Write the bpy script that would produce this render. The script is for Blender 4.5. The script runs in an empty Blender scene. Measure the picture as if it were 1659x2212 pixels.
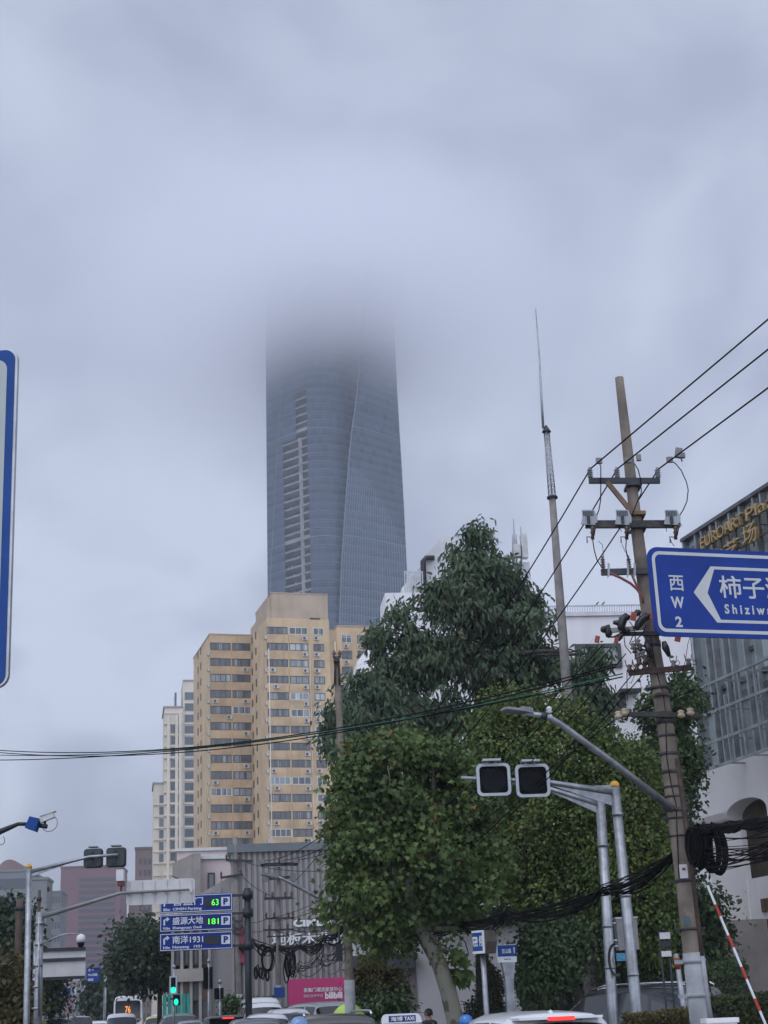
import bpy, math, random
import numpy as np
from mathutils import Vector, Matrix, noise

R = math.radians
random.seed(7)
rng = np.random.default_rng(7)
sc = bpy.context.scene
COL = sc.collection

# ---------------------------------------------------------------- camera
W0, H0, FPX = 1659.0, 2212.0, 3322.0          # the photograph's measuring grid
CAM = Vector((0, 0, 1.55))
CROT = Matrix.Rotation(R(90 + 18.3), 3, 'X') @ Matrix.Rotation(R(-2.4), 3, 'Z')
cd = bpy.data.cameras.new('camera')
cam = bpy.data.objects.new('camera', cd)
COL.objects.link(cam)
cam.matrix_world = Matrix.Translation(CAM) @ CROT.to_4x4()
cd.sensor_fit = 'HORIZONTAL'
cd.sensor_width = 36.0
cd.lens = 36.0 * FPX / W0
cd.clip_start = 0.1
cd.clip_end = 6000
sc.camera = cam

# ---------------------------------------------------------------- light
sc.view_settings.view_transform = 'Standard'
sc.view_settings.look = 'None'
sc.view_settings.exposure = 0.0
sc.view_settings.gamma = 1.0
sc.view_settings.use_curve_mapping = False
sc.cycles.max_bounces = 16
sc.cycles.volume_bounces = 12
sc.cycles.volume_step_rate = 2.0
sc.cycles.volume_max_steps = 256
sc.cycles.transparent_max_bounces = 16
sc.cycles.use_denoising = True
sc.cycles.sample_clamp_indirect = 4.0

SUN_EL, SUN_AZ = R(58), R(-145)               # behind the camera, high, veiled by cloud
sun = bpy.data.lights.new('sun', 'SUN')
sun.energy = 0.5
sun.angle = R(30)
sun.color = (1.0, 0.97, 0.93)
so = bpy.data.objects.new('sun', sun)
COL.objects.link(so)
sd = Vector((math.sin(SUN_AZ) * math.cos(SUN_EL), math.cos(SUN_AZ) * math.cos(SUN_EL), math.sin(SUN_EL)))
so.rotation_euler = sd.to_track_quat('Z', 'Y').to_euler()

world = bpy.data.worlds.new('World')
sc.world = world
world.use_nodes = True


class NT:
    """Small helper round a node tree."""
    def __init__(s, tree):
        s.t = tree
        s.n = tree.nodes
        s.l = tree.links

    def add(s, typ, props=None, **inp):
        nd = s.n.new(typ)
        for k, v in (props or {}).items():
            setattr(nd, k, v)
        for k, v in inp.items():
            key = int(k[1:]) if k[0] == 'i' and k[1:].isdigit() else k.replace('_', ' ')
            s.set(nd.inputs[key], v)
        return nd

    def set(s, sock, v):
        if isinstance(v, bpy.types.NodeSocket):
            s.l.new(v, sock)
        elif isinstance(v, bpy.types.Node):
            s.l.new(v.outputs[0], sock)
        else:
            if isinstance(v, (tuple, list)) and len(v) == 3 and sock.type == 'RGBA':
                v = (*v, 1.0)
            sock.default_value = v

    def math(s, op, a, b=0.0, c=None, clamp=False):
        nd = s.n.new('ShaderNodeMath')
        nd.operation = op
        nd.use_clamp = clamp
        s.set(nd.inputs[0], a)
        s.set(nd.inputs[1], b)
        if c is not None:
            s.set(nd.inputs[2], c)
        return nd.outputs[0]

    def mix(s, f, a, b, typ='MIX'):
        nd = s.n.new('ShaderNodeMix')
        nd.data_type = 'RGBA'
        nd.blend_type = typ
        s.set(nd.inputs[0], f)
        s.set(nd.inputs[6], a)
        s.set(nd.inputs[7], b)
        return nd.outputs[2]

    def ramp(s, f, stops):
        nd = s.n.new('ShaderNodeValToRGB')
        cr = nd.color_ramp
        while len(cr.elements) < len(stops):
            cr.elements.new(0.5)
        for e, (p, c) in zip(cr.elements, stops):
            e.position = p
            e.color = (c, c, c, 1) if isinstance(c, (int, float)) else (*c, 1)
        s.set(nd.inputs[0], f)
        return nd.outputs[0]

    def noise(s, vec, scale, detail=4.0, rough=0.55, dist=0.0):
        return s.add('ShaderNodeTexNoise', Vector=vec, Scale=scale, Detail=detail, Roughness=rough, Distortion=dist).outputs[0]

    def mapr(s, v, a, b, c, d, smooth=True):
        nd = s.n.new('ShaderNodeMapRange')
        if smooth:
            nd.interpolation_type = 'SMOOTHSTEP'
        for i, x in enumerate((v, a, b, c, d)):
            s.set(nd.inputs[i], x)
        return nd.outputs[0]


def build_world():
    n = NT(world.node_tree)
    n.n.clear()
    out = n.add('ShaderNodeOutputWorld')
    bg = n.add('ShaderNodeBackground', Strength=0.1)
    n.l.new(bg.outputs[0], out.inputs[0])
    skyt = n.add('ShaderNodeTexSky', dict(sky_type='NISHITA', sun_disc=False, sun_elevation=SUN_EL, sun_rotation=SUN_AZ))
    tc = n.add('ShaderNodeTexCoord')
    sep = n.add('ShaderNodeSeparateXYZ', Vector=tc.outputs['Generated'])
    zz = n.math('MAXIMUM', sep.outputs[2], 0.0)
    zd = n.math('ADD', zz, 0.75)
    px = n.math('DIVIDE', sep.outputs[0], zd)
    py = n.math('DIVIDE', sep.outputs[1], zd)
    cmb = n.add('ShaderNodeCombineXYZ', X=px, Y=py, Z=0.0)
    n1 = n.noise(cmb.outputs[0], 6.0, 3.0, 0.45, 0.6)
    n2 = n.noise(cmb.outputs[0], 15.0, 3.0, 0.5, 0.4)
    mixn = n.math('ADD', n.math('MULTIPLY', n1, 0.78), n.math('MULTIPLY', n2, 0.22))
    f = n.mapr(mixn, 0.34, 0.66, 0.0, 1.0)
    # one thicker bank hangs over the tower, thinner cloud beside it
    def bank(az, el, wide):
        d = n.add('ShaderNodeVectorMath', dict(operation='DOT_PRODUCT'))
        n.l.new(tc.outputs['Generated'], d.inputs[0])
        d.inputs[1].default_value = (math.sin(R(az)) * math.cos(R(el)), math.cos(R(az)) * math.cos(R(el)), math.sin(R(el)))
        return n.mapr(n.math('ADD', d.outputs['Value'], n.math('MULTIPLY_ADD', n1, 0.016, -0.008)), math.cos(R(wide)), 1.0, 0.0, 1.0)
    f = n.math('SUBTRACT', f, n.math('MULTIPLY', bank(-4.5, 27.5, 11), 0.55))
    f = n.math('ADD', f, n.math('MULTIPLY', bank(-9, 19, 9), 0.30), clamp=False)
    f = n.math('ADD', f, n.math('MULTIPLY', bank(6, 19.5, 9), 0.28))
    f = n.math('MINIMUM', n.math('MAXIMUM', f, 0.0), 1.15)
    cloud = n.mix(f, (3.95, 4.4, 5.7), (6.25, 6.8, 8.3))
    # an overcast sky is brighter overhead than low down
    up = n.mapr(sep.outputs[2], 0.60, 0.97, 1.0, 1.2)
    low = n.mapr(sep.outputs[2], 0.02, 0.25, 0.86, 1.0)
    back = n.mapr(sep.outputs[1], -0.75, 0.35, 2.7, 1.0)
    gain = n.math('MULTIPLY', n.math('MULTIPLY', up, low), back)
    cl = n.mix(1.0, cloud, n.add('ShaderNodeCombineXYZ', X=gain, Y=gain, Z=gain).outputs[0], 'MULTIPLY')
    n.set(bg.inputs[0], n.mix(0.90, skyt.outputs[0], cl))


build_world()

# ---------------------------------------------------------------- measuring
def ray(px, py):
    v = Vector(((px - W0 / 2) / FPX, -(py - H0 / 2) / FPX, -1.0))
    return CROT @ v


def P(px, py, d):
    """The point seen at (px, py) whose distance along the street axis is d."""
    r = ray(px, py)
    return CAM + r * (d / r.y)


def sm(t):
    t = max(0.0, min(1.0, t))
    return t * t * (3 - 2 * t)


def gz(x, y):
    """Ground height: the road rises a little past the crossing, the right forecourt is higher."""
    return 0.65 * sm((y - 38) / 20) + 0.3 * sm((x - 4.2) / 1.2) * sm((y - 25) / 3) * (1 - sm((y - 38) / 20))


class Plane:
    """A plane standing in the world: a along r, b along u, c towards the viewer's side."""
    def __init__(s, O, r, u=(0, 0, 1)):
        s.O = Vector(O)
        s.r = Vector(r).normalized()
        s.u = Vector(u).normalized()
        s.n = s.r.cross(s.u)

    @staticmethod
    def yaw(O, deg):
        return Plane(O, (math.cos(R(deg)), math.sin(R(deg)), 0))

    def hit(s, px, py):
        d = ray(px, py)
        t = (s.O - CAM).dot(s.n) / d.dot(s.n)
        q = CAM + d * t - s.O
        return q.dot(s.r), q.dot(s.u)

    def at(s, a, b, c=0.0):
        return s.O + s.r * a + s.u * b + s.n * c

    def M(s):
        m = Matrix.Identity(4)
        for i, v in enumerate((s.r, s.u, s.n)):
            for k in range(3):
                m[k][i] = v[k]
        for k in range(3):
            m[k][3] = s.O[k]
        return m

    def off(s, c):
        return Plane(s.O + s.n * c, s.r, s.u)


# ---------------------------------------------------------------- objects
def tag(o, label=None, cat=None, group=None, kind=None):
    if label:
        o['label'] = label
    if cat:
        o['category'] = cat
    if group:
        o['group'] = group
    if kind:
        o['kind'] = kind
    return o


def empty(name, loc, label=None, cat=None, group=None, rz=0.0):
    o = bpy.data.objects.new(name, None)
    o.empty_display_size = 0.3
    o.location = loc
    o.rotation_euler = (0, 0, rz)
    COL.objects.link(o)
    return tag(o, label, cat, group)


def link(name, me, mats, parent=None, local=False):
    for m in (mats if isinstance(mats, (list, tuple)) else [mats]):
        me.materials.append(m)
    o = bpy.data.objects.new(name, me)
    COL.objects.link(o)
    if parent is not None:
        o.parent = parent
        if not local:
            p, off = parent, Vector((0, 0, 0))
            while p is not None:
                off += p.location
                p = p.parent
            o.location = -off          # geometry is given in world coordinates
    return o


class MB:
    """Collects simple solids and links them as one mesh object."""
    def __init__(s, M=None):
        s.v, s.f, s.m, s.sm = [], [], [], []
        s.M = M
        s.cur = 0
        s.smooth = False

    def _v(s, p):
        p = Vector(p)
        if s.M is not None:
            p = s.M @ p
        s.v.append(p)
        return len(s.v) - 1

    def face(s, idx):
        s.f.append(tuple(idx))
        s.m.append(s.cur)
        s.sm.append(s.smooth)

    def poly(s, pts):
        s.face([s._v(p) for p in pts])
        return s

    def box(s, x0, x1, y0, y1, z0, z1):
        i = [s._v((x, y, z)) for z in (z0, z1) for x, y in ((x0, y0), (x1, y0), (x1, y1), (x0, y1))]
        for q in ((3, 2, 1, 0), (4, 5, 6, 7), (0, 1, 5, 4), (1, 2, 6, 5), (2, 3, 7, 6), (3, 0, 4, 7)):
            s.face([i[k] for k in q])
        return s

    def obox(s, c, sx, sy, sz, rot=None):
        m = (rot or Matrix.Identity(3))
        i = [s._v(Vector(c) + m @ Vector((x * sx / 2, y * sy / 2, z * sz / 2)))
             for z in (-1, 1) for x, y in ((-1, -1), (1, -1), (1, 1), (-1, 1))]
        for q in ((3, 2, 1, 0), (4, 5, 6, 7), (0, 1, 5, 4), (1, 2, 6, 5), (2, 3, 7, 6), (3, 0, 4, 7)):
            s.face([i[k] for k in q])
        return s

    def tube(s, pts, rad, n=8, cap=True):
        pts = [Vector(p) for p in pts]
        rs = rad if isinstance(rad, (list, tuple)) else [rad] * len(pts)
        was, s.smooth = s.smooth, n > 4
        rings = []
        ref = None
        for k, p in enumerate(pts):
            t = (pts[min(k + 1, len(pts) - 1)] - pts[max(k - 1, 0)]).normalized()
            if ref is None or abs(ref.dot(t)) > 0.98:
                ref = Vector((0, 0, 1)) if abs(t.z) < 0.9 else Vector((1, 0, 0))
            x = ref.cross(t).normalized()
            y = t.cross(x)
            ref = y
            rings.append([s._v(p + (x * math.cos(2 * math.pi * j / n) + y * math.sin(2 * math.pi * j / n)) * rs[k]) for j in range(n)])
        for a, b in zip(rings, rings[1:]):
            for j in range(n):
                s.face((a[j], a[(j + 1) % n], b[(j + 1) % n], b[j]))
        s.smooth = False
        if cap:
            s.face(rings[0][::-1])
            s.face(rings[-1])
        s.smooth = was
        return s

    def bar(s, a, b, w, h=None):
        """A square-section bar."""
        a, b = Vector(a), Vector(b)
        h = h or w
        t = (b - a).normalized()
        up = Vector((0, 0, 1)) if abs(t.z) < 0.95 else Vector((0, 1, 0))
        x = t.cross(up).normalized() * w / 2
        y = x.cross(t).normalized() * h / 2
        i = [s._v(q + dx * x + dy * y) for q in (a, b) for dx, dy in ((-1, -1), (1, -1), (1, 1), (-1, 1))]
        for q in ((3, 2, 1, 0), (4, 5, 6, 7), (0, 1, 5, 4), (1, 2, 6, 5), (2, 3, 7, 6), (3, 0, 4, 7)):
            s.face([i[k] for k in q])
        return s

    def prism(s, pts, c0, c1):
        """Outline in the local xy plane, thick from c0 to c1 along local z."""
        a = [s._v((p[0], p[1], c0)) for p in pts]
        b = [s._v((p[0], p[1], c1)) for p in pts]
        s.face(a[::-1])
        s.face(b)
        n = len(pts)
        for k in range(n):
            s.face((a[k], a[(k + 1) % n], b[(k + 1) % n], b[k]))
        return s

    def lathe(s, c, prof, n=14, axis='Z'):
        """prof: (radius, height) pairs turned about a vertical axis through c."""
        was, s.smooth = s.smooth, True
        rings = []
        for r, h in prof:
            ring = []
            for j in range(n):
                a = 2 * math.pi * j / n
                d = {'Z': (r * math.cos(a), r * math.sin(a), h), 'Y': (r * math.cos(a), h, r * math.sin(a)), 'X': (h, r * math.cos(a), r * math.sin(a))}[axis]
                ring.append(s._v(Vector(c) + Vector(d)))
            rings.append(ring)
        for a, b in zip(rings, rings[1:]):
            for j in range(n):
                s.face((a[j], a[(j + 1) % n], b[(j + 1) % n], b[j]))
        s.face(rings[0][::-1])
        s.face(rings[-1])
        s.smooth = was
        return s

    def mesh(s, name):
        me = bpy.data.meshes.new(name)
        me.from_pydata([tuple(v) for v in s.v], [], s.f)
        me.polygons.foreach_set('material_index', s.m)
        me.polygons.foreach_set('use_smooth', s.sm)
        me.update()
        return me

    def build(s, name, mats, parent=None, local=False):
        return link(name, s.mesh(name), mats, parent, local)

    def build_each(s, name, mats, parent=None):
        """Every unconnected piece becomes a part of its own."""
        par = list(range(len(s.v)))
        def root(i):
            while par[i] != i:
                par[i] = par[par[i]]
                i = par[i]
            return i
        for f in s.f:
            for k in f[1:]:
                par[root(k)] = root(f[0])
        groups = {}
        for k, f in enumerate(s.f):
            groups.setdefault(root(f[0]), []).append(k)
        for ks in groups.values():
            m = MB()
            idx = {}
            for k in ks:
                for i in s.f[k]:
                    if i not in idx:
                        idx[i] = m._v(s.v[i])
                m.cur, m.smooth = s.m[k], s.sm[k]
                m.face([idx[i] for i in s.f[k]])
            m.build(name, mats, parent)


def rrect(a0, a1, b0, b1, r, n=6):
    pts = []
    for cx, cy, t in ((a1 - r, b0 + r, -90), (a1 - r, b1 - r, 0), (a0 + r, b1 - r, 90), (a0 + r, b0 + r, 180)):
        for k in range(n + 1):
            t2 = R(t + 90 * k / n)
            pts.append((cx + r * math.cos(t2), cy + r * math.sin(t2)))
    return pts


def sag(a, b, drop, n=14, wob=0.0):
    a, b = Vector(a), Vector(b)
    out = []
    for k in range(n + 1):
        t = k / n
        p = a.lerp(b, t)
        p.z -= drop * 4 * t * (1 - t)
        if wob and 0 < k < n:
            p += Vector((random.uniform(-wob, wob), random.uniform(-wob, wob), random.uniform(-wob, wob)))
        out.append(p)
    return out


_font_cache = {}


def text_geo(body, bold=0.0):
    key = (body, bold)
    if key not in _font_cache:
        cu = bpy.data.curves.new('lettering', 'FONT')
        cu.body = body
        cu.size = 1.0
        cu.offset = bold
        cu.resolution_u = 3
        ob = bpy.data.objects.new('lettering', cu)
        COL.objects.link(ob)
        dg = bpy.context.evaluated_depsgraph_get()
        me = ob.evaluated_get(dg).to_mesh()
        v = [tuple(x.co) for x in me.vertices]
        f = [tuple(p.vertices) for p in me.polygons]
        ob.evaluated_get(dg).to_mesh_clear()
        bpy.data.objects.remove(ob)
        bpy.data.curves.remove(cu)
        _font_cache[key] = (v, f)
    return _font_cache[key]


def add_text(mb, body, a0, a1, b0, b1, c, th=0.01, bold=0.015):
    """Raised lettering filling the rectangle a0..a1, b0..b1 at height c over the plane."""
    if bold > 0 and any(ord(ch) > 0x2e80 for ch in body):
        # heavier strokes: the same characters struck four times, a hair apart
        d = bold * (b1 - b0) * 0.75
        for k, (da, db) in enumerate(((-1, -1), (1, -1), (1, 1), (-1, 1))):
            add_text(mb, body, a0 + d + da * d, a1 - d + da * d, b0 + d + db * d, b1 - d + db * d, c, th + th * 0.08 * k, 0.0)
        return
    v, f = text_geo(body, bold)
    if not v:
        return
    xs = [q[0] for q in v]
    ys = [q[1] for q in v]
    sx = (a1 - a0) / (max(xs) - min(xs))
    sy = (b1 - b0) / (max(ys) - min(ys))
    x0, y0 = min(xs), min(ys)
    base = [mb._v((a0 + (q[0] - x0) * sx, b0 + (q[1] - y0) * sy, c + th)) for q in v]
    low = [mb._v((a0 + (q[0] - x0) * sx, b0 + (q[1] - y0) * sy, c)) for q in v]
    edges = {}
    for p in f:
        mb.face([base[k] for k in p])
        for k in range(len(p)):
            e = (p[k], p[(k + 1) % len(p)])
            edges[e] = edges.get(e, 0) + 1
    for (i, j) in edges:
        if (j, i) not in edges:
            mb.face((low[i], low[j], base[j], base[i]))


# ---------------------------------------------------------------- materials
MATS = {}


def mat(name, col=(0.5, 0.5, 0.5), rough=0.6, metal=0.0, var=0.12, scale=3.0, bump=0.0, bscale=40.0, streak=0.0,
        spec=0.5, emit=None, estr=0.0, col2=None, coat=0.0, island=0.0):
    """A procedural paint: colour broken up by noise, optional rain streaks and bump."""
    if name in MATS:
        return MATS[name]
    m = bpy.data.materials.new(name)
    m.use_nodes = True
    n = NT(m.node_tree)
    b = m.node_tree.nodes['Principled BSDF']
    b.inputs['Roughness'].default_value = rough
    b.inputs['Metallic'].default_value = metal
    b.inputs['Specular IOR Level'].default_value = spec
    b.inputs['Coat Weight'].default_value = coat
    tc = n.add('ShaderNodeTexCoord').outputs['Object']
    nz = n.noise(tc, scale, 5.0, 0.6)
    f = n.mapr(nz, 0.3, 0.7, 0.0, 1.0)
    c2 = col2 or tuple(x * (1 - 2.2 * var) for x in col)
    c = n.mix(f, tuple(min(1, x * (1 + 0.35 * var)) for x in col), c2)
    if streak:
        mp = n.add('ShaderNodeMapping', Vector=tc, Scale=(1.0, 1.0, 0.07))
        sn = n.noise(mp.outputs[0], scale * 2.5, 4.0, 0.6)
        c = n.mix(n.math('MULTIPLY', n.mapr(sn, 0.48, 0.75, 0, 1), streak), c, tuple(x * 0.42 for x in col))
    if island:
        g = n.add('ShaderNodeNewGeometry')
        k = n.math('MULTIPLY_ADD', g.outputs['Random Per Island'], island * 2, 1 - island)
        c = n.mix(1.0, c, n.add('ShaderNodeCombineXYZ', X=k, Y=k, Z=k).outputs[0], 'MULTIPLY')
    n.set(b.inputs['Base Color'], c)
    if bump:
        bn = n.noise(tc, bscale, 4.0, 0.6)
        n.set(b.inputs['Normal'], n.add('ShaderNodeBump', Strength=bump, Distance=0.02, Height=bn).outputs[0])
    if emit:
        n.set(b.inputs['Emission Color'], emit)
        b.inputs['Emission Strength'].default_value = estr
    MATS[name] = m
    return m


def glass_mat(name, dark, light, rough=0.12, stripe=6.0, spec=0.6, amount=0.5):
    """Window glass in front of a dim room; each pane has its own curtains or painted-in light."""
    if name in MATS:
        return MATS[name]
    m = bpy.data.materials.new(name)
    m.use_nodes = True
    n = NT(m.node_tree)
    b = m.node_tree.nodes['Principled BSDF']
    b.inputs['Roughness'].default_value = rough
    b.inputs['Specular IOR Level'].default_value = spec
    tc = n.add('ShaderNodeTexCoord').outputs['Object']
    oi = n.add('ShaderNodeObjectInfo').outputs['Random']
    off = n.math('MULTIPLY', oi, 57.0)
    sep = n.add('ShaderNodeSeparateXYZ', Vector=tc)
    xy = n.math('ADD', n.math('ADD', sep.outputs[0], n.math('MULTIPLY', sep.outputs[1], 0.3)), off)
    v = n.add('ShaderNodeCombineXYZ', X=n.math('FLOOR', n.math('MULTIPLY', xy, stripe)), Y=off, Z=0.0).outputs[0]
    wn = n.add('ShaderNodeTexWhiteNoise', Vector=v).outputs[0]
    lev = n.math('MULTIPLY', n.mapr(wn, 1 - amount, 1.0, 0.0, 1.0), n.mapr(n.math('FRACT', n.math('MULTIPLY', oi, 13.7)), 0.2, 0.9, 0.15, 1.0))
    soft = n.noise(n.add('ShaderNodeCombineXYZ', X=xy, Y=sep.outputs[2], Z=off).outputs[0], 1.2, 3.0)
    lev = n.math('ADD', n.math('MULTIPLY', lev, 0.8), n.math('MULTIPLY', soft, 0.2))
    n.set(b.inputs['Base Color'], n.mix(lev, dark, light))
    MATS[name] = m
    return m


def M_(name):
    return MATS[name]

# ---------------------------------------------------------------- palette
mat('asphalt', (0.055, 0.055, 0.058), 0.85, var=0.2, scale=1.5, bump=0.3, bscale=60)
mat('paving', (0.24, 0.235, 0.23), 0.85, var=0.2, scale=0.8, bump=0.2, bscale=20)
mat('kerb_stone', (0.35, 0.35, 0.34), 0.8, var=0.15, scale=2)
mat('road_paint', (0.72, 0.72, 0.70), 0.7, var=0.15, scale=4)
mat('ochre_wall', (0.58, 0.425, 0.25), 0.85, var=0.09, scale=0.25, streak=0.38)
mat('ochre_band', (0.55, 0.39, 0.225), 0.85, var=0.14, scale=0.3, streak=0.4)
mat('ochre_top', (0.43, 0.335, 0.235), 0.85, var=0.08, scale=0.3, streak=0.25)
mat('cream_wall', (0.66, 0.59, 0.48), 0.85, var=0.06, scale=0.25, streak=0.15)
mat('bronze_frame', (0.045, 0.04, 0.04), 0.5)
mat('white_frame', (0.62, 0.62, 0.60), 0.5, var=0.08)
mat('ac_white', (0.52, 0.51, 0.48), 0.5, var=0.15, scale=2)
mat('ac_grille', (0.06, 0.06, 0.06), 0.6)
glass_mat('room_glass', (0.03, 0.036, 0.04), (0.30, 0.315, 0.31), stripe=1.9, amount=.65)
glass_mat('blue_glass', (0.06, 0.08, 0.095), (0.16, 0.19, 0.21), stripe=0.8, amount=0.6)
glass_mat('pale_glass', (0.15, 0.18, 0.185), (0.42, 0.46, 0.45), stripe=1.1, amount=0.7)
mat('grey_sheet', (0.29, 0.27, 0.26), 0.55, var=0.10, scale=0.35, streak=0.25)
mat('sheet_cap', (0.15, 0.17, 0.18), 0.5, var=0.1, scale=0.5)
mat('pink_render', (0.62, 0.52, 0.50), 0.85, var=0.06, scale=0.4, streak=0.2)
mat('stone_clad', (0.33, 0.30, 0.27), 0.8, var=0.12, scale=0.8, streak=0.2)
mat('white_render', (0.72, 0.70, 0.695), 0.85, var=0.05, scale=0.3, streak=0.22)
mat('white_plain', (0.80, 0.775, 0.77), 0.85, var=0.04, scale=0.3, streak=0.08)
mat('dirty_white', (0.58, 0.575, 0.57), 0.85, var=0.10, scale=0.6, streak=0.55)
mat('dark_void', (0.012, 0.013, 0.015), 0.6)
mat('mauve_clad', (0.185, 0.105, 0.115), 0.8, var=0.05, scale=0.05)
mat('far_grey', (0.20, 0.21, 0.21), 0.8, var=0.12, scale=0.05)
mat('far_brown', (0.23, 0.16, 0.145), 0.8, var=0.12, scale=0.05)
mat('far_pane', (0.07, 0.08, 0.09), 0.35)
mat('railing_metal', (0.40, 0.41, 0.42), 0.45, 0.6)
mat('galvanised', (0.36, 0.375, 0.39), 0.42, 0.75, var=0.16, scale=5, streak=0.25)
mat('black_metal', (0.02, 0.021, 0.023), 0.5, 0.2)
mat('dark_steel', (0.035, 0.04, 0.047), 0.5, 0.4, var=0.2)
mat('bamboo_pole', (0.10, 0.07, 0.05), 0.8)
mat('slate_sign', (0.07, 0.075, 0.08), 0.6)
mat('red_banner', (0.25, 0.05, 0.07), 0.7)


def tower_glass():
    m = bpy.data.materials.new('tower_glass')
    m.use_nodes = True
    n = NT(m.node_tree)
    b = m.node_tree.nodes['Principled BSDF']
    tc = n.add('ShaderNodeTexCoord').outputs['Object']
    s = n.add('ShaderNodeSeparateXYZ', Vector=tc)
    fl = n.math('DIVIDE', s.outputs[2], 4.5)
    fr = n.math('FRACT', fl)
    span = n.mapr(fr, 0.60, 0.66, 0.0, 1.0)
    row = n.math('FLOOR', fl)
    col = n.math('FLOOR', n.math('DIVIDE', n.math('ADD', s.outputs[0], n.math('MULTIPLY', s.outputs[1], 0.5)), 3.0))
    wn = n.add('ShaderNodeTexWhiteNoise', Vector=n.add('ShaderNodeCombineXYZ', X=col, Y=row, Z=0.0).outputs[0]).outputs[0]
    rn = n.add('ShaderNodeTexWhiteNoise', Vector=n.add('ShaderNodeCombineXYZ', X=3.0, Y=row, Z=1.0).outputs[0]).outputs[0]
    big = n.noise(tc, 0.02, 3)
    lv = n.math('ADD', n.math('MULTIPLY', wn, 0.30), n.math('ADD', n.math('MULTIPLY', rn, 0.50), n.math('MULTIPLY', big, 0.3)))
    c = n.mix(lv, (0.008, 0.019, 0.038), (0.038, 0.065, 0.100))
    c = n.mix(n.math('MULTIPLY', span, 0.45), c, (0.075, 0.105, 0.14))
    n.set(b.inputs['Base Color'], c)
    n.set(b.inputs['Roughness'], n.math('MULTIPLY_ADD', wn, 0.15, 0.25))
    b.inputs['Specular IOR Level'].default_value = 0.22
    MATS['tower_glass'] = m


tower_glass()
mat('tower_rib', (0.13, 0.17, 0.21), 0.5, 0.3)
mat('tower_mullion', (0.20, 0.26, 0.32), 0.5, 0.3)
mat('tower_slab', (0.25, 0.25, 0.245), 0.9, var=0.15, scale=0.2)

# ---------------------------------------------------------------- ground
def sheet(name, xs, ys, dz, m):
    v = [(x, y, gz(x, y) + dz) for y in ys for x in xs]
    nx = len(xs)
    f = [(j * nx + i, j * nx + i + 1, (j + 1) * nx + i + 1, (j + 1) * nx + i) for j in range(len(ys) - 1) for i in range(nx - 1)]
    me = bpy.data.meshes.new(name)
    me.from_pydata(v, [], f)
    o = link(name, me, m)
    return tag(o, kind='structure')


def strip(name, pts, w0, w1, dz, m, kind='structure'):
    """A ribbon laid on the ground along pts, from w0 to w1 to the right of them."""
    pts = [Vector((*p, 0)) for p in pts]
    v, f = [], []
    for k, p in enumerate(pts):
        t = (pts[min(k + 1, len(pts) - 1)] - pts[max(k - 1, 0)]).normalized()
        r = Vector((t.y, -t.x, 0))
        for i in range(9):
            q = p + r * (w0 + (w1 - w0) * i / 8)
            v.append((q.x, q.y, gz(q.x, q.y) + dz))
    for k in range(len(pts) - 1):
        for i in range(8):
            f.append((k * 9 + i, k * 9 + i + 1, (k + 1) * 9 + i + 1, (k + 1) * 9 + i))
    me = bpy.data.meshes.new(name)
    me.from_pydata(v, [], f)
    o = link(name, me, m)
    return tag(o, kind=kind) if kind else o


xs = [-900, -500, -300, -150, -80, -50, -30] + [x * 0.8 for x in range(-25, 32)] + [30, 50, 90, 160, 300, 600, 1000]
ys = [-60, -30, -10] + [y * 1.0 for y in range(0, 70)] + [80, 100, 140, 200, 300, 450, 700, 1000, 1600, 3000]
sheet('ground', xs, ys, 0.0, M_('paving'))
SDIR = Vector((-0.190, 0.982, 0))
def street(y0, y1, step=4.0):
    n = int((y1 - y0) / step) + 1
    return [(-0.1935 * (y0 + (y1 - y0) * k / n) - 0.2, y0 + (y1 - y0) * k / n) for k in range(n + 1)]
strip('road', street(-25, 60), -7.0, 3.2, 0.006, M_('asphalt'))
strip('road', street(60, 480, 12), -8.0, 2.0, 0.006, M_('asphalt'))
cross = [(-60 + 8 * k, 26.5 + (-60 + 8 * k) * 0.2) for k in range(16)]
strip('side_road', cross, -5.5, 4.5, 0.011, M_('asphalt'))
for a, b in ((-3.6, -3.45), (-0.2, -0.05)):
    for y0 in range(-6, 20, 6):
        strip('lane_marking', street(y0, y0 + 3, 1.0), a, b, 0.016, M_('road_paint'))
for k in range(9):
    strip('crossing_stripe', street(18.5, 21.3, 1.0), -6.6 + k * 1.05, -6.1 + k * 1.05, 0.016, M_('road_paint'))
mbk = MB()
for y0, y1, s in ((-25, 19, 3.2), (36, 60, 3.2), (-25, 19, -7.15), (36, 60, -7.15)):
    st = street(y0, y1, 3)
    for p, q in zip(st, st[1:]):
        a = Vector((p[0] + s * 0.982, p[1] + s * 0.19, gz(*p) + 0.06))
        b = Vector((q[0] + s * 0.982, q[1] + s * 0.19, gz(*q) + 0.06))
        mbk.bar(a, b, 0.15, 0.13)
tag(mbk.build('kerb', M_('kerb_stone')), kind='structure')

# ---------------------------------------------------------------- glass tower in the cloud
TD = 740.0
tb = P(725, 2200, TD)
TW = Plane((tb.x, tb.y, 0), (1, 0, 0))


def track(pts):
    q = sorted((TW.hit(*p)[1], TW.hit(*p)[0]) for p in pts)
    return lambda z: float(np.interp(z, [k[0] for k in q], [k[1] for k in q]))


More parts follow.
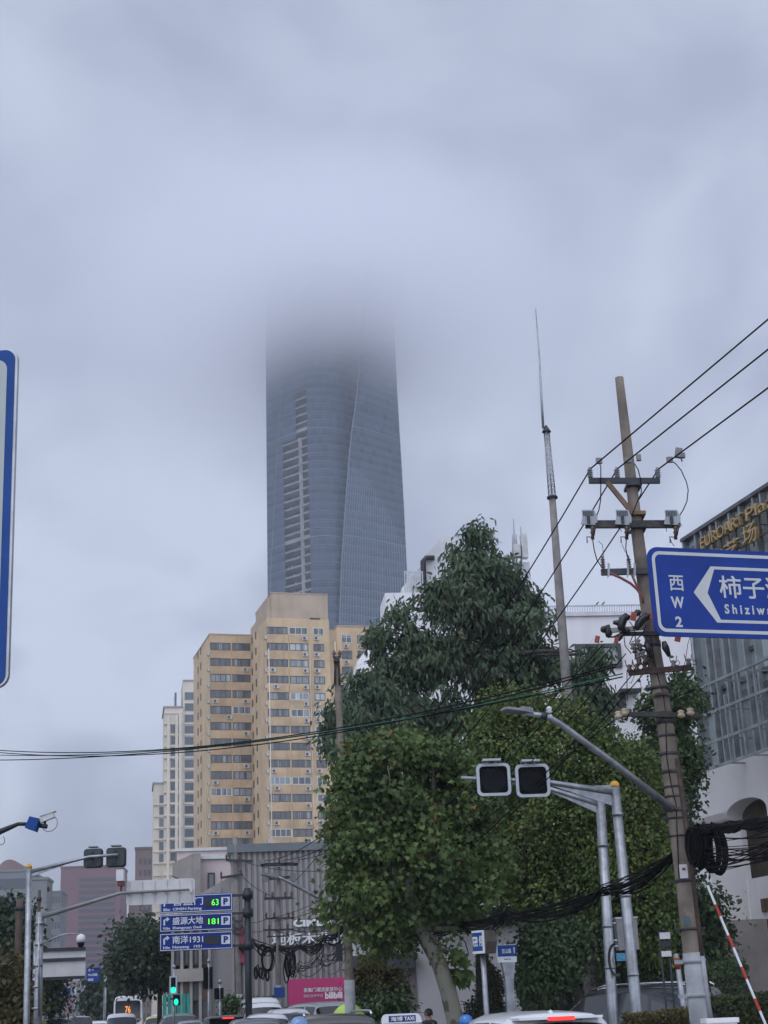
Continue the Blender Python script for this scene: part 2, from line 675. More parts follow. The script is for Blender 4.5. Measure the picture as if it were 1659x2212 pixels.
uL = track([(567, 560), (568, 800), (569, 1000), (571, 1280), (572, 2150)])
uR = track([(846, 560), (858, 820), (863, 900), (872, 1050), (879, 1200), (886, 1350), (900, 2150)])
uC = track([(786, 640), (770, 860), (757, 950), (745, 1100), (737, 1230), (733, 1345), (727, 2150)])
uK = track([(618, 640), (600, 880), (588, 1050), (577, 1250), (573, 1400), (572, 2150)])
S0, S1, SM = TW.hit(611, 1100)[0], TW.hit(668, 1100)[0], TW.hit(638, 900)[0]
Z_TOP = 388.0
Z_S0, Z_S1, Z_S2 = TW.hit(640, 1700)[1], TW.hit(640, 942)[1], TW.hit(640, 843)[1]
PK = TW.hit(692, 1100)[0]


def wl(u, z):
    """Depth of the rounded left face."""
    if u <= PK - 6:
        return 1.2 - (PK - 6 - u) * 0.86
    t = (u - (PK - 6)) / 14.0
    return 1.2 + 5.0 * t - 4.6 * t * t * 1.35


def outline(z):
    l, c, r, k = uL(z), uC(z), uR(z), max(uK(z), uL(z) + 0.3)
    us = [l, k, S0, SM, (S0 + S1) / 2 + 4, S1] + [S1 + (c - S1) * t for t in (0.15, 0.3, 0.42, 0.54, 0.66, 0.78, 0.9, 1.0)]
    us = sorted(us[:2]) + us[2:]
    left = [(u, wl(u, z) - (1.2 if i == 0 else 0)) for i, u in enumerate(us)]
    right = [(c + (r - c) * t, 2.6 - 21 * t - 4 * t * t) for t in (0, 0.12, 0.25, 0.4, 0.55, 0.7, 0.85, 1.0)]
    back = [(r - 3, -50), ((l + r) / 2 + 6, -62), (l + 2, -50)]
    return left, right, back


def build_tower():
    root = empty('glass_tower', TW.at(0, 0, -20), 'very tall blue grey glass tower with its top swallowed by cloud', 'skyscraper')
    Mx = TW.M()
    zs = sorted(set([0.0, Z_TOP, Z_S0, Z_S1, Z_S2] + [4.5 * 4 * k for k in range(1, 21)]))
    mb = MB(Mx)
    rows = []
    for z in zs:
        l, r, b = outline(z)
        rows.append([[mb._v((u, z, w)) for u, w in part] for part in (l, r, b)])
    for k in range(len(zs) - 1):
        za, zb = zs[k], zs[k + 1]
        A, B = rows[k], rows[k + 1]
        for part in range(3):
            for i in range(len(A[part]) - 1):
                if part == 0 and za >= Z_S0 - .01 and zb <= Z_S1 + .01 and i in (2, 3, 4):
                    continue
                if part == 0 and za >= Z_S1 - .01 and zb <= Z_S2 + .01 and i in (3, 4):
                    continue
                mb.face((A[part][i], A[part][i + 1], B[part][i + 1], B[part][i]))
        mb.face((A[0][-1], A[1][0], B[1][0], B[0][-1]))
        mb.face((A[1][-1], A[2][0], B[2][0], B[1][-1]))
        mb.face((A[2][-1], A[0][0], B[0][0], B[2][-1]))
    top = rows[-1]
    mb.face(top[0] + top[1] + top[2])
    mb.build('curtain_wall', M_('tower_glass'), root)
    ribs = MB(Mx)
    k = 1
    while k * 4.5 < Z_TOP:
        z = k * 4.5
        l, r, b = outline(z)
        hh = 0.55 if k % 13 == 0 else 0.28
        for part in (l, r):
            for i in range(len(part) - 1):
                if part is l and ((i in (2, 3, 4) and Z_S0 < z < Z_S1) or (i in (3, 4) and Z_S1 <= z < Z_S2)):
                    continue
                (u0, w0), (u1, w1) = part[i], part[i + 1]
                ribs.face([ribs._v(q) for q in ((u0, z, w0 + 0.45), (u1, z, w1 + 0.45), (u1, z + hh, w1 + 0.45), (u0, z + hh, w0 + 0.45))])
                ribs.face([ribs._v(q) for q in ((u0, z, w0), (u1, z, w1), (u1, z, w1 + 0.45), (u0, z, w0 + 0.45))])
        k += 1
    ribs.build('floor_bands', M_('tower_rib'), root)
    fin = MB(Mx)
    for fn, wfn, t in ((uC, lambda u, z: 2.9, 0.55), (uK, lambda u, z: wl(u, z) + 0.2, 0.4), (uL, lambda u, z: wl(u, z) - 1.0, 0.3)):
        pts = [(fn(z), z, wfn(fn(z), z)) for z in np.linspace(0, Z_TOP, 40)]
        for p, q in zip(pts, pts[1:]):
            fin.face([fin._v(x) for x in (p, (p[0] + t, p[1], p[2]), (q[0] + t, q[1], q[2]), q)])
            fin.face([fin._v(x) for x in ((p[0], p[1], p[2] - 1), p, q, (q[0], q[1], q[2] - 1))])
            fin.face([fin._v(x) for x in ((p[0] + t, p[1], p[2]), (p[0] + t, p[1], p[2] - 1), (q[0] + t, q[1], q[2] - 1), (q[0] + t, q[1], q[2]))])
    fin.build_each('corner_fin', M_('tower_rib'), root)
    mul = MB(Mx)
    zt = TW.hit(760, 1010)[1]
    for i in range(1, 26):
        t = i / 26
        zz = [z for z in np.linspace(0, zt - 40 * t * t, 26)]
        for za, zb in zip(zz, zz[1:]):
            def pt(z):
                c, r = uC(z), uR(z)
                return (c + (r - c) * t, z, 2.6 - 21 * t - 4 * t * t + 0.35)
            p, q = pt(za), pt(zb)
            mul.face([mul._v(x) for x in (p, (p[0] + 0.22, p[1], p[2]), (q[0] + 0.22, q[1], q[2]), q)])
    mul.build('mullion', M_('tower_mullion'), root)
    bay = MB(Mx)
    for (a, z0, z1) in ((S0, Z_S0, Z_S1), (SM, Z_S1, Z_S2)):
        wa, wb = wl(a, 0), wl(S1, 0)
        bay.face([bay._v(q) for q in ((a, z0, wa - 9), (S1, z0, wb - 6), (S1, z1, wb - 6), (a, z1, wa - 9))])
        bay.face([bay._v(q) for q in ((a, z0, wa), (a, z0, wa - 9), (a, z1, wa - 9), (a, z1, wa))])
        bay.face([bay._v(q) for q in ((S1, z0, wb - 6), (S1, z0, wb), (S1, z1, wb), (S1, z1, wb - 6))])
    bay.build('open_bay', mat('bay_dark', (0.018, 0.022, 0.03), 0.8, var=0.3, scale=0.15), root)
    sl = MB(Mx)
    k = math.ceil(Z_S0 / 4.5)
    while k * 4.5 < Z_S2:
        z = k * 4.5
        a = S0 if z < Z_S1 else SM
        wa, wb = wl(a, 0), wl(S1, 0)
        h = 0.85 if k % 13 else 2.0
        sl.prism([(0, 0)] * 0 or [(a, z), (S1, z), (S1, z + h), (a, z + h)], 0, 0.01) if False else None
        lo = [(a, z, wa - 0.6), (S1, z, wb - 0.6), (S1, z, wb - 5.9), (a, z, wa - 8.9)]
        i = [sl._v(q) for q in lo] + [sl._v((q[0], q[1] + h, q[2])) for q in lo]
        for q in ((0, 1, 5, 4), (3, 2, 1, 0), (4, 5, 6, 7)):
            sl.face([i[j] for j in q])
        k += 1
    sl.build('floor_slab', M_('tower_slab'), root)
    co = MB(Mx)
    u = TW.hit(651, 1100)[0]
    co.box(u - 0.9, u + 0.9, Z_S0, Z_S1, wl(u, 0) - 2.4, wl(u, 0) - 0.9)
    co.build('column', M_('tower_slab'), root)
    so_ = MB(Mx)
    for k in range(math.ceil(Z_S0 / 4.5), int(Z_S2 / 4.5)):
        a = S0 if k * 4.5 < Z_S1 else SM
        for j in range(9):
            if random.random() < 0.55:
                uu = a + 0.4 + random.random() * (S1 - a - 1.6)
                so_.box(uu, uu + random.uniform(0.3, 0.9), k * 4.5 + 1.0, k * 4.5 + 1.0 + random.uniform(0.5, 1.7), wl(uu, 0) - 4.5, wl(uu, 0) - 3.9)
    tag(so_.build('site_clutter', M_('tower_slab'), root), kind='stuff')


build_tower()

# ---------------------------------------------------------------- windows shared by the blocks
def window(root, pl, a0, a1, b0, b1, frame='bronze_frame', glass='room_glass', step=0.95, fw=0.09, proud=0.08, cross=0.0):
    mb = MB(pl.M())
    mb.box(a0, a1, b1 - fw, b1, 0.0, proud)
    mb.box(a0, a1, b0, b0 + fw, 0.0, proud)
    n = max(1, round((a1 - a0) / step))
    for k in range(n + 1):
        x = a0 + (a1 - a0 - fw) * k / n
        mb.box(x, x + fw, b0 + fw, b1 - fw, 0.0, proud - 0.005)
    if cross:
        z = b0 + (b1 - b0) * cross
        mb.box(a0 + fw, a1 - fw, z, z + fw, 0.0, proud - 0.02)
    w = mb.build('window', M_(frame), root)
    g = MB(pl.M())
    g.box(a0 + 0.02, a1 - 0.02, b0 + 0.02, b1 - 0.02, -0.02, 0.035)
    g.build('pane', M_(glass), w)
    return w


_ac = None


def aircon(root, pl, a, b, s=1.0):
    global _ac
    if _ac is None:
        mb = MB()
        mb.box(-0.45, 0.45, 0, 0.62, 0.05, 0.40)
        mb.box(-0.38, -0.32, -0.05, 0, 0.0, 0.42)
        mb.box(0.32, 0.38, -0.05, 0, 0.0, 0.42)
        mb.cur = 1
        mb.prism([(-0.12 + 0.25 * math.cos(2 * math.pi * k / 14), 0.31 + 0.25 * math.sin(2 * math.pi * k / 14)) for k in range(14)], 0.38, 0.41)
        _ac = mb.mesh('air_conditioner')
        _ac.materials.append(M_('ac_white'))
        _ac.materials.append(M_('ac_grille'))
    o = bpy.data.objects.new('air_conditioner', _ac)
    COL.objects.link(o)
    o.parent = root
    o.matrix_basis = Matrix.Translation(-root.location) @ pl.M() @ Matrix.Translation((a, b, 0)) @ Matrix.Scale(s, 4)


def zA(zx, zy):          # reading helper: enlarged view of the yellow blocks -> photograph grid
    return 301.73 + 0.28517 * zx, 1234.4 + 0.28517 * zy


def block(name, label, cat, px, py, d, yaw, W, D, z1, wall, parapet=0.0, group=None, z0=0.0):
    """A plain block with its front-left corner seen at px, py; returns root, front plane, left plane."""
    c = P(px, py, d)
    O = Vector((c.x, c.y, 0))
    fr = Plane.yaw(O, yaw)
    y = Vector((-math.sin(R(yaw)), math.cos(R(yaw)), 0))
    lf = Plane(O, -y)
    root = empty(name, O, label, cat, group)
    mb = MB(fr.M())
    if z1 is None:
        z1 = c.z
    mb.box(0, W, z0, z1, -D, 0)
    mb.build('wall', M_(wall), root)
    return root, fr, lf, z1


def width_to(fr, px, py):
    return fr.hit(px, py)[0]


# main yellow block
def yellow_main():
    c = zA(962, 350)
    cor = P(*c, 260)
    O = Vector((cor.x, cor.y, 0))
    fr = Plane.yaw(O, 16)
    y = Vector((-math.sin(R(16)), math.cos(R(16)), 0))
    lf = Plane(O, -y)
    root = empty('yellow_apartment_block', O, 'tallest yellow apartment block with plain stepped attic in front of the glass tower', 'apartment building', 'yellow apartment blocks')
    W = fr.hit(*zA(1440, 600))[0]
    zt = fr.hit(*c)[1]
    D = -lf.hit(*zA(826, 700))[0]
    mb = MB(fr.M())
    mb.box(0, W, 0, zt, -D, 0)
    mb.box(W, W + 1.0, 0, zt - 1.5, -D, -1.3)
    mb.build('wall', M_('ochre_wall'), root)
    up = MB(fr.M())
    z2 = fr.hit(*zA(1000, 162))[1]
    a0 = fr.hit(*zA(1000, 300))[0]
    a1 = fr.hit(*zA(1428, 300))[0]
    z3 = zt + (z2 - zt) * 0.5
    up.box(a0, a1, zt + 0.002, z2, -D * 0.85, -0.25)
    up.box(0.25, a0, zt + 0.002, zt + (z2 - zt) * 0.86, -D * 0.62, -0.6)
    up.box(0.4, a0, zt + 0.002, zt + (z2 - zt) * 0.52, -D + 0.2, -D * 0.62 - 0.002)
    up.box(a0 - .1, a1 + .1, z2, z2 + 0.18, -D * 0.85 - .1, -0.15)
    up.build('roof_room', M_('ochre_top'), root)
    sl = MB(fr.M())
    q0, q1 = fr.hit(*zA(1288, 352)), fr.hit(*zA(1368, 365))
    sl.box(q0[0], q1[0], q1[1], q0[1], 0.0, 0.06)
    sl.build('vent_slot', M_('dark_void'), root)
    pipe = MB(fr.M())
    pipe.tube([(0.25, 4, 0.12), (0.25, zt - 5.5, 0.12)], 0.09, 6)
    pipe.tube([(fr.hit(*zA(1290, 700))[0], 4, 0.1), (fr.hit(*zA(1290, 700))[0], zt - 5, 0.1)], 0.06, 6)
    pipe.build('downpipe', M_('cream_wall'), root)
    top = fr.hit(*zA(1040, 420))[1]
    bot = fr.hit(*zA(1080, 1951))[1]
    step = (top - bot) / 12
    h = fr.hit(*zA(1040, 420))[1] - fr.hit(*zA(1040, 475))[1]
    cols = [(fr.hit(*zA(957, 450))[0] + 0.1, fr.hit(*zA(1118, 450))[0]),
            (fr.hit(*zA(1131, 450))[0], fr.hit(*zA(1271, 450))[0]),
            (fr.hit(*zA(1314, 460))[0], fr.hit(*zA(1392, 460))[0])]
    white = {(0, 1), (4, 1), (5, 1), (5, 2), (9, 0), (9, 1), (9, 2), (10, 2), (12, 0), (0, 2), (6, 2), (7, 2)}
    pale = {(4, 1), (9, 0), (2, 1), (1, 1), (3, 1), (4, 2), (3, 2)}
    band = MB(fr.M())
    k = 0
    while True:
        z = top - k * step
        if z < 6:
            break
        for j, (a0_, a1_) in enumerate(cols):
            fr_ = 'white_frame' if (k, j) in white or (k > 12 and random.random() < 0.3) else 'bronze_frame'
            window(root, fr, a0_, a1_, z - h, z, fr_, 'pale_glass' if (k, j) in pale else 'room_glass', 0.95 if j < 2 else 1.05, 0.10)
            if j < 2:
                band.box(a0_ - 0.05, a1_ + 0.05, z - step + 0.02, z - h - 0.02, 0.0, 0.10)
        if k < 16:
            aircon(root, fr, cols[1][1] - 0.55, z - h - 1.0)
            if random.random() < 0.85:
                aircon(root, fr, cols[2][0] + 0.5, z - h - 0.95)
            if random.random() < 0.4:
                aircon(root, fr, cols[0][0] + random.uniform(0.7, 1.6), z - h - 0.95)
            aircon(root, lf, -0.4, z - h - 0.9)
        k += 1
    band.build('spandrel', M_('ochre_band'), root)
    slit = MB(lf.M())
    s0 = lf.hit(*zA(852, 520))[0]
    s1 = lf.hit(*zA(880, 505))[0]
    z0 = lf.hit(*zA(856, 493))[1]
    k = 0
    while z0 - k * step > 5:
        z = z0 - k * step
        slit.box(s0 - 0.5, s0 + 0.5, z - 1.25, z, 0, 0.05)
        slit.box(s1 - 0.5, s1 + 0.5, z - 1.2, z + 0.1, 0, 0.05)
        k += 1
    slit.build_each('slit_window', M_('bronze_frame'), root)
    return root, fr


yellow_main()


def yellow_left():
    c = zA(530, 478)
    cor = P(*c, 272)
    O = Vector((cor.x, cor.y, 0))
    fr = Plane.yaw(O, 16)
    y = Vector((-math.sin(R(16)), math.cos(R(16)), 0))
    lf = Plane(O, -y)
    root = empty('yellow_apartment_block', O, 'lower yellow apartment block left of the tallest one with bands of dark bay windows', 'apartment building', 'yellow apartment blocks')
    W = fr.hit(*zA(850, 700))[0]
    zt = fr.hit(*c)[1]
    D = -lf.hit(*zA(408, 700))[0]
    mb = MB(fr.M())
    mb.box(0, W, 0, zt, -D, 0)
    mb.build('wall', M_('ochre_wall'), root)
    cp = MB(fr.M())
    cp.box(-0.1, W + 0.1, zt, zt + 0.2, -D - 0.1, 0.1)
    cp.build('parapet', M_('ochre_top'), root)
    top = fr.hit(*zA(600, 540))[1]
    bot = fr.hit(*zA(600, 2022))[1]
    step = (top - bot) / 12
    h = top - fr.hit(*zA(600, 597))[1]
    cols = [(fr.hit(*zA(531, 570))[0] + 0.05, fr.hit(*zA(688, 570))[0]), (fr.hit(*zA(700, 570))[0], fr.hit(*zA(836, 570))[0])]
    band = MB(fr.M())
    white = {(9, 0), (4, 1)}
    k = 0
    while top - k * step > 6:
        z = top - k * step
        for j, (a0, a1) in enumerate(cols):
            window(root, fr, a0, a1, z - h, z, 'white_frame' if (k, j) in white else 'bronze_frame', 'pale_glass' if (k, j) in ((2, 0), (9, 1)) else 'room_glass', 0.95, 0.1)
            band.box(a0 - 0.05, a1 + 0.05, z - step + 0.02, z - h - 0.02, 0, 0.10)
        if k < 15:
            aircon(root, lf, -0.45, z - h - 0.95)
            if k % 2 == 1:
                aircon(root, fr, cols[1][1] - 0.9, z - h - 0.95)
            if k in (3, 4, 11, 12, 8):
                aircon(root, fr, cols[0][0] + (0.9 if k != 4 else 3.4), z - h - 0.95)
        k += 1
    band.build('spandrel', M_('ochre_band'), root)
    slit = MB(lf.M())
    s0 = lf.hit(*zA(442, 640))[0]
    s1 = lf.hit(*zA(463, 625))[0]
    z0 = lf.hit(*zA(442, 610))[1]
    k = 0
    while z0 - k * step > 5:
        z = z0 - k * step
        slit.box(s0 - 0.55, s0 + 0.55, z - 1.3, z, 0, 0.05)
        slit.box(s1 - 0.55, s1 + 0.55, z - 1.3, z, 0, 0.05)
        k += 1
    slit.build_each('slit_window', M_('bronze_frame'), root)


yellow_left()


def zB(zx, zy):
    return 685.8 + 0.3307 * zx, 1069.8 + 0.3307 * zy


def yellow_right():
    c = zB(125, 858)
    cor = P(*c, 288)
    O = Vector((cor.x, cor.y, 0))
    fr = Plane.yaw(O, 14)
    root = empty('yellow_apartment_block', O, 'yellow apartment block half hidden between the tallest block and the trees', 'apartment building', 'yellow apartment blocks')
    zt = fr.hit(*c)[1]
    W = 16.0
    mb = MB(fr.M())
    mb.box(0, W, 0, zt, -14, 0)
    mb.box(-5, -0.002, 0, zt - 1.2, -16, -4)
    mb.build('wall', M_('ochre_wall'), root)
    cp = MB(fr.M())
    cp.box(-0.1, W + 0.1, zt, zt + 0.25, -14.1, 0.12)
    cp.build('parapet', M_('ochre_top'), root)
    pp = MB(fr.M())
    pp.tube([(-0.4, 5, -0.1), (-0.4, zt - 3, -0.1)], 0.1, 6)
    pp.build('downpipe', M_('cream_wall'), root)
    top = fr.hit(*zB(190, 913))[1]
    step = (top - fr.hit(*zB(190, 1120))[1]) / 2
    h = top - fr.hit(*zB(190, 965))[1]
    cols = [(fr.hit(*zB(155, 930))[0], fr.hit(*zB(222, 930))[0]), (fr.hit(*zB(258, 930))[0], fr.hit(*zB(330, 930))[0]), (fr.hit(*zB(370, 930))[0], fr.hit(*zB(430, 930))[0])]
    for k in range(12):
        z = top - k * step
        for j, (a0, a1) in enumerate(cols):
            window(root, fr, a0, a1, z - h, z, 'bronze_frame' if (k + j) % 3 else 'white_frame', 'room_glass', 1.1, 0.1, cross=0.7)
            aircon(root, fr, a0 + 0.9, z - h - 1.0)


yellow_right()


def cream_block():
    """Three stepped tiers of one block."""
    c = zA(318, 1100)
    cor = P(*zA(188, 1100), 372)
    O = Vector((cor.x, cor.y, 0))
    fr = Plane.yaw(O, 10)
    root = empty('cream_apartment_block', O, 'pale cream apartment block stepping down to the left behind the yellow ones', 'apartment building')
    x1 = fr.hit(*zA(328, 1100))[0]
    x2 = fr.hit(*zA(470, 1100))[0]
    x0 = fr.hit(*zA(108, 1700))[0]
    t1 = fr.hit(*zA(200, 1032))[1]
    t2 = fr.hit(*zA(320, 828))[1]
    t0 = fr.hit(*zA(120, 1602))[1]
    mb = MB(fr.M())
    mb.box(0, x1, 0, t1, -14, 0)
    mb.box(x1 + .002, x2, 0, t2, -14, -0.6)
    mb.box(x0, -0.002, 0, t0, -14, -1.5)
    mb.build('wall', M_('cream_wall'), root)
    cap = MB(fr.M())
    cap.box(-0.3, x1, t1, t1 + 0.35, -14.2, 0.25)
    cap.box(x0 - 0.3, 0, t0, t0 + 0.35, -14.2, -1.2)
    cap.box(x1, x2, t2, t2 + 0.35, -14.2, -0.4)
    for tx, tw, tz in ((x1 + 5, 4, t2), (x0 + 2.5, 3, t0)):
        cap.box(tx, tx + tw, tz + 0.35, tz + 1.2, -8, -4)
    cap.build('roof_edge', M_('stone_clad'), root)
    gl = MB(fr.M())
    gl.box(2.5, x1 - 1.5, t1 + 0.36, t1 + 4.2, -9, -2)
    gl.build('roof_glasshouse', M_('blue_glass'), root)
    win = [(fr.hit(*zA(235, 1100))[0], fr.hit(*zA(311, 1100))[0], 0.0, t1 - 2.4),
           (fr.hit(*zA(341, 1100))[0], fr.hit(*zA(412, 1100))[0], -0.6, t2 - 3.2),
           (fr.hit(*zA(149, 1750))[0], fr.hit(*zA(190, 1750))[0] - 0.2, -1.5, t0 - 2.0)]
    step = (fr.hit(*zA(270, 1080))[1] - fr.hit(*zA(270, 1950))[1]) / 10
    z00 = fr.hit(*zA(270, 1080))[1]
    for a0, a1, c_, tt in win:
        pl = fr.off(c_)
        k = -6
        while True:
            z = z00 - k * step
            k += 1
            if z > tt + 0.6:
                continue
            if z < 40:
                break
            window(root, pl, a0, a1, z - 2.0, z, 'stone_clad', 'blue_glass', 2.0, 0.12, 0.06)
    led = MB(fr.M())
    k = 0
    while z00 - k * step > 30:
        z = z00 - k * step
        led.box(-0.2, x1 - 0.3, z - 2.55, z - 2.25, 0, 0.45)
        led.box(-0.2, x1 - 0.3, z + 0.05, z + 0.2, 0, 0.25)
        if z < t0 - 1.5:
            led.box(x0 - .1, -0.4, z - 2.5, z - 2.25, -1.5, -1.2)
        led.box(x1 + 0.3, x2, z - 2.5, z - 2.25, -0.6, -0.35)
        k += 1
    led.build_each('window_ledge', M_('cream_wall'), root)
    for a in (2.4, 8.6):
        pass
    pil = MB(fr.M())
    for a in (0.6, 2.6):
        pil.box(a, a + 0.7, 0, t1 - 2, 0, 0.55)
    pil.box(x1 - 1.0, x1 - 0.35, 0, t1 - 1, 0, 0.6)
    pil.build('pilaster', M_('cream_wall'), root)


cream_block()

# ---------------------------------------------------------------- grey corrugated showroom
def zC(zx, zy):
    return 274.3 + 0.2976 * zx, 1755.5 + 0.2976 * zy


mat('pink_board', (0.48, 0.035, 0.15), 0.55, var=0.05, scale=0.5)
mat('white_letter', (0.78, 0.78, 0.78), 0.5, var=0.03)
mat('pale_letter', (0.66, 0.50, 0.56), 0.5, var=0.03)


def showroom():
    c = P(*zC(752, 288), 66)
    O = Vector((c.x, c.y, gz(c.x, c.y)))
    fr = Plane.yaw(O, 4.5)
    root = empty('grey_showroom', O, 'windowless grey corrugated metal showroom with raised white letters and a pink billboard', 'shop building')
    W = fr.hit(*zC(1700, 600))[0]
    zt = fr.hit(*zC(760, 292))[1]
    prof = []
    x, p = 0.0, 0.24
    while x < W:
        prof += [(x, 0), (x + p * .5, 0), (x + p * .58, -0.09), (x + p * .92, -0.09)]
        x += p
    mb = MB(fr.M())
    a = [mb._v((q[0], 0, q[1])) for q in prof]
    b = [mb._v((q[0], zt, q[1])) for q in prof]
    for k in range(len(prof) - 1):
        mb.face((a[k], a[k + 1], b[k + 1], b[k]))
    mb.box(0, W, 0, zt - 0.01, -8, -0.12)
    # the lower wing with its sloping shoulder
    s0 = fr.hit(*zC(535, 582))
    s1 = fr.hit(*zC(755, 455))
    xl = s0[0] - 0.55
    out = [(xl, 0), (-0.002, 0), (-0.002, s1[1]), (s0[0], s0[1]), (xl, s0[1] - 0.35)]
    mb.prism(out, -7, -0.25)
    xx = xl
    while xx < -0.2:
        top = np.interp(xx, [xl, s0[0], 0], [s0[1] - 0.35, s0[1], s1[1]])
        mb.box(xx, xx + 0.2, 5.2, float(top) - 0.1, -0.249, -0.16)
        xx += 0.4
    mb.build('wall', M_('grey_sheet'), root)
    cap = MB(fr.M())
    cap.box(-0.15, W, zt, zt + 0.34, -8.1, 0.12)
    cap.build('parapet', M_('sheet_cap'), root)
    bd = MB(fr.M())
    q0, q1 = fr.hit(*zC(1168, 1212)), fr.hit(*zC(1640, 1440))
    bd.box(q0[0], q1[0], 0.3, q0[1], 0.0, 0.14)
    bb = bd.build('billboard', M_('pink_board'), root)
    t = MB(fr.M())
    def tx(s, x0, y0, x1, y1, th=0.02, bold=0.02, c=0.141):
        a_, b_ = fr.hit(*zC(x0, y1)), fr.hit(*zC(x1, y0))
        am, bm = fr.hit(*zC(x0, y0)), fr.hit(*zC(x1, y1))
        add_text(t, s, a_[0], b_[0], (a_[1] + bm[1]) / 2, (am[1] + b_[1]) / 2, c, th, bold)
    tx('喜盈门潮流家居中心', 1282, 1268, 1562, 1300)
    tx('bilibili', 1438, 1300, 1562, 1350, bold=0.035)
    t.build('lettering', M_('white_letter'), bb)
    t = MB(fr.M())
    tx('特约合作平台', 1282, 1318, 1422, 1344)
    t.build('lettering', M_('pale_letter'), bb)
    t = MB(fr.M())
    tx('CIMEN', 1207, 772, 1492, 826, 0.12, 0.045, 0.05)
    tx('地板木业品', 1050, 872, 1590, 960, 0.12, 0.035, 0.05)
    t.build('roof_lettering', M_('white_letter'), root)
    # shop fronts of the low wing
    e0 = xl - 0.6
    n = 4
    ww = (-0.9 - e0) / n
    sh = MB(fr.M())
    for k in range(n + 1):
        sh.box(e0 + k * ww - 0.06, e0 + k * ww + 0.06, 0, 5.1, -0.24, 0.12)
    sh.build_each('shop_pillar', M_('stone_clad'), root)
    sg = MB(fr.M())
    sg.box(e0, -0.9, 2.75, 3.25, -0.24, 0.32)
    sg.box(e0 - .1, -0.8, 4.9, 5.15, -0.24, 0.30)
    sg.build_each('ledge', M_('stone_clad'), root)
    for k in range(n):
        x0, x1 = e0 + k * ww + .07, e0 + (k + 1) * ww - .07
        window(root, fr.off(-.1), x0, x1, 3.4, 4.8, 'bronze_frame', 'room_glass', .8, .07)
        g = MB(fr.M())
        g.box(x0, x1, 0, 2.0, -0.22, -0.12)
        g.build('shop_glazing', M_('room_glass'), root)
        g = MB(fr.M())
        g.box(x0, x1, 2.01, 2.74, -0.2, 0.05 + .05 * (k % 2))
        g.build('shop_fascia', M_('bamboo_pole' if k % 2 else 'slate_sign'), root)
    g = MB(fr.M())
    g.box(xl + 2.1, xl + 2.5, 3.4, 4.85, 0.0, 0.12)
    g.build('banner', M_('red_banner'), root)


showroom()


def pink_house():
    c = P(*zC(362, 280), 78)
    O = Vector((c.x, c.y, gz(c.x, c.y)))
    fr = Plane.yaw(O, 8)
    root = empty('pink_house', O, 'pale pink rendered house with stepped grey stone frame beside the corrugated showroom', 'house')
    W = fr.hit(*zC(760, 300))[0]
    zt = fr.hit(*zC(380, 282))[1]
    mb = MB(fr.M())
    mb.box(0, W, 0, zt, -9, 0)
    mb.build('wall', M_('pink_render'), root)
    cp = MB(fr.M())
    cp.box(-0.1, W + 0.1, zt, zt + 0.15, -9.1, 0.12)
    e = fr.hit(*zC(535, 322))
    cp.box(e[0], W, e[1] - 0.12, e[1] + 0.1, 0, 0.14)
    cp.build('roof_edge', M_('white_frame'), root)
    st = MB(fr.M())
    a0, z0 = fr.hit(*zC(478, 310))
    a1 = fr.hit(*zC(532, 310))[0]
    st.box(a0, a1, 0, z0, 0.0, 0.9)
    # raking stone parapet going down to the left
    p0 = fr.hit(*zC(330, 468))
    st.prism([(p0[0], p0[1]), (a0 - .002, z0 - 1.5), (a0 - .002, z0), (p0[0], p0[1] + 0.6)], 0.05, 0.85)
    st.prism([(p0[0] + .5, 2.5), (a0 - .002, 2.5), (a0 - .002, z0 - 2.9), (p0[0] + .5, p0[1] - 0.6)], 0.003, 0.5)
    st.build('stone_frame', M_('stone_clad'), root)
    q0, q1 = fr.hit(*zC(585, 437)), fr.hit(*zC(638, 560))
    window(root, fr, q0[0], q1[0], q1[1], q0[1], 'bronze_frame', 'room_glass', 1.4, 0.06)


pink_house()

# ---------------------------------------------------------------- far buildings down the street
def zD(zx, zy):
    return 0.2646 * zx, 1645.8 + 0.2646 * zy


def far_block(name, label, x0, x1, ytop, d, m, yaw=6, D=14, rows=0, band=None, step=3.2, cols=0, cat='building', grp=None):
    c = P(*zD(x0, ytop), d)
    O = Vector((c.x, c.y, 0))
    fr = Plane.yaw(O, yaw)
    root = empty(name, O, label, cat, grp)
    W = fr.hit(*zD(x1, ytop))[0]
    zt = c.z
    mb = MB(fr.M())
    mb.box(0, W, 0, zt, -D, 0)
    mb.build('wall', M_(m), root)
    cp = MB(fr.M())
    cp.box(-0.2, W + 0.2, zt, zt + 0.5, -D - .2, 0.2)
    cp.build('roof_edge', M_(m), root)
    if band:
        b0, b1 = fr.hit(*zD(band[0], ytop))[0], fr.hit(*zD(band[1], ytop))[0]
        z = fr.hit(*zD(band[0], band[2]))[1]
        k = 0
        while z - k * step > 3 and k < 40:
            zz = z - k * step
            g = MB(fr.M())
            if cols:
                cw = (b1 - b0) / cols
                for j in range(cols):
                    g.box(b0 + cw * (j + .2), b0 + cw * (j + .8), zz - step * .5, zz, -0.02, 0.05)
            else:
                g.box(b0, b1, zz - step * .55, zz, -0.02, 0.08)
            g.build('window', M_('far_pane'), root)
            k += 1
    return root, fr, zt, W


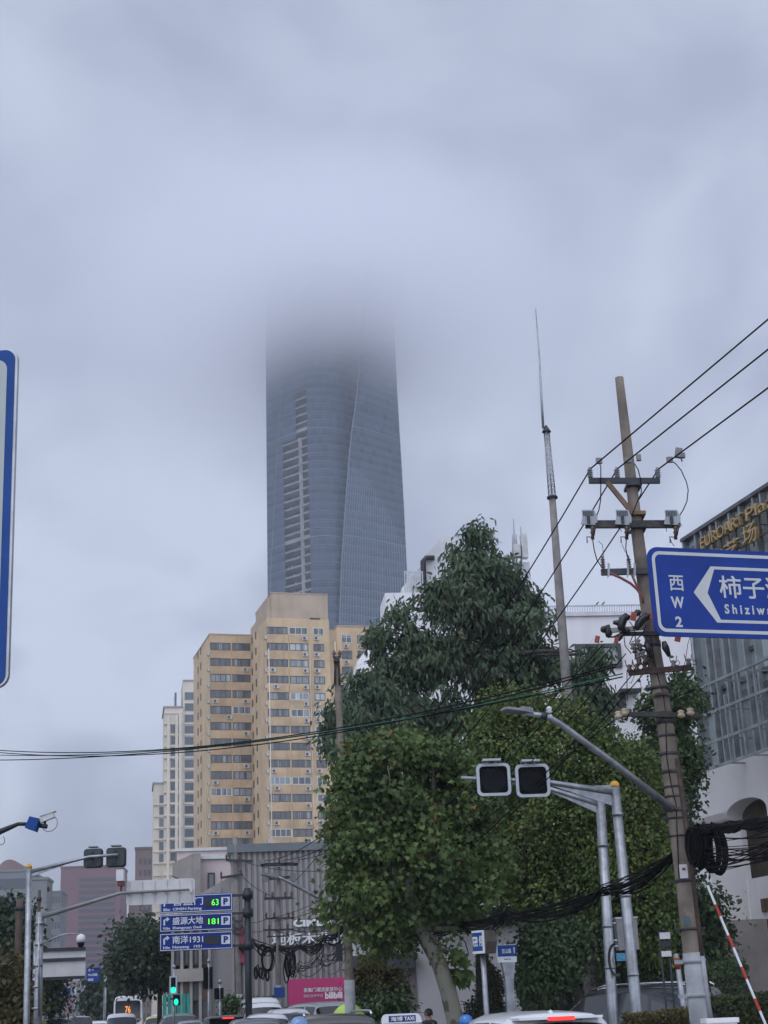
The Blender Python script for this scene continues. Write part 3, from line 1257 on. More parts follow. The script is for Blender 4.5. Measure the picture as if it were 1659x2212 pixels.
far_block('mauve_office_block', 'mauve slab office block with grey window bands far down the street', 497, 985, 868, 480, 'mauve_clad', 4, 20, band=(650, 945, 950), step=(48 * .2646) * 480 / 3322 / 0.99, cat='office building')
r_, f_, z_, w_ = far_block('brown_apartment_tower', 'dull brown apartment tower with stepped left edge behind the blank sign back', 1105, 1265, 712, 400, 'far_brown', 8, 16, band=(1130, 1240, 790), step=2.9, cols=3, cat='apartment building')
mb = MB(f_.M())
k = 0
while 10 + k * 6 < z_ - 6:
    mb.box(-1.6 - (k % 2) * .5, -0.01, 4 + k * 6, 10.0 + k * 6 - .01, -10, -2)
    k += 1
mb.build('balcony', M_('far_brown'), r_)
far_block('grey_apartment_block', 'pale grey apartment block with small windows left of the mauve office block', 365, 500, 1070, 430, 'far_grey', 5, 14, band=(425, 498, 1100), step=3.4, cols=3, cat='apartment building')
far_block('water_tank_house', 'grey stair tower topped by a white tank box far left', 255, 385, 965, 300, 'far_grey', 5, 8, cat='building')
r_, f_, z_, w_ = far_block('domed_building', 'long grey building with an arched glass dome at far left edge', -120, 225, 905, 350, 'far_grey', 3, 30, band=(-100, 215, 960), step=4.2, cat='building')
mb = MB(f_.M())
cx = f_.hit(*zD(60, 905))[0]
rr = f_.hit(*zD(150, 905))[0] - cx
mb.tube([(cx, z_ + .5, -26), (cx, z_ + .5, -2)], rr, 24)
mb.build('arched_dome', M_('far_brown'), r_)
# foot bridge over the far street
a, b = P(*zD(450, 1880), 230), P(*zD(900, 1880), 230)
rt = empty('footbridge', (a.x, a.y, 0), 'grey footbridge crossing the far end of the street', 'bridge')
mb = MB()
for px, pz in ((0, 1), (0.5, 1), (1, 1)):
    q = a.lerp(b, px)
    mb.box(q.x - .4, q.x + .4, q.y - .4, q.y + .4, 0.6, q.z - .2)
mb.build('pier', M_('far_grey'), rt)
mb = MB()
mb.bar(a + Vector((-9, 0, 0)), b + Vector((9, 0, 0)), 3.0, 1.1)
mb.build('deck', M_('far_grey'), rt)
mb = MB()
for dy in (-1.4, 1.4):
    mb.bar(a + Vector((-9, dy, 1.7)), b + Vector((9, dy, 1.7)), 0.1, 0.1)
    for k in range(24):
        q = (a + Vector((-9, dy, 0))).lerp(b + Vector((9, dy, 0)), k / 23)
        mb.box(q.x - .04, q.x + .04, q.y - .04, q.y + .04, q.z + .5, q.z + 1.7)
mb.build('railing', M_('railing_metal'), rt)

# ---------------------------------------------------------------- white office block behind the trees
def railing(mb, a, b, h=1.1, n=20, w=0.035):
    a, b = Vector(a), Vector(b)
    up = Vector((0, 0, h))
    mb.bar(a + up, b + up, 0.06)
    mb.bar(a + up * 0.12, b + up * 0.12, 0.04)
    for k in range(n + 1):
        q = a.lerp(b, k / n)
        mb.bar(q, q + up, w)


def white_office():
    c = P(835, 1332, 66)
    O = Vector((c.x, c.y, gz(c.x, c.y)))
    fr = Plane.yaw(O, 6)
    root = empty('white_office_block', O, 'white rendered office block with roof railing and stained roof rooms behind the trees', 'office building')
    W = fr.hit(1560, 1400)[0]
    zt = fr.hit(1290, 1331)[1]
    mb = MB(fr.M())
    mb.box(0, W, 0, zt, -14, 0)
    mb.build('wall', M_('white_render'), root)
    cp = MB(fr.M())
    cp.box(-0.1, W, zt, zt + 0.18, -14.1, 0.12)
    cp.build('roof_edge', M_('dirty_white'), root)
    rl = MB()
    railing(rl, fr.at(0.2, zt + 0.18, -0.2), fr.at(W - .2, zt + 0.18, -0.2), 0.36, 130, 0.03)
    rl.build('roof_railing', M_('railing_metal'), root)
    # stained roof rooms
    f2 = fr.off(-2.5)
    up = MB(f2.M())
    h = lambda x, y: f2.hit(*zB(x, y))
    q = [h(702, 640), h(910, 640), h(910, 272), h(812, 272), h(702, 398)]
    up.prism(q, -5, 0)
    q0, q1 = h(548, 460), h(690, 640)
    up.prism([(q0[0], zt), (q1[0] + .6, zt), (q1[0] + .6, q0[1]), (q0[0] + .9, q0[1]), (q0[0], q0[1] - 1.0)], -5.5, -0.3)
    q0 = h(1282, 430)
    q1 = h(1390, 430)
    up.box(q0[0] - 3, q1[0], zt, q0[1], -4, -0.2)
    up.build('roof_room', M_('dirty_white'), root)
    pp = MB(f2.M())
    a = h(692, 560)
    b = h(692, 418)
    e = h(760, 418)
    pp.tube([(a[0], zt, .2), (a[0], b[1] - .15, .2), (a[0] + .15, b[1], .2), (e[0], e[1], .2)], 0.13, 8)
    pp.build('vent_pipe', M_('dark_steel'), root)
    rl = MB()
    f3 = fr.off(-1.0)
    a, b = f3.hit(*zB(575, 660)), f3.hit(*zB(692, 660))
    railing(rl, f3.at(a[0], a[1], 0), f3.at(b[0], b[1], 0), 1.15, 9, 0.05)
    rl.build('balcony_railing', M_('railing_metal'), root)
    lb = MB(fr.M())
    a, b = fr.hit(*zB(440, 640)), fr.hit(*zB(700, 640))
    lb.box(a[0], b[0], zt - 2.5, a[1], -2.4, 0.05)
    lb.build('balcony', M_('white_render'), root)
    # windows
    def win(x0, y0, x1, y1, f='bronze_frame', g='blue_glass', step=1.3):
        a, b = fr.hit(x0, y1), fr.hit(x1, y0)
        window(root, fr, a[0], b[0], a[1], b[1], f, g, step, 0.16, 0.14)
    win(1245, 1391, 1339, 1444, g='pale_glass')
    win(1311, 1498, 1349, 1550, g='room_glass', step=2.0)
    win(880, 1556, 985, 1600)
    win(1020, 1400, 1110, 1450)
    win(900, 1400, 985, 1440)
    win(1130, 1560, 1200, 1600)
    win(1000, 1690, 1100, 1740)
    win(1180, 1690, 1260, 1740)
    lg = MB(fr.M())
    a, b = fr.hit(1335, 1500), fr.hit(1378, 1500)
    lg.box(a[0], b[0], a[1], a[1] + 0.12, 0, 0.7)
    a, b = fr.hit(1310, 1607), fr.hit(1440, 1607)
    lg.box(a[0], b[0], a[1] - 0.5, a[1], 0, 0.5)
    lg.build('window_canopy', M_('dark_steel'), root)
    sl = MB(fr.M())
    a, b = fr.hit(1080, 1477), fr.hit(1178, 1440)
    n = 26
    for k in range(n):
        x = a[0] + (b[0] - a[0]) * k / n
        sl.box(x, x + 0.05, a[1], b[1], 0.6, 0.66)
    sl.box(a[0], b[0], a[1] - .1, a[1], 0, 0.7)
    sl.build('slatted_balcony', M_('white_frame'), root)
    rl = MB()
    a, b = fr.hit(1436, 1484), fr.hit(1490, 1480)
    railing(rl, fr.at(a[0], a[1], 1.2), fr.at(b[0], b[1], 1.2), 0.5, 8, 0.03)
    rl.build('side_railing', M_('railing_metal'), root)
    # leaning white wing seen at the left of the big tree
    q = [fr.hit(*zB(*t)) for t in ((262, 1300), (262, 1075), (345, 968), (440, 958), (440, 1300))]
    wg = MB(fr.M())
    wg.prism([(q[0][0], 0), (q[4][0], 0), q[3], q[2], q[1]], -6, -0.4)
    wg.build('curved_wing', M_('white_plain'), root)
    return fr, zt


wo_fr, wo_zt = white_office()


def roof_antenna():
    c = P(*zB(1330, 432), 68.2)
    root = empty('panel_antenna', c, 'white panel aerial with thin whips on the white office roof', 'antenna')
    pl = Plane.yaw(c, 6)
    h = lambda x, y: pl.hit(*zB(x, y))
    mb = MB(pl.M())
    a, b = h(1337, 408), h(1365, 255)
    mb.box(a[0], b[0], a[1], b[1], -0.3, 0.1)
    a, b = h(1283, 400), h(1322, 322)
    mb.box(a[0], b[0], a[1], b[1], -0.3, 0.1)
    mb.build('panel', M_('ac_white'), root)
    mb = MB(pl.M())
    for x, y in ((1275, 250), (1282, 150), (1300, 250), (1330, 200)):
        p, q = h(x, 440), h(x, y)
        mb.tube([(p[0], p[1] - .3, -.1), (q[0] - .02, (p[1] + q[1]) / 2, -.1), (q[0], q[1], -.1)], [0.05, 0.045, 0.015], 6)
    p, q = h(1273, 400), h(1365, 400)
    mb.bar((p[0], p[1], -.15), (q[0], q[1], -.15), 0.08)
    mb.build('mast', M_('galvanised'), root)


roof_antenna()


def white_shop():
    zE = lambda x, y: (658.3 + 0.2976 * x, 1755.5 + 0.2976 * y)
    c = P(*zE(345, 1000), 47)
    O = Vector((c.x, c.y, gz(c.x, c.y)))
    fr = Plane.yaw(O, 1.2)
    root = empty('white_shop', O, 'low white walled shop with a dark entrance recess behind the plane tree', 'shop building')
    W = fr.hit(*zE(1560, 1000))[0]
    e1 = fr.hit(*zE(806, 1110))
    zt = fr.hit(*zE(1400, 828))[1]
    mb = MB(fr.M())
    mb.box(e1[0], W, 0, zt, -6, 0)
    mb.box(0, e1[0] - .002, e1[1] + 0.05, zt, -6, -0.3)
    mb.box(0, e1[0] - .002, 0, e1[1] + .05, -6, -3.2)
    mb.build('wall', M_('white_plain'), root)
    rf = MB(fr.M())
    rf.box(-0.05, W + .5, zt, zt + 0.55, -6.1, 0.35)
    rf.build('eaves', M_('dark_steel'), root)
    cn = MB(fr.M())
    a, b = fr.hit(*zE(350, 1150)), fr.hit(*zE(722, 1030))
    cn.box(a[0], b[0] + .3, a[1], b[1], -0.28, 0.5)
    cn.build('canopy', mat('slate_panel', (0.085, 0.09, 0.10), 0.6), root)
    dk = MB(fr.M())
    dk.box(0.1, e1[0] - .3, 0, e1[1], -3.19, -3.0)
    dk.build('entrance_glazing', M_('room_glass'), root)
    fm = MB(fr.M())
    fm.box(e1[0] - .28, e1[0] - .003, 0, e1[1] + .04, -0.6, 0.05)
    fm.build('door_frame', M_('stone_clad'), root)
    # recess on the right with a grey column and an inner wall
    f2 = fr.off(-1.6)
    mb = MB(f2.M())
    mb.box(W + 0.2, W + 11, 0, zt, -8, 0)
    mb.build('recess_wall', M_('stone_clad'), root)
    mb = MB(fr.M())
    mb.box(W + 0.02, W + 0.42, 0, zt - .6, -0.5, 0.05)
    mb.build('column', M_('grey_sheet'), root)
    for a0 in (W + 1.2, W + 3.2, W + 5.4):
        window(root, f2, a0, a0 + 1.4, 0.6, 2.2, 'bronze_frame', 'room_glass', 0.8, 0.07)


white_shop()

# ---------------------------------------------------------------- glass and white corner building on the right
mat('gold_letter', (0.50, 0.36, 0.16), 0.4, 0.5, var=0.15, scale=4)
mat('rust_letter', (0.14, 0.075, 0.04), 0.7, var=0.2, scale=3)
mat('plaza_frame', (0.13, 0.13, 0.135), 0.5, 0.3, var=0.25, scale=1.5, streak=0.3)
mat('plaza_fin', (0.33, 0.35, 0.36), 0.45, 0.5, var=0.15, scale=2, streak=0.3)
mat('plaza_white', (0.79, 0.765, 0.75), 0.85, var=0.04, scale=0.4, streak=0.12)
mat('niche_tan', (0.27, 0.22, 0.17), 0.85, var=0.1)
glass_mat('plaza_glass', (0.19, 0.225, 0.23), (0.46, 0.52, 0.51), stripe=0.8, rough=0.08, amount=0.7)  # raised base colours stand in for sky reflected in the panes


glass_mat('parapet_glass', (0.48, 0.53, 0.54), (0.62, 0.66, 0.66), stripe=0.8, rough=0.15, amount=0.6)  # pale base colours imitate bright sky showing through the parapet panes


def plaza():
    zF = lambda x, y: ((2680 + x * 0.2074) / 1.8228, (1850 + y * 0.2074) / 1.8228)
    zG = lambda x, y: ((2680 + x * 0.29385) / 1.8228, (2500 + y * 0.29385) / 1.8228)
    zH = lambda x, y: ((2600 + x * 0.3618) / 1.8228, (2900 + y * 0.3618) / 1.8228)
    c = P(*zF(25, 1310), 52)
    O = Vector((c.x, c.y, gz(c.x, c.y)))
    az = R(17.0)
    fr = Plane(O, (math.sin(az), -math.cos(az), 0))
    root = empty('corner_plaza', O, 'corner building with grimy glass wall and gold letters above a white arched base', 'commercial building')
    zt = fr.hit(*zF(25, 1310))[1]
    zb = fr.hit(*zH(325, 460))[1]
    L = 22.0
    mb = MB(fr.M())
    mb.box(0.0, L, zb, zt - .13, -16, -0.35)
    mb.build('core', M_('plaza_frame'), root)
    # panes, sill line by sill line
    z = lambda p: fr.hit(*p)[1]
    a_of = lambda p: fr.hit(*p)[0]
    vs = [a_of(zF(x, y)) for x, y in ((35, 1400), (262, 1300), (378, 1250), (550, 1130), (668, 1050), (905, 900), (1100, 780), (1350, 560), (1490, 480))]
    d0 = vs[-1] - vs[-2]
    while vs[-1] < L:
        vs.append(vs[-1] + (1.0 if len(vs) % 2 else 0.55))
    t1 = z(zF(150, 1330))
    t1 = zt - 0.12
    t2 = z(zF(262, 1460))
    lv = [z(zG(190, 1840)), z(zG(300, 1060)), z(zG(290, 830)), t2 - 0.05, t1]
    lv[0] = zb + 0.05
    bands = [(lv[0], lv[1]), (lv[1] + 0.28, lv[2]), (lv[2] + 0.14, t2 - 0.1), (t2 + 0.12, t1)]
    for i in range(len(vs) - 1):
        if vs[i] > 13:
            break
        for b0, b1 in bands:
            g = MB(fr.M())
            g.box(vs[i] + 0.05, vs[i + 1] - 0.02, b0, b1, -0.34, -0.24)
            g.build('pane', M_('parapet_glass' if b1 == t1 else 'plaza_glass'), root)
    fn = MB(fr.M())
    for i, a in enumerate(vs):
        fn.box(a - 0.05, a + 0.05, zb + 0.05, zt - .12, -0.3, 0.0)
    fn.build('mullion', M_('plaza_fin'), root)
    bb = MB(fr.M())
    bb.box(-0.05, L, zt - 0.12, zt, -16, 0.06)
    bb.box(0, L, t2 - 0.1, t2 + 0.12, -0.34, -0.1)
    bb.box(0, L, lv[1], lv[1] + 0.28, -0.34, -0.12)
    bb.box(0, L, lv[2], lv[2] + 0.14, -0.34, -0.12)
    aa, ab = vs[6], vs[7]
    bb.box(a_of(zG(840, 160)), a_of(zG(970, 110)), z(zG(900, 160)) - .08, z(zG(900, 160)) + .05, -0.3, -0.15)
    bb.box(a_of(zG(940, 930)), a_of(zG(1050, 910)), z(zG(1000, 930)) - .08, z(zG(1000, 930)) + .05, -0.3, -0.15)
    bb.build('transom', M_('plaza_frame'), root)
    wh = MB(fr.M())
    wh.tube([(vs[0] + .02, zb, 0.03), (vs[0] + .02, zt - .4, 0.03)], 0.07, 8)
    wh.build('corner_pipe', M_('plaza_fin'), root)
    # outrigger rails that run past the corner, with slim posts
    rl = MB(fr.M())
    f2 = fr.off(0.9)
    for x, y in ((45, 810), (80, 1175), (115, 1550), (150, 1875)):
        a, b = f2.hit(*zG(x, y))
        rl.bar((a, b, 0.9), (L, b, 0.9), 0.09, 0.07)
        for k in range(1, 9):
            aa = a + 0.9 + k * 1.5
            rl.bar((aa, b, 0.9), (aa, b, -0.1), 0.05)
    zlo = f2.hit(*zG(150, 1875))[1]
    zhi = f2.hit(*zG(200, 760))[1]
    zmd = f2.hit(*zG(500, 620))[1]
    a0 = f2.hit(*zG(190, 770))[0]
    for k, (hi) in enumerate((zhi, zmd, zmd - .5, zmd, zmd, zmd - .3, zmd)):
        aa = a0 + k * (f2.hit(*zG(490, 620))[0] - a0) * (0.62 if k > 1 else 1)
        rl.bar((aa, zlo, 0.9), (aa, hi, 0.9), 0.07)
    rl.build('outrigger_rail', M_('plaza_fin'), root)
    # parapet lettering
    sg = MB(fr.M())
    for word, x0, x1, hgt, dz in (('EUROART', 585, 1390, 1.0, 0), ('Plaza', 1455, 2140, 1.0, 0)):
        zl = z(zF(640, 1500))
        zh = z(zF(640, 1275))
        a_, b_ = a_of(zF(x0, 1380 - (x0 - 600) * .62)), a_of(zF(x1, 1380 - (x1 - 600) * .62))
        add_text(sg, word, a_, b_, zl, zh, 0.32, 0.12, -0.004)
    zl2, zh2 = z(zF(1200, 1640)), z(zF(1200, 1290))
    add_text(sg, '欧艺', a_of(zF(700, 1480)), a_of(zF(1330, 1340)), zl2 - .1, zh2 - .05, 0.32, 0.12, 0.0)
    add_text(sg, '广场', a_of(zF(1080, 1290)), a_of(zF(1700, 1230)), zl2 - .1, zh2, 0.33, 0.12, 0.0) if False else None
    add_text(sg, '场', a_of(zF(1400, 1340)), a_of(zF(1680, 1230)), zl2 + .05, zh2 + .1, 0.33, 0.12, 0.0)
    sg.build('parapet_lettering', M_('gold_letter'), root)
    rk = MB(fr.M())
    for zz in (z(zF(640, 1500)) + .1, z(zF(640, 1275)) - .1, zl2 + .2):
        rk.bar((a_of(zF(590, 1380)), zz, 0.24), (9, zz, 0.24), 0.06)
    for k in range(16):
        aa = a_of(zF(590, 1380)) + k * 0.5
        rk.bar((aa, zl2, 0.2), (aa, zh2 + .9, 0.2), 0.04)
        rk.bar((aa, zh2, -0.2), (aa, zh2, 0.2), 0.04)
    rk.build('letter_rack', M_('bamboo_pole'), root)
    # white base with an arched niche
    f3 = fr.off(0.25)
    h3 = lambda x, y: f3.hit(*zH(x, y))
    aL, sp = h3(712, 890)
    aR = h3(1165, 850)[0]
    apex = h3(930, 668)[1]
    btm = h3(900, 1560)[1]
    mid = (aL + aR) / 2
    r = (aR - aL) / 2
    rz = apex - sp
    arch = [(mid + r * math.cos(math.pi * k / 18), sp + rz * math.sin(math.pi * k / 18)) for k in range(19)]
    b0 = h3(325, 460)[0] - 0.02
    wb = MB(f3.M())
    wb.prism([(b0, sp), (aL, sp)] + arch[::-1][1:-1] + [(aR, sp), (L, sp), (L, zb), (b0, zb)], -0.6, 0)
    lo = h3(400, 905)[1]
    wb.box(b0, aL, lo, sp - .002, -0.6, 0)
    wb.box(b0 + 0.35, aL, 0, lo - .002, -0.6, -0.25)
    a3 = h3(640, 1800)[0]
    wb.box(a3, aL + (aR - aL) * .30, 0, lo - .5, -0.249, -0.05)
    wb.box(aR, L, btm, sp - .002, -0.6, 0)
    dz = h3(1000, 2140)[1]
    ad = h3(915, 2150)[0]
    wb.box(aL + .002, ad, 0, btm - 0.002, -0.6, -0.1)
    wb.box(ad + .002, L, dz, btm - .002, -0.6, -0.1)
    wb.build('base_wall', M_('plaza_white'), root)
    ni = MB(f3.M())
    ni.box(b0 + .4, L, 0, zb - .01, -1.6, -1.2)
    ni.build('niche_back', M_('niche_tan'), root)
    w0 = h3(905, 1000)[0]
    window(root, f3.off(-1.19), w0, aR + 1.2, btm + .1, sp + rz * .6, 'plaza_fin', 'blue_glass', 0.6, 0.06)
    window(root, f3.off(-1.18), ad + .1, ad + 6, 0.3, dz, 'plaza_fin', 'blue_glass', 1.2, 0.08)
    lt = MB(f3.M())
    q = h3(1078, 1770)
    add_text(lt, 'Café', q[0], q[0] + 1.3, q[1] - .42, q[1], -0.099, 0.06, 0.03) if False else None
    for k in range(4):
        lt.box(q[0] + k * 0.3, q[0] + k * 0.3 + 0.22, q[1] - 0.40, q[1], -0.1, -0.03)
    for k in range(3):
        lt.box(q[0] + .2 + k * 0.3, q[0] + .2 + k * 0.3 + 0.2, q[1] - 1.0, q[1] - 0.62, -0.1, -0.03)
    lt.build_each('wall_letter', M_('rust_letter'), root)
    return fr


plaza()

# ---------------------------------------------------------------- road signs
mat('sign_blue', (0.005, 0.034, 0.225), 0.6, spec=0.25, var=0.10, scale=1.2, streak=0.14)
mat('sign_blue_dull', (0.010, 0.058, 0.235), 0.6, spec=0.25, var=0.10, scale=1.2, streak=0.14)
mat('sign_white', (0.46, 0.48, 0.47), 0.5, var=0.03)
mat('sign_pale', (0.62, 0.63, 0.63), 0.5, var=0.03)
mat('sign_grey_panel', (0.36, 0.40, 0.385), 0.5, var=0.03)
mat('sign_back', (0.60, 0.585, 0.575), 0.55, 0.2, var=0.08, scale=1.5, streak=0.12)
mat('alu_edge', (0.45, 0.46, 0.47), 0.4, 0.7)
mat('led_green', (0.0, 0.02, 0.0), 0.5, emit=(0.10, 1.0, 0.12), estr=1.6)
mat('led_panel', (0.012, 0.014, 0.012), 0.4)
mat('black_plastic', (0.012, 0.013, 0.015), 0.4, var=0.1)


def mk(name, mats, parent, M, fn, local=False):
    mb = MB(M)
    fn(mb)
    return mb.build(name, mats, parent, local)


def shizi_sign():
    zI = lambda x, y: ((2424 + x * 0.36166) / 1.8228, (1800 + y * 0.36166) / 1.8228)
    c = P(1405, 1290, 22)
    pl = Plane.yaw(c, 16)
    h = lambda x, y: pl.hit(*zI(x, y))
    aL = (h(362, 1080)[0] + h(405, 1850)[0]) / 2
    zT, zB_ = h(600, 985)[1], h(560, 1950)[1]
    aR = aL + 3.9
    base = pl.at(aR + 0.7, 0, -0.35)
    base.z = gz(base.x, base.y)
    root = empty('street_sign', base, 'big blue street sign with white arrow border before the brown pole', 'road sign')
    r = 0.17
    b = mk('board', M_('sign_blue'), root, pl.M(), lambda m: m.prism(rrect(aL, aR, zB_, zT, r), -0.03, 0.0))
    mb = MB(pl.M())
    o, i = rrect(aL + .065, aR - .065, zB_ + .065, zT - .065, r - .04), rrect(aL + .115, aR - .115, zB_ + .115, zT - .115, r - .08)
    n = len(o)
    vo = [mb._v((*q, 0.004)) for q in o]
    vi = [mb._v((*q, 0.004)) for q in i]
    for k in range(n):
        mb.face((vo[k], vo[(k + 1) % n], vi[(k + 1) % n], vi[k]))
    mb.build('border', M_('sign_white'), b)
    zm = (zT + zB_) / 2
    ax = h(850, 1485)[0]
    a1 = h(1030, 1180)[0]
    a2 = h(1000, 1480)[0]
    top, bot = zT - 0.27, zB_ + 0.23
    mb = MB(pl.M())
    t = 0.045
    ar = aR - 0.35
    mb.poly([(ax, zm, .004), (a2, zm, .004), (a1 + .055, top - t, .004), (a1, top, .004)])
    mb.poly([(ax, zm, .004), (a1 + .01, bot, .004), (a1 + .075, bot + t, .004), (a2, zm, .004)])
    mb.poly([(a1, top, .004), (a1 + .055, top - t, .004), (ar - t, top - t, .004), (ar, top, .004)])
    mb.poly([(a1 + .01, bot, .004), (ar, bot, .004), (ar - t, bot + t, .004), (a1 + .075, bot + t, .004)])
    mb.poly([(ar, bot, .004), (ar, top, .004), (ar - t, top - t, .004), (ar - t, bot + t, .004)])
    mb.build('arrow_border', M_('sign_white'), b)
    mb = MB(pl.M())
    def tx(s, x0, y0, x1, y1, bold=0.014):
        a_, b_ = h(x0, y1), h(x1, y0)
        am, bm = h(x0, y0), h(x1, y1)
        add_text(mb, s, (a_[0] + am[0]) / 2, (b_[0] + bm[0]) / 2, (a_[1] + bm[1]) / 2, (am[1] + b_[1]) / 2, 0.003, 0.002, bold)
    tx('西', 582, 1288, 738, 1455)
    tx('W', 602, 1520, 745, 1645, 0.03)
    tx('2', 650, 1735, 725, 1850, 0.03)
    a0, z1 = h(1115, 1285)
    wch = h(1340, 1300)[0] - a0
    hch = z1 - h(1130, 1530)[1]
    add_text(mb, '柿子湾路', a0, a0 + wch * 4.45, z1 - hch, z1, 0.003, 0.002, 0.016)
    a0, z1 = h(1180, 1600)
    hh = z1 - h(1185, 1705)[1]
    add_text(mb, 'S h i z i w a n   R d .', a0, a0 + (h(1640, 1700)[0] - a0) * 1.98, z1 - hh, z1, 0.003, 0.002, 0.03)
    mb.build('lettering', M_('sign_white'), b)
    mb = MB(pl.M())
    for zz in (zT - .3, zB_ + .3):
        mb.bar((aL + .3, zz, -0.07), (aR + 0.75, zz, -0.07), 0.08)
    mb.build('rail', M_('galvanised'), root)
    mb = MB()
    mb.tube([base, (base.x, base.y, c.z + zT + 0.5)], 0.13, 14)
    mb.build('post', M_('galvanised'), root)


shizi_sign()


def left_sign():
    c = P(20, 1100, 16)
    pl = Plane.yaw(c, -6)
    zJ = lambda x, y: (x * 0.67797 / 1.8228, (1300 + y * 0.67797) / 1.8228)
    h = lambda x, y: pl.hit(*zJ(x, y))
    zT, zB_ = h(60, 112)[1], h(30, 2060)[1]
    aR = (h(92, 300)[0] + h(52, 1900)[0]) / 2
    aL = aR - 3.2
    base = pl.at(aL - 0.4, 0, -0.3)
    base.z = 0
    root = empty('direction_sign', base, 'tall blue direction sign cut by the left edge of the photo, pale panel inside', 'road sign')
    M0 = pl.M()
    # the board leans a touch, following its bent mounting
    lean = math.atan2(h(92, 300)[0] - h(52, 1900)[0], zT - zB_) * 0.75
    M0 = M0 @ Matrix.Translation((aR, (zT + zB_) / 2, 0)) @ Matrix.Rotation(-lean, 4, 'Z') @ Matrix.Translation((-aR, -(zT + zB_) / 2, 0))
    b = mk('board', M_('sign_blue_dull'), root, M0, lambda m: m.prism(rrect(aL, aR - .03, zB_, zT, 0.12), -0.01, 0.0))
    mk('edge_frame', M_('alu_edge'), b, M0, lambda m: m.prism(rrect(aL - .02, aR, zB_ - .02, zT + .02, 0.14), -0.07, -0.012))
    mk('pale_panel', M_('sign_grey_panel'), b, M0, lambda m: m.prism(rrect(aL + .14, aR - .115, zB_ + .14, zT - .12, 0.12), 0.001, 0.006))
    mb = MB()
    mb.tube([base, (base.x, base.y, pl.at(0, zT, 0).z)], 0.12, 12)
    mb.build('post', M_('galvanised'), root)
    mb = MB(pl.M())
    for zz in (zT - .6, zB_ + .6):
        mb.bar((aL - .5, zz, -0.12), (aR - .2, zz, -0.12), 0.1)
    mb.build('rail', M_('galvanised'), root)


left_sign()


def parking_sign():
    c = P(425, 1990, 48)
    pl = Plane.yaw(c, 0)
    h = lambda x, y: pl.hit(*zC(x, y))
    pb = pl.at(pl.hit(535, 2050)[0], 0, -0.12)
    base = Vector((pb.x, pb.y, gz(pb.x, pb.y)))
    root = empty('parking_guide_sign', base, 'three stacked blue parking boards with green digits on a dark post', 'parking sign')
    ptop = pl.hit(531, 1918)[1] + c.z
    mk('post', M_('dark_steel'), root, None, lambda m: m.tube([base, (base.x, base.y, ptop)], 0.105, 14))
    def brk(m):
        for y in (600, 730, 965):
            a, z = h(765, y)
            m.bar(pl.at(a - 1.2, z, -0.06), pl.at(pl.hit(535, 2000)[0], z, -0.12), 0.07)
            q = pl.at(pl.hit(535, 2000)[0], z, -0.12)
            m.lathe((q.x, q.y, q.z - .12), [(0.16, 0), (0.16, 0.24)], 12)
    mk('bracket', M_('dark_steel'), root, None, brk)
    a0, a1 = (h(236, 800)[0] + h(240, 1000)[0]) / 2, (h(765, 700)[0] + h(768, 980)[0]) / 2
    am = (a0 + a1) / 2
    xm = 500
    rows = []
    for (yt, yb) in ((592, 722), (733, 857), (868, 998)):
        rows.append((h(xm, yt)[1], h(xm, yb)[1]))
    texts = (('喜盈门', 'CIMEN Parking', '80m', '63'), ('盛源大地', 'Shengyuan Dadi', '910m', '181'), ('南洋1931', 'Nanyang   1931', '510m', ''))
    W = a1 - a0
    for (zt, zb), (cn, en, dist, num) in zip(rows, texts):
        hh = zt - zb
        fx = lambda t: a0 + W * t
        fz = lambda t: zb + hh * t
        b = mk('board', M_('sign_blue'), root, pl.M(), lambda m: m.prism(rrect(a0, a1, zb, zt, 0.03, 3), -0.05, 0))
        def bd(m):
            m.box(fx(.008), fx(.992), fz(.93), fz(.965), 0, .006)
            m.box(fx(.008), fx(.992), fz(.035), fz(.07), 0, .006)
            m.box(fx(.008), fx(.016), fz(.07), fz(.93), 0, .006)
            m.box(fx(.984), fx(.992), fz(.07), fz(.93), 0, .006)
            # arrow: up then right
            m.box(fx(.05), fx(.072), fz(.38), fz(.72), 0, .006)
            m.box(fx(.072), fx(.10), fz(.68), fz(.78), 0, .006)
            m.poly([(fx(.095), fz(.60), .006), (fx(.135), fz(.74), .006), (fx(.095), fz(.88), .006)])
            add_text(m, dist, fx(.045), fx(.14), fz(.12), fz(.28), 0.0, 0.006, .03)
            add_text(m, cn, fx(.175), fx(.175 + .14 * (3 if cn == '喜盈门' else 3)), fz(.40), fz(.84), 0.0, 0.006, .02)
            add_text(m, en, fx(.175), fx(.575), fz(.10), fz(.29), 0.0, 0.006, .025)
            m.box(fx(.845), fx(.965), fz(.28), fz(.78), 0, .006)
        mk('lettering', M_('sign_pale'), b, pl.M(), bd)
        def pp(m):
            add_text(m, 'P', fx(.875), fx(.94), fz(.35), fz(.72), 0.006, .006, .05)
        mk('parking_letter', M_('sign_blue'), b, pl.M(), pp)
        d = mk('led_panel', M_('led_panel'), b, pl.M(), lambda m: m.box(fx(.62), fx(.815), fz(.28), fz(.74), 0, .012))
        if num:
            x0 = .735 if len(num) == 2 else .69
            mk('digits', M_('led_green'), d, pl.M(), lambda m: add_text(m, num, fx(x0 - .02), fx(.81), fz(.34), fz(.68), 0.012, .006, .0))


parking_sign()

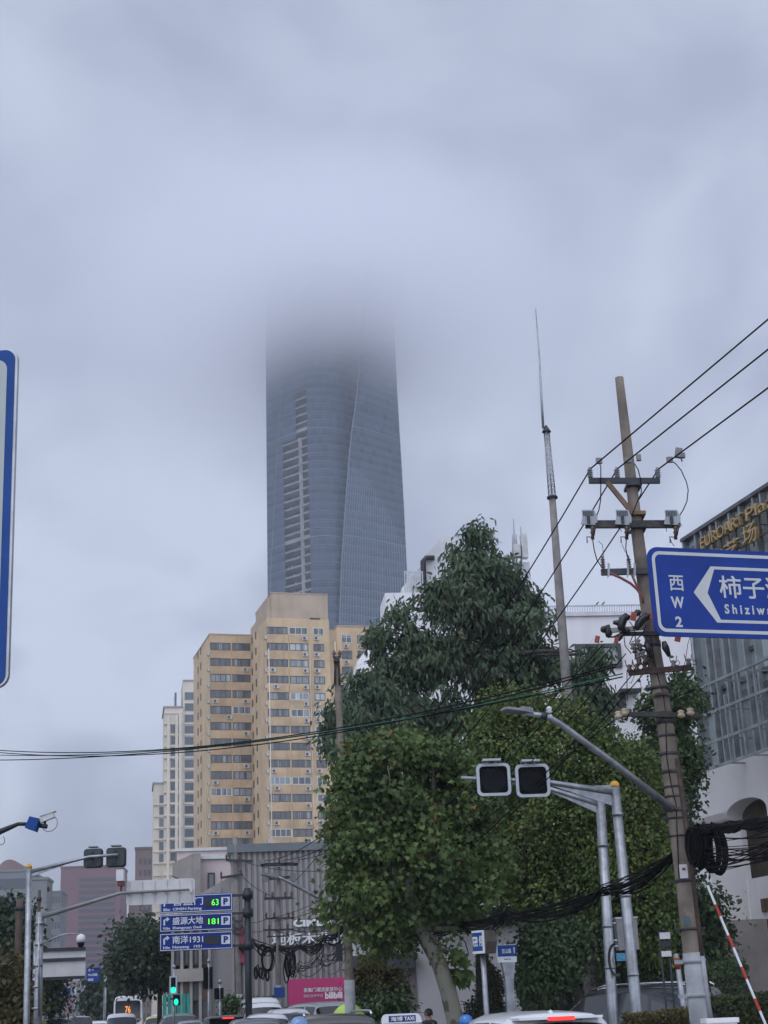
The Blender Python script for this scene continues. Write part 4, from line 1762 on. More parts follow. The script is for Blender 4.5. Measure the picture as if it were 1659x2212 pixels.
# ---------------------------------------------------------------- traffic signals
mat('signal_rim', (0.42, 0.45, 0.48), 0.4, 0.3, var=0.05)
mat('signal_black', (0.003, 0.0033, 0.004), 0.4, var=0.2, spec=0.08)
mat('signal_lens', (0.004, 0.005, 0.007), 0.32, var=0.3, scale=8, spec=0.12)
mat('yellow_cap', (0.62, 0.33, 0.02), 0.5, var=0.1)
mat('lens_green', (0.0, 0.1, 0.06), 0.3, emit=(0.0, 0.95, 0.55), estr=1.5)
mat('grey_box', (0.25, 0.245, 0.24), 0.5, 0.2, var=0.1, scale=3, streak=0.25)


def box_signal(pl, x0, y0, x1, y1, label, group, cat='traffic light', back=False, glass=True, r=0.07):
    """A square multi-lamp head hung from an arm."""
    a, b = pl.hit(x0, y1), pl.hit(x1, y0)
    a0, a1, b0, b1 = a[0], b[0], a[1], b[1]
    root = empty('traffic_light', pl.at((a0 + a1) / 2, (b0 + b1) / 2, 0), label, cat, group)
    M = pl.M()
    mk('housing', M_('signal_black'), root, M, lambda m: m.prism(rrect(a0 + .015, a1 - .015, b0 + .015, b1 - .015, r), -0.16, -0.03))
    mb = MB(M)
    o, i = rrect(a0, a1, b0, b1, r + .03), rrect(a0 + .055, a1 - .055, b0 + .055, b1 - .055, r)
    n = len(o)
    vo = [mb._v((*q, 0.02)) for q in o]
    vi = [mb._v((*q, 0.02)) for q in i]
    vb = [mb._v((*q, -0.05)) for q in o]
    vj = [mb._v((*q, -0.03)) for q in i]
    for k in range(n):
        j = (k + 1) % n
        mb.face((vo[k], vo[j], vi[j], vi[k]))
        mb.face((vb[k], vb[j], vo[j], vo[k]))
        mb.face((vi[k], vi[j], vj[j], vj[k]))
    mb.build('rim', M_('signal_rim'), root)
    am, bm = (a0 + a1) / 2, (b0 + b1) / 2
    rr = (a1 - a0) * .36
    mk('lens', M_('signal_lens'), root, M, lambda m: m.prism([(am + rr * math.cos(k * math.pi / 16), bm + rr * math.sin(k * math.pi / 16)) for k in range(32)], -0.03, -0.02))
    def vis(m):
        q = [(am - rr * 1.0 * math.cos(k * math.pi / 12 * .8 - .1), bm + rr * math.sin(k * math.pi / 12 * .8 + .2)) for k in range(5, 11)]
        for p, s in zip(q, q[1:]):
            m.poly([(p[0], p[1], -0.02), (s[0], s[1], -0.02), (s[0], s[1], .03), (p[0], p[1], .03)])
    mk('visor', M_('signal_lens'), root, M, vis)
    def hood(m):
        m.box(a0 + (a1 - a0) * .18, a0 + (a1 - a0) * .72, b1 + .03, b1 + .07, -0.06, 0.16)
        m.box(a0 + (a1 - a0) * .30, a0 + (a1 - a0) * .36, b1 - .02, b1 + .03, -0.05, 0.0)
        m.box(a0 + (a1 - a0) * .56, a0 + (a1 - a0) * .62, b1 - .02, b1 + .03, -0.05, 0.0)
    mk('sensor_bar', M_('alu_edge'), root, M, hood)
    return root


def right_signal():
    pA = P(1330, 1720, 30)
    plA = Plane.yaw((pA.x, pA.y, 0), 4)
    zK = lambda x, y: (932.6 + 0.3307 * x, 1426.4 + 0.3307 * y)
    top, low = plA.hit(1328, 1700), plA.hit(1378, 2212)
    root = empty('signal_mast', plA.at(low[0], gz(pA.x, pA.y), 0), 'galvanised signal mast with a yellow cap carrying the two square lights', 'signal pole')
    gzz = gz(pA.x, pA.y)
    def pole(m):
        m.tube([plA.at(low[0] + (low[0] - top[0]) * .25, gzz, 0), plA.at(*low), plA.at(*top)], [0.112, 0.108, 0.092], 18)
        for t in (.12, .47, .80):
            q = plA.at(top[0] + (low[0] - top[0]) * t, top[1] + (low[1] - top[1]) * t, 0)
            m.lathe(q, [(0.112, -0.03), (0.112, 0.03)], 16)
    mk('pole', M_('galvanised'), root, None, pole)
    q = plA.at(*top)
    mk('cap', M_('yellow_cap'), root, None, lambda m: m.lathe(q, [(0.094, 0), (0.094, 0.03), (0.085, 0.07), (0.055, 0.105), (0.012, 0.12)], 16))
    j = plA.at(*plA.hit(1325, 1711))
    e1 = plA.at(*plA.hit(1180, 1691), 0.1)
    e2 = plA.at(*plA.hit(995, 1682), 0.1)
    def arm(m):
        m.tube([j, e1, e2], [0.062, 0.05, 0.035], 12)
        g0, g1 = plA.hit(1322, 1718), plA.hit(1188, 1696)
        g2 = plA.hit(1323, 1741)
        m.poly([plA.at(g0[0], g0[1], .0), plA.at(g2[0], g2[1], .0), plA.at(g1[0], g1[1] - .02, .09)])
        m.poly([plA.at(g0[0], g0[1], .02), plA.at(g1[0], g1[1] - .02, .11), plA.at(g2[0], g2[1], .02)])
        m.box(q.x - .42, q.x - .05, q.y - .06, q.y + .06, j.z + .05, j.z + .13)
    mk('arm', M_('galvanised'), root, None, arm)
    # second mast just behind
    pB = P(1300, 1720, 31.6)
    plB = Plane.yaw((pB.x, pB.y, 0), 4)
    tB, lB = plB.hit(1296, 1722), plB.hit(1325, 2212)
    r2 = empty('signal_mast', plB.at(lB[0], gz(pB.x, pB.y), 0), 'plain galvanised signal mast without a cap just left of the capped one', 'signal pole')
    def pole2(m):
        m.tube([plB.at(lB[0] + .12, gz(pB.x, pB.y), 0), plB.at(*lB), plB.at(*tB)], [0.112, 0.108, 0.095], 18)
        for t in (.22, .58, .76):
            qq = plB.at(tB[0] + (lB[0] - tB[0]) * t, tB[1] + (lB[1] - tB[1]) * t, 0)
            m.lathe(qq, [(0.112, -0.03), (0.112, 0.03)], 16)
    mk('pole', M_('galvanised'), r2, None, pole2)
    def arm2(m):
        a, b = plB.at(*plB.hit(1296, 1738)), plB.at(*plB.hit(1182, 1703), .0)
        m.tube([a, b, plB.at(*plB.hit(1110, 1690), .0)], [0.062, 0.05, 0.045], 12)
        g0, g1, g2 = plB.hit(1290, 1742), plB.hit(1186, 1709), plB.hit(1291, 1757)
        m.poly([plB.at(*g0, .02), plB.at(*g2, .02), plB.at(*g1, .02)])
        m.poly([plB.at(*g0, -.02), plB.at(*g1, -.02), plB.at(*g2, -.02)])
    mk('arm', M_('galvanised'), r2, None, arm2)
    # heads
    hp = plA.off(0.3)
    box_signal(hp, 1032, 1648, 1100.5, 1720.5, 'square black traffic light farther out along the right mast arm', 'square lights on the right mast arm')
    box_signal(hp, 1116.5, 1649.5, 1184.5, 1723, 'square black traffic light nearer the pole on the right mast arm', 'square lights on the right mast arm')
    # control cabinet and tag between the masts
    zL = lambda x, y: (1275 + 0.256 * x, 1645.8 + 0.256 * y)
    bp = plB.off(-0.2)
    a, b = bp.hit(*zL(240, 1590)), bp.hit(*zL(392, 1318))
    r3 = empty('control_cabinet', bp.at((a[0] + b[0]) / 2, a[1], 0), 'grey steel signal cabinet strapped between the two masts', 'cabinet')
    mk('cabinet_box', M_('grey_box'), r3, bp.M(), lambda m: m.box(a[0], b[0], a[1], b[1], -0.25, 0.0))
    def strp(m):
        for t in (.12, .3, .85):
            z = a[1] + (b[1] - a[1]) * t
            m.box(a[0] - .28, a[0] - .002, z, z + .03, -0.06, -0.02)
        m.box(a[0] - .02, b[0] + .02, b[1], b[1] + .03, -0.27, .02)
    mk('strap', M_('alu_edge'), r3, bp.M(), strp)
    tp = plB.off(0.15)
    a, b = tp.hit(*zL(222, 1682)), tp.hit(*zL(296, 1612))
    tagr = empty('cable_tag', tp.at(a[0], a[1], 0), 'small cyan tag with a black cable coil on the left signal mast', 'tag')
    mk('plate', mat('cyan_tag', (0.06, 0.27, 0.42), 0.5, var=0.25, scale=30), tagr, tp.M() @ Matrix.Rotation(-.12, 4, 'Z') if False else tp.M(), lambda m: m.box(a[0], b[0], a[1], b[1], 0.0, 0.03))
    def coil(m):
        for k in range(4):
            cx, cz = tp.hit(*zL(212, 1672))
            m.tube([tp.at(cx + (.11 + .012 * k) * math.cos(t), cz + (.28 + .01 * k) * math.sin(t), .0 + .012 * k) for t in np.linspace(1.4, 5.2, 16)], 0.014, 6)
    mk('coil', M_('black_plastic'), tagr, None, coil)


right_signal()


def left_signal():
    p0 = P(60, 1900, 46)
    pl = Plane.yaw((p0.x, p0.y, 0), 0)
    g = gz(p0.x, p0.y)
    t, l = pl.hit(63, 1875), pl.hit(57, 2212)
    root = empty('signal_mast', pl.at(l[0], g, 0), 'galvanised signal mast with a yellow cap on the far left of the crossing', 'signal pole')
    mk('pole', M_('galvanised'), root, None, lambda m: m.tube([pl.at(l[0], g, 0), pl.at(*l), pl.at(*t)], [0.095, 0.09, 0.085], 14))
    q = pl.at(*t)
    mk('cap', M_('yellow_cap'), root, None, lambda m: m.lathe(q, [(0.088, 0), (0.088, 0.04), (0.06, 0.10), (0.012, 0.13)], 14))
    def arm(m):
        pts = [pl.at(*pl.hit(*zD(x, y)), c) for x, y, c in ((250, 895, 0), (560, 822, .12), (740, 782, .25), (975, 764, .25))]
        m.tube(pts, [0.06, 0.05, 0.045, 0.04], 10)
        a, b, c = pl.hit(*zD(255, 905)), pl.hit(*zD(580, 825)), pl.hit(*zD(258, 938))
        m.poly([pl.at(*a, 0.02), pl.at(*c, 0.02), pl.at(*b, .1)])
        m.poly([pl.at(*a, -.02), pl.at(*b, .06), pl.at(*c, -.02)])
    mk('arm', M_('galvanised'), root, None, arm)
    mat('signal_back', (0.03, 0.042, 0.045), 0.5, var=0.2, scale=3)
    for x0, y0, x1, y1, lb in ((678, 703, 838, 868, 'dark traffic light seen from behind on the left mast arm, nearer its pole'), (862, 694, 1028, 862, 'dark traffic light seen from behind at the tip of the left mast arm')):
        a, b = pl.hit(*zD(x0, y1)), pl.hit(*zD(x1, y0))
        hd = empty('traffic_light', pl.at((a[0] + b[0]) / 2, a[1], 0), lb, 'traffic light', 'backs of lights on the left mast arm')
        mk('housing', M_('signal_back'), hd, pl.M(), lambda m: m.prism(rrect(a[0] + .03, b[0] - .03, a[1] + .03, b[1] - .03, .08, 4), -0.1, 0.1))
        mk('rim', M_('signal_back'), hd, pl.M(), lambda m: m.prism(rrect(a[0], b[0], a[1], b[1], .09, 4), -0.13, -0.06))
        mk('bracket', M_('dark_steel'), hd, pl.M(), lambda m: (m.box((a[0] + b[0]) / 2 - .03, (a[0] + b[0]) / 2 + .03, a[1] + .1, b[1] - .1, .1, .16), m.box((a[0] + b[0]) / 2 - .12, (a[0] + b[0]) / 2 + .12, a[1] + .08, a[1] + .14, .1, .14)))
        mk('sensor_bar', M_('grey_box'), hd, pl.M(), lambda m: m.box(a[0] + .15, b[0] - .15, b[1] + .03, b[1] + .06, -0.2, 0.1))
    # second mast with the blank sign back
    p1 = P(86, 2000, 43)
    p2 = Plane.yaw((p1.x, p1.y, 0), 0)
    g = gz(p1.x, p1.y)
    root = empty('sign_gantry', p2.at(p2.hit(86, 2100)[0], g, 0), 'grey gantry post with long arm holding the back of a large sign', 'sign gantry')
    t, l = p2.hit(86, 1970), p2.hit(83, 2212)
    def post(m):
        m.tube([p2.at(l[0], g, 0), p2.at(*t)], [0.12, 0.10], 14)
        m.tube([p2.at(l[0] + .03, l[1] + .2, .1), p2.at(t[0] + .01, t[1] - .3, .12)], 0.03, 6)
        for k in range(5):
            qq = p2.at(t[0], t[1] - .3 - k * .55, 0)
            m.lathe(qq, [(0.125, -0.03), (0.125, 0.03)], 12)
    mk('post', M_('galvanised'), root, None, post)
    mk('arm', M_('grey_box'), root, None, lambda m: m.tube([p2.at(*p2.hit(*zD(x, y)), c) for x, y, c in ((345, 1262, 0), (1000, 1072, .14), (1550, 1046, .14))], [0.068, 0.045, 0.03], 10))
    a, b = p2.hit(*zD(1030, 1172)), p2.hit(*zD(1590, 948))
    sb = mk('sign_back', M_('sign_back'), root, p2.M(), lambda m: m.prism(rrect(a[0], b[0], a[1], b[1], .08, 4), -0.03, 0.0))
    def ribs(m):
        for k in range(6):
            x = a[0] + (b[0] - a[0]) * (.05 + .9 * k / 5)
            m.box(x - .012, x + .012, a[1] + .03, b[1] - .03, 0, .035)
            m.box(x - .04, x + .04, (a[1] + b[1]) / 2 - .06, (a[1] + b[1]) / 2 + .06, .035, .08)
    mk('stiffener', M_('sign_back'), sb, p2.M(), ribs)
    cm = p2.at(*p2.hit(*zD(996, 1060)), .14)
    cr = empty('traffic_camera', cm, 'small white camera standing on the gantry arm beside the sign back', 'camera')
    mk('bracket', mat('dark_red', (0.12, 0.02, 0.02), 0.5), cr, None, lambda m: (m.tube([cm, cm + Vector((0, 0, .22))], 0.025, 6), m.obox(cm + Vector((0, 0, .2)), .18, .2, .12)))
    mk('camera_body', M_('sign_pale'), cr, None, lambda m: m.obox(cm + Vector((-.02, 0, .42)), .2, .26, .3))
    # dome camera
    e = p2.at(*p2.hit(*zD(668, 1405)), .1)
    dc = empty('dome_camera', e, 'white dome camera hanging from a thin arm under the gantry', 'camera')
    mk('arm', M_('galvanised'), dc, None, lambda m: m.tube([p2.at(*p2.hit(*zD(x, y)), .1) for x, y in ((338, 1492), (440, 1440), (520, 1411), (600, 1404), (668, 1405))], 0.022, 6))
    mk('camera_body', M_('sign_pale'), dc, None, lambda m: m.lathe(e + Vector((0, 0, -.28)), [(0.02, .28), (.1, .24), (.125, .16), (.125, .06)][::-1], 12))
    mk('dome', M_('signal_lens'), dc, None, lambda m: m.lathe(e + Vector((0, 0, -.28)), [(.03, -.08), (.08, -.04), (.1, .059)], 12))
    # low sign seen from behind
    p3_ = P(*zD(520, 1650), 54)
    p3 = Plane.yaw((p3_.x, p3_.y, 0), 0)
    a, b = p3.hit(*zD(338, 1775)), p3.hit(*zD(700, 1520))
    g = gz(p3_.x, p3_.y)
    rt = empty('blank_sign', p3.at(a[0] - .15, g, 0), 'pale back of a large sign with dark rails low on the left', 'road sign')
    mk('sign_back', M_('sign_back'), rt, p3.M(), lambda m: m.box(a[0], b[0], a[1], b[1], -.03, 0))
    def rails(m):
        for tt in (.99, .64, .01):
            z = a[1] + (b[1] - a[1]) * tt
            m.box(a[0] - .3, b[0], z - .05, z + .05, 0.002, .09)
    mk('rail', M_('dark_steel'), rt, p3.M(), rails)
    mk('post', M_('galvanised'), rt, None, lambda m: m.tube([p3.at(a[0] - .2, g, .05), p3.at(a[0] - .2, b[1] + .3, .05)], .09, 10))
    for x, y0, y1, r, lb in ((162, 1125, 2160, .13, 'weathered brown timber pole at the far left edge'), (322, 1048, 2160, .06, 'thin dark pole behind the grey gantry post')):
        pp = P(*zD(x, y0), 52)
        g = gz(pp.x, pp.y)
        rr = empty('timber_pole', (pp.x, pp.y, g), lb, 'pole')
        mk('shaft', M_('bamboo_pole'), rr, None, lambda m: m.tube([(pp.x, pp.y, g), (pp.x, pp.y, pp.z - .4), (pp.x, pp.y, pp.z)], [r, r * .9, r * .85], 10))
        mk('pole_cap', M_('dark_steel'), rr, None, lambda m: m.lathe((pp.x, pp.y, pp.z - .35), [(r * 1.4, 0), (r * 1.4, .12)], 10))


left_signal()


def left_camera():
    d = 24.0
    base = P(-40, 2100, d)
    base.z = 0
    pl = Plane.yaw((base.x, base.y, 0), 0)
    h = lambda x, y: pl.at(*pl.hit(*zD(x, y)))
    root = empty('camera_pole', base, 'street camera pole reaching in from the left edge with blue box and white camera', 'camera pole')
    k = h(-150, 640)
    mk('pole', M_('dark_steel'), root, None, lambda m: m.tube([base, (base.x, base.y, k.z + 1.2)], 0.09, 12))
    mk('arm', M_('dark_steel'), root, None, lambda m: (m.tube([(base.x, base.y, k.z), h(0, 570), h(70, 540), h(150, 507), h(225, 508)], [.05, .045, .04, .03, .028], 8), m.poly([h(-60, 600), h(80, 560), h(80, 535), h(-60, 550)])))
    a, b = pl.hit(*zD(212, 552)), pl.hit(*zD(330, 462))
    mk('blue_box', M_('sign_blue_dull'), root, pl.M() , lambda m: m.prism([(a[0], a[1] + .02), (b[0] - .06, a[1] - .04), (b[0], b[1] - .01), (a[0] + .07, b[1] + .03)], -.1, .1))
    q = [h(328, 478), h(440, 432)]
    mk('camera_body', M_('sign_back'), root, None, lambda m: (m.bar(q[0], q[1], .09, .085), m.bar(q[0] + Vector((0, 0, .06)), q[1] + Vector((.03, 0, .055)), .12, .012)))
    mk('joint', M_('dark_steel'), root, None, lambda m: (m.tube([h(325, 520), h(385, 528)], .035, 8), m.tube([h(365, 530), h(368, 480)], .022, 6)))
    c = pl.hit(*zD(402, 500))
    mk('cable', M_('galvanised'), root, None, lambda m: (m.tube([pl.at(c[0] + .125 * math.cos(t), c[1] + .125 * math.sin(t), 0) for t in np.linspace(-2.4, 1.0, 16)], .008, 5), m.tube([h(8 + 30 * math.cos(t), 640 + 36 * math.sin(t)) for t in np.linspace(-1, 4, 14)], .008, 5)))


left_camera()


def small_signals():
    # green light on the far side
    p = P(374, 2130, 58)
    pl = Plane.yaw((p.x, p.y, 0), 0)
    g = gz(p.x, p.y)
    h = lambda x, y: pl.hit(*zD(x, y))
    a, b = h(1384, 1896), h(1446, 1747)
    rt = empty('traffic_light', (p.x, p.y, g), 'slim vertical traffic light showing green beside the teal hoarding', 'traffic light')
    mk('housing', M_('signal_black'), rt, pl.M(), lambda m: m.box(a[0] + .03, b[0] - .03, a[1] + .03, b[1] - .03, -.12, 0))
    def rim(m):
        m.box(a[0], a[0] + .05, a[1], b[1], -.1, .03)
        m.box(b[0] - .05, b[0], a[1], b[1], -.1, .03)
        m.box(a[0] + .05, b[0] - .05, a[1], a[1] + .05, -.1, .03)
        m.box(a[0] + .05, b[0] - .05, b[1] - .05, b[1], -.1, .03)
    mk('rim', M_('signal_rim'), rt, pl.M(), rim)
    def disc(m, x, y, r, c0, c1):
        cx, cz = h(x, y)
        m.prism([(cx + r * math.cos(k * math.pi / 12), cz + r * math.sin(k * math.pi / 12)) for k in range(24)], c0, c1)
    mk('lens', M_('lens_green'), rt, pl.M(), lambda m: disc(m, 1415, 1862, .105, 0, .02))
    mk('lens', M_('signal_lens'), rt, pl.M(), lambda m: (disc(m, 1415, 1785, .10, 0, .02), disc(m, 1415, 1823, .09, 0, .02)))
    mk('post', M_('galvanised'), rt, None, lambda m: (m.tube([pl.at((a[0] + b[0]) / 2, g, -.16), pl.at((a[0] + b[0]) / 2, b[1] + .28, -.16)], .045, 8), m.lathe(pl.at((a[0] + b[0]) / 2, b[1] + .28, -.16), [(.06, 0), (.06, .08), (.02, .12)], 8)))
    a, b = h(1392, 1990), h(1468, 1902)
    rt = empty('pedestrian_light', pl.at((a[0] + b[0]) / 2, a[1], 0), 'small pedestrian light glowing green under the slim traffic light', 'traffic light')
    mk('housing', M_('signal_black'), rt, pl.M(), lambda m: (m.box(a[0] + .1, b[0], a[1], b[1], -.1, 0.04), m.box(a[0], a[0] + .1, a[1] + .2, b[1] - .1, -.1, 0.04)))
    mk('lens', M_('lens_green'), rt, pl.M(), lambda m: m.prism([(h(1440, 1960)[0] + .075 * math.cos(k * math.pi / 10), h(1440, 1960)[1] + .11 * math.sin(k * math.pi / 10)) for k in range(20)], .04, .06))
    # backs of two more heads
    for (x0, y0, x1, y1), lb in (((556, 1120, 620, 1282), 'tall black traffic light seen from behind left of the dark parking post'), ((636, 1272, 700, 1356), 'short black traffic light seen from behind under the parking boards')):
        p = P(*zC((x0 + x1) / 2, y1), 56)
        pl = Plane.yaw((p.x, p.y, 0), 0)
        g = gz(p.x, p.y)
        a, b = pl.hit(*zC(x0, y1)), pl.hit(*zC(x1, y0))
        rt = empty('traffic_light', (p.x, p.y, g), lb, 'traffic light')
        w = (b[0] - a[0])
        mk('housing', M_('signal_black'), rt, pl.M(), lambda m: (m.box(a[0], a[0] + w * .55, a[1], b[1], -.1, .1), m.box(a[0] + w * .68, b[0], a[1], b[1], -.1, .1)))
        mk('post', M_('galvanised'), rt, None, lambda m: (m.tube([pl.at(a[0] + w * .6, g, 0), pl.at(a[0] + w * .6, b[1] + .15, 0)], .05, 8), m.lathe(pl.at(a[0] + w * .6, b[1] + .15, 0), [(.06, 0), (.06, .1), (.02, .14)], 8)))
    for x0, y0, x1, y1, d, lb, tx in ((705, 1678, 812, 1800, 120, 'blue direction board with white text above the far street', ('北 ↑', '中山西路', '凯旋路')), (490, 1845, 577, 1908, 160, 'small blue board on the far footbridge', ('宜山路',))):
        p = P(*zD(x0, y1), d)
        pl = Plane.yaw((p.x, p.y, 0), 0)
        a, b = pl.hit(*zD(x0, y1)), pl.hit(*zD(x1, y0))
        g = gz(p.x, p.y)
        rt = empty('direction_board', pl.at(b[0], g, 0), lb, 'road sign')
        mk('board', M_('sign_blue'), rt, pl.M(), lambda m: m.box(a[0], b[0], a[1], b[1], -.06, 0))
        def wr(m):
            n = len(tx)
            for k, s in enumerate(tx):
                z1 = b[1] - (b[1] - a[1]) * (k + .2) / n
                add_text(m, s, a[0] + (b[0] - a[0]) * .12, a[0] + (b[0] - a[0]) * (.85 if len(s) > 3 else .55), z1 - (b[1] - a[1]) * .55 / n, z1, 0, .02, .02)
        mk('lettering', M_('sign_pale'), rt, pl.M(), wr)
        mk('post', M_('galvanised'), rt, None, lambda m: m.tube([pl.at(b[0] + .4, g, -.2), pl.at(b[0] + .4, b[1], -.2), pl.at(a[0], b[1] - .2, -.2)], .12, 8))
    # teal hoarding
    p = P(*zD(1330, 1900), 62)
    pl = Plane.yaw((p.x, p.y, 0), 6)
    a, b = pl.hit(*zD(1330, 1895)), pl.hit(*zD(1562, 1890))
    g = gz(p.x, p.y)
    rt = empty('site_hoarding', (p.x, p.y, g), 'teal green site hoarding behind the slim green traffic light', 'fence')
    def hb(m):
        n = 6
        for k in range(n):
            x0 = a[0] + (b[0] - a[0]) * k / n
            m.box(x0, x0 + (b[0] - a[0]) / n - .04, g, b[1], -.04, 0 if k % 2 else .03)
    mk('panel', mat('teal_sheet', (0.02, 0.25, 0.20), 0.55, var=0.15), rt, pl.M(), hb)


small_signals()


def street_name_signs():
    zM = lambda x, y: (987.5 + 0.2315 * x, 1755.5 + 0.2315 * y)
    p = P(*zM(470, 1400), 33)
    pl = Plane.yaw((p.x, p.y, 0), 10)
    g = gz(p.x, p.y)
    h = lambda x, y: pl.hit(*zM(x, y))
    a, b = h(384, 1398), h(548, 1228)
    rt = empty('street_name_sign', (p.x, p.y, g), 'blue and white street name plate on a grey post by the hedge', 'street sign')
    hm = a[1] + (b[1] - a[1]) * .33
    bd = mk('board', M_('sign_pale'), rt, pl.M(), lambda m: m.box(a[0], b[0], a[1], b[1], -.12, 0))
    mk('blue_field', M_('sign_blue_dull'), bd, pl.M(), lambda m: m.box(a[0], b[0], hm, b[1] - .01, 0, .005))
    w = b[0] - a[0]
    mk('lettering', M_('sign_pale'), bd, pl.M(), lambda m: (add_text(m, '宜山路', a[0] + w * .22, a[0] + w * .72, hm + .06, b[1] - .08, .005, .004, .015)))
    mk('side_lettering', M_('sign_pale'), bd, pl.M(), lambda m: (add_text(m, '西', a[0] + w * .84, a[0] + w * .92, b[1] - .14, b[1] - .06, .005, .004, .02), add_text(m, 'W', a[0] + w * .84, a[0] + w * .92, hm + .05, hm + .11, .005, .004, .03)))
    mk('small_lettering', M_('dark_steel'), bd, pl.M(), lambda m: add_text(m, 'Yishan Rd.', a[0] + w * .30, a[0] + w * .68, a[1] + .05, hm - .04, 0, .004, .02))
    px = h(480, 1420)
    mk('post', M_('galvanised'), rt, pl.M(), lambda m: (m.prism([(px[0] - .09, px[1] - .28), (px[0] + .09, px[1] - .28), (px[0] + .14, a[1]), (px[0] - .14, a[1])], -.14, .02), m.box(px[0] - .085, px[0] + .085, g, px[1] - .28, -.13, .01)))
    # parking sign box turned away
    p = P(*zM(205, 1330), 32)
    pl = Plane.yaw((p.x, p.y, 0), -42)
    g = gz(p.x, p.y)
    h = lambda x, y: pl.hit(*zM(x, y))
    a, b = h(148, 1320), h(250, 1095)
    rt = empty('parking_box_sign', (p.x, p.y, g), 'blue parking box sign with brown side on a grey post before the white wall', 'parking sign')
    w = b[0] - a[0]
    bx = mk('box', mat('brown_side', (0.10, 0.085, 0.07), 0.6), rt, pl.M(), lambda m: m.prism([(a[0], a[1]), (b[0], a[1]), (b[0] + .05, (a[1] + b[1]) / 2), (b[0], b[1]), (a[0], b[1])], -.34, 0))
    mk('face', M_('sign_blue_dull'), bx, pl.M(), lambda m: m.box(a[0] + .03, b[0] - .03, a[1] + .05, b[1] - .04, 0, .006))
    def fr_(m):
        m.box(a[0], b[0], a[1], a[1] + .05, 0, .01)
        m.box(a[0], b[0], b[1] - .04, b[1], 0, .01)
        m.box(b[0] - .05, b[0], a[1] + .05, b[1] - .04, 0, .01)
        add_text(m, '停', a[0] + w * .55, a[0] + w * .92, a[1] + .14, b[1] - .1, .006, .004, .02)
        m.box(a[0] + w * .06, a[0] + w * .44, (a[1] + b[1]) / 2 - .02, b[1] - .12, .006, .012)
        add_text(m, 'Parking', a[0] + w * .06, a[0] + w * .46, a[1] + .12, a[1] + .2, .006, .004, .02)
    mk('lettering', M_('sign_pale'), bx, pl.M(), fr_)
    mk('parking_letter', M_('sign_blue_dull'), bx, pl.M(), lambda m: add_text(m, 'P', a[0] + w * .14, a[0] + w * .36, (a[1] + b[1]) / 2 + .02, b[1] - .16, .012, .004, .05))
    t, l = P(*zM(238, 1335), 32.2), P(*zM(278, 1900), 32.2)
    mk('post', M_('galvanised'), rt, None, lambda m: m.tube([(l.x, l.y, g), (l.x, l.y, l.z), (t.x, t.y, t.z + .3)], .055, 12))
    # poster board fixed to the concrete mast foot
    p = P(1303, 2160, 40)
    pl = Plane.yaw((p.x, p.y, 0), 12)
    a, b = pl.hit(1295, 2190), pl.hit(1313, 2131)
    rt = empty('poster_board', pl.at(a[0], gz(p.x, p.y), 0), 'narrow board of red and white notices beside the concrete mast', 'notice board')
    mk('board', M_('sign_pale'), rt, pl.M(), lambda m: (m.box(a[0], b[0], a[1], b[1], -.03, 0), m.box(a[0] + .02, a[0] + .06, gz(p.x, p.y), a[1], -.03, 0)))
    def nt(m):
        for k in range(4):
            z = a[1] + (b[1] - a[1]) * (k + .15) / 4
            m.box(a[0] + .03, b[0] - .03, z, z + (b[1] - a[1]) * .13, 0, .006)
    mk('notice', mat('notice_red', (0.32, 0.05, 0.03), 0.6, var=.3, scale=20), rt, pl.M(), nt)


street_name_signs()

# ---------------------------------------------------------------- utility pole on the right
mat('pole_concrete', (0.205, 0.17, 0.135), 0.9, var=0.22, scale=2.2, bump=0.35, bscale=35, streak=0.45)
mat('pole_concrete_grey', (0.22, 0.20, 0.185), 0.9, var=0.18, scale=2.5, bump=0.3, bscale=35, streak=0.3)
mat('sleeve_paint', (0.33, 0.345, 0.355), 0.7, var=0.15, scale=3, streak=0.4)
mat('rust_steel', (0.075, 0.045, 0.032), 0.8, var=0.3, scale=6)
mat('band_steel', (0.06, 0.055, 0.05), 0.7, 0.3, var=0.3, scale=8)
mat('wood_brace', (0.19, 0.115, 0.07), 0.8, var=0.2, scale=4)
mat('ceramic_brown', (0.10, 0.055, 0.04), 0.3, var=0.2)
mat('ceramic_grey', (0.17, 0.17, 0.165), 0.35, var=0.15)
mat('ceramic_cream', (0.42, 0.34, 0.22), 0.35, var=0.15)
mat('fuse_plate', (0.30, 0.33, 0.34), 0.5, var=0.1)
mat('red_cable', (0.19, 0.045, 0.04), 0.6)
mat('red_tag', (0.34, 0.06, 0.035), 0.5, var=0.15)
mat('cable_black', (0.007, 0.007, 0.008), 0.8, var=0.1, spec=0.12)
mat('cable_green', (0.02, 0.16, 0.10), 0.6)
mat('cable_grey', (0.05, 0.05, 0.052), 0.6)

zN = lambda x, y: (1179.5 + 0.2232 * x, 768 + 0.2232 * y)
zO = lambda x, y: (1220 + 0.2645 * x, 1207 + 0.2645 * y)
zL = lambda x, y: (1275 + 0.256 * x, 1645.8 + 0.256 * y)
UD = 24.0
_u = P(1440, 1700, UD)
UP = Plane.yaw((_u.x, _u.y, 0), 4)
def U(x, y, c=0.0):
    a, b = UP.hit(x, y)
    return UP.at(a, b, c)


def axis_at(y):
    """Screen-measured centre line of the pole."""
    return float(np.interp(y, [816, 1045, 1138, 1240, 1420, 1548, 1740, 1900, 2030, 2212], [1337.5, 1364, 1375, 1388, 1414, 1435, 1459, 1480, 1494, 1516]))


ub = U(axis_at(2212), 2212)
up_base = Vector((ub.x + 0.03, ub.y, gz(ub.x, ub.y)))
upole = empty('utility_pole', up_base, 'leaning brown concrete utility pole loaded with cross-arms, fuses and cables', 'utility pole')


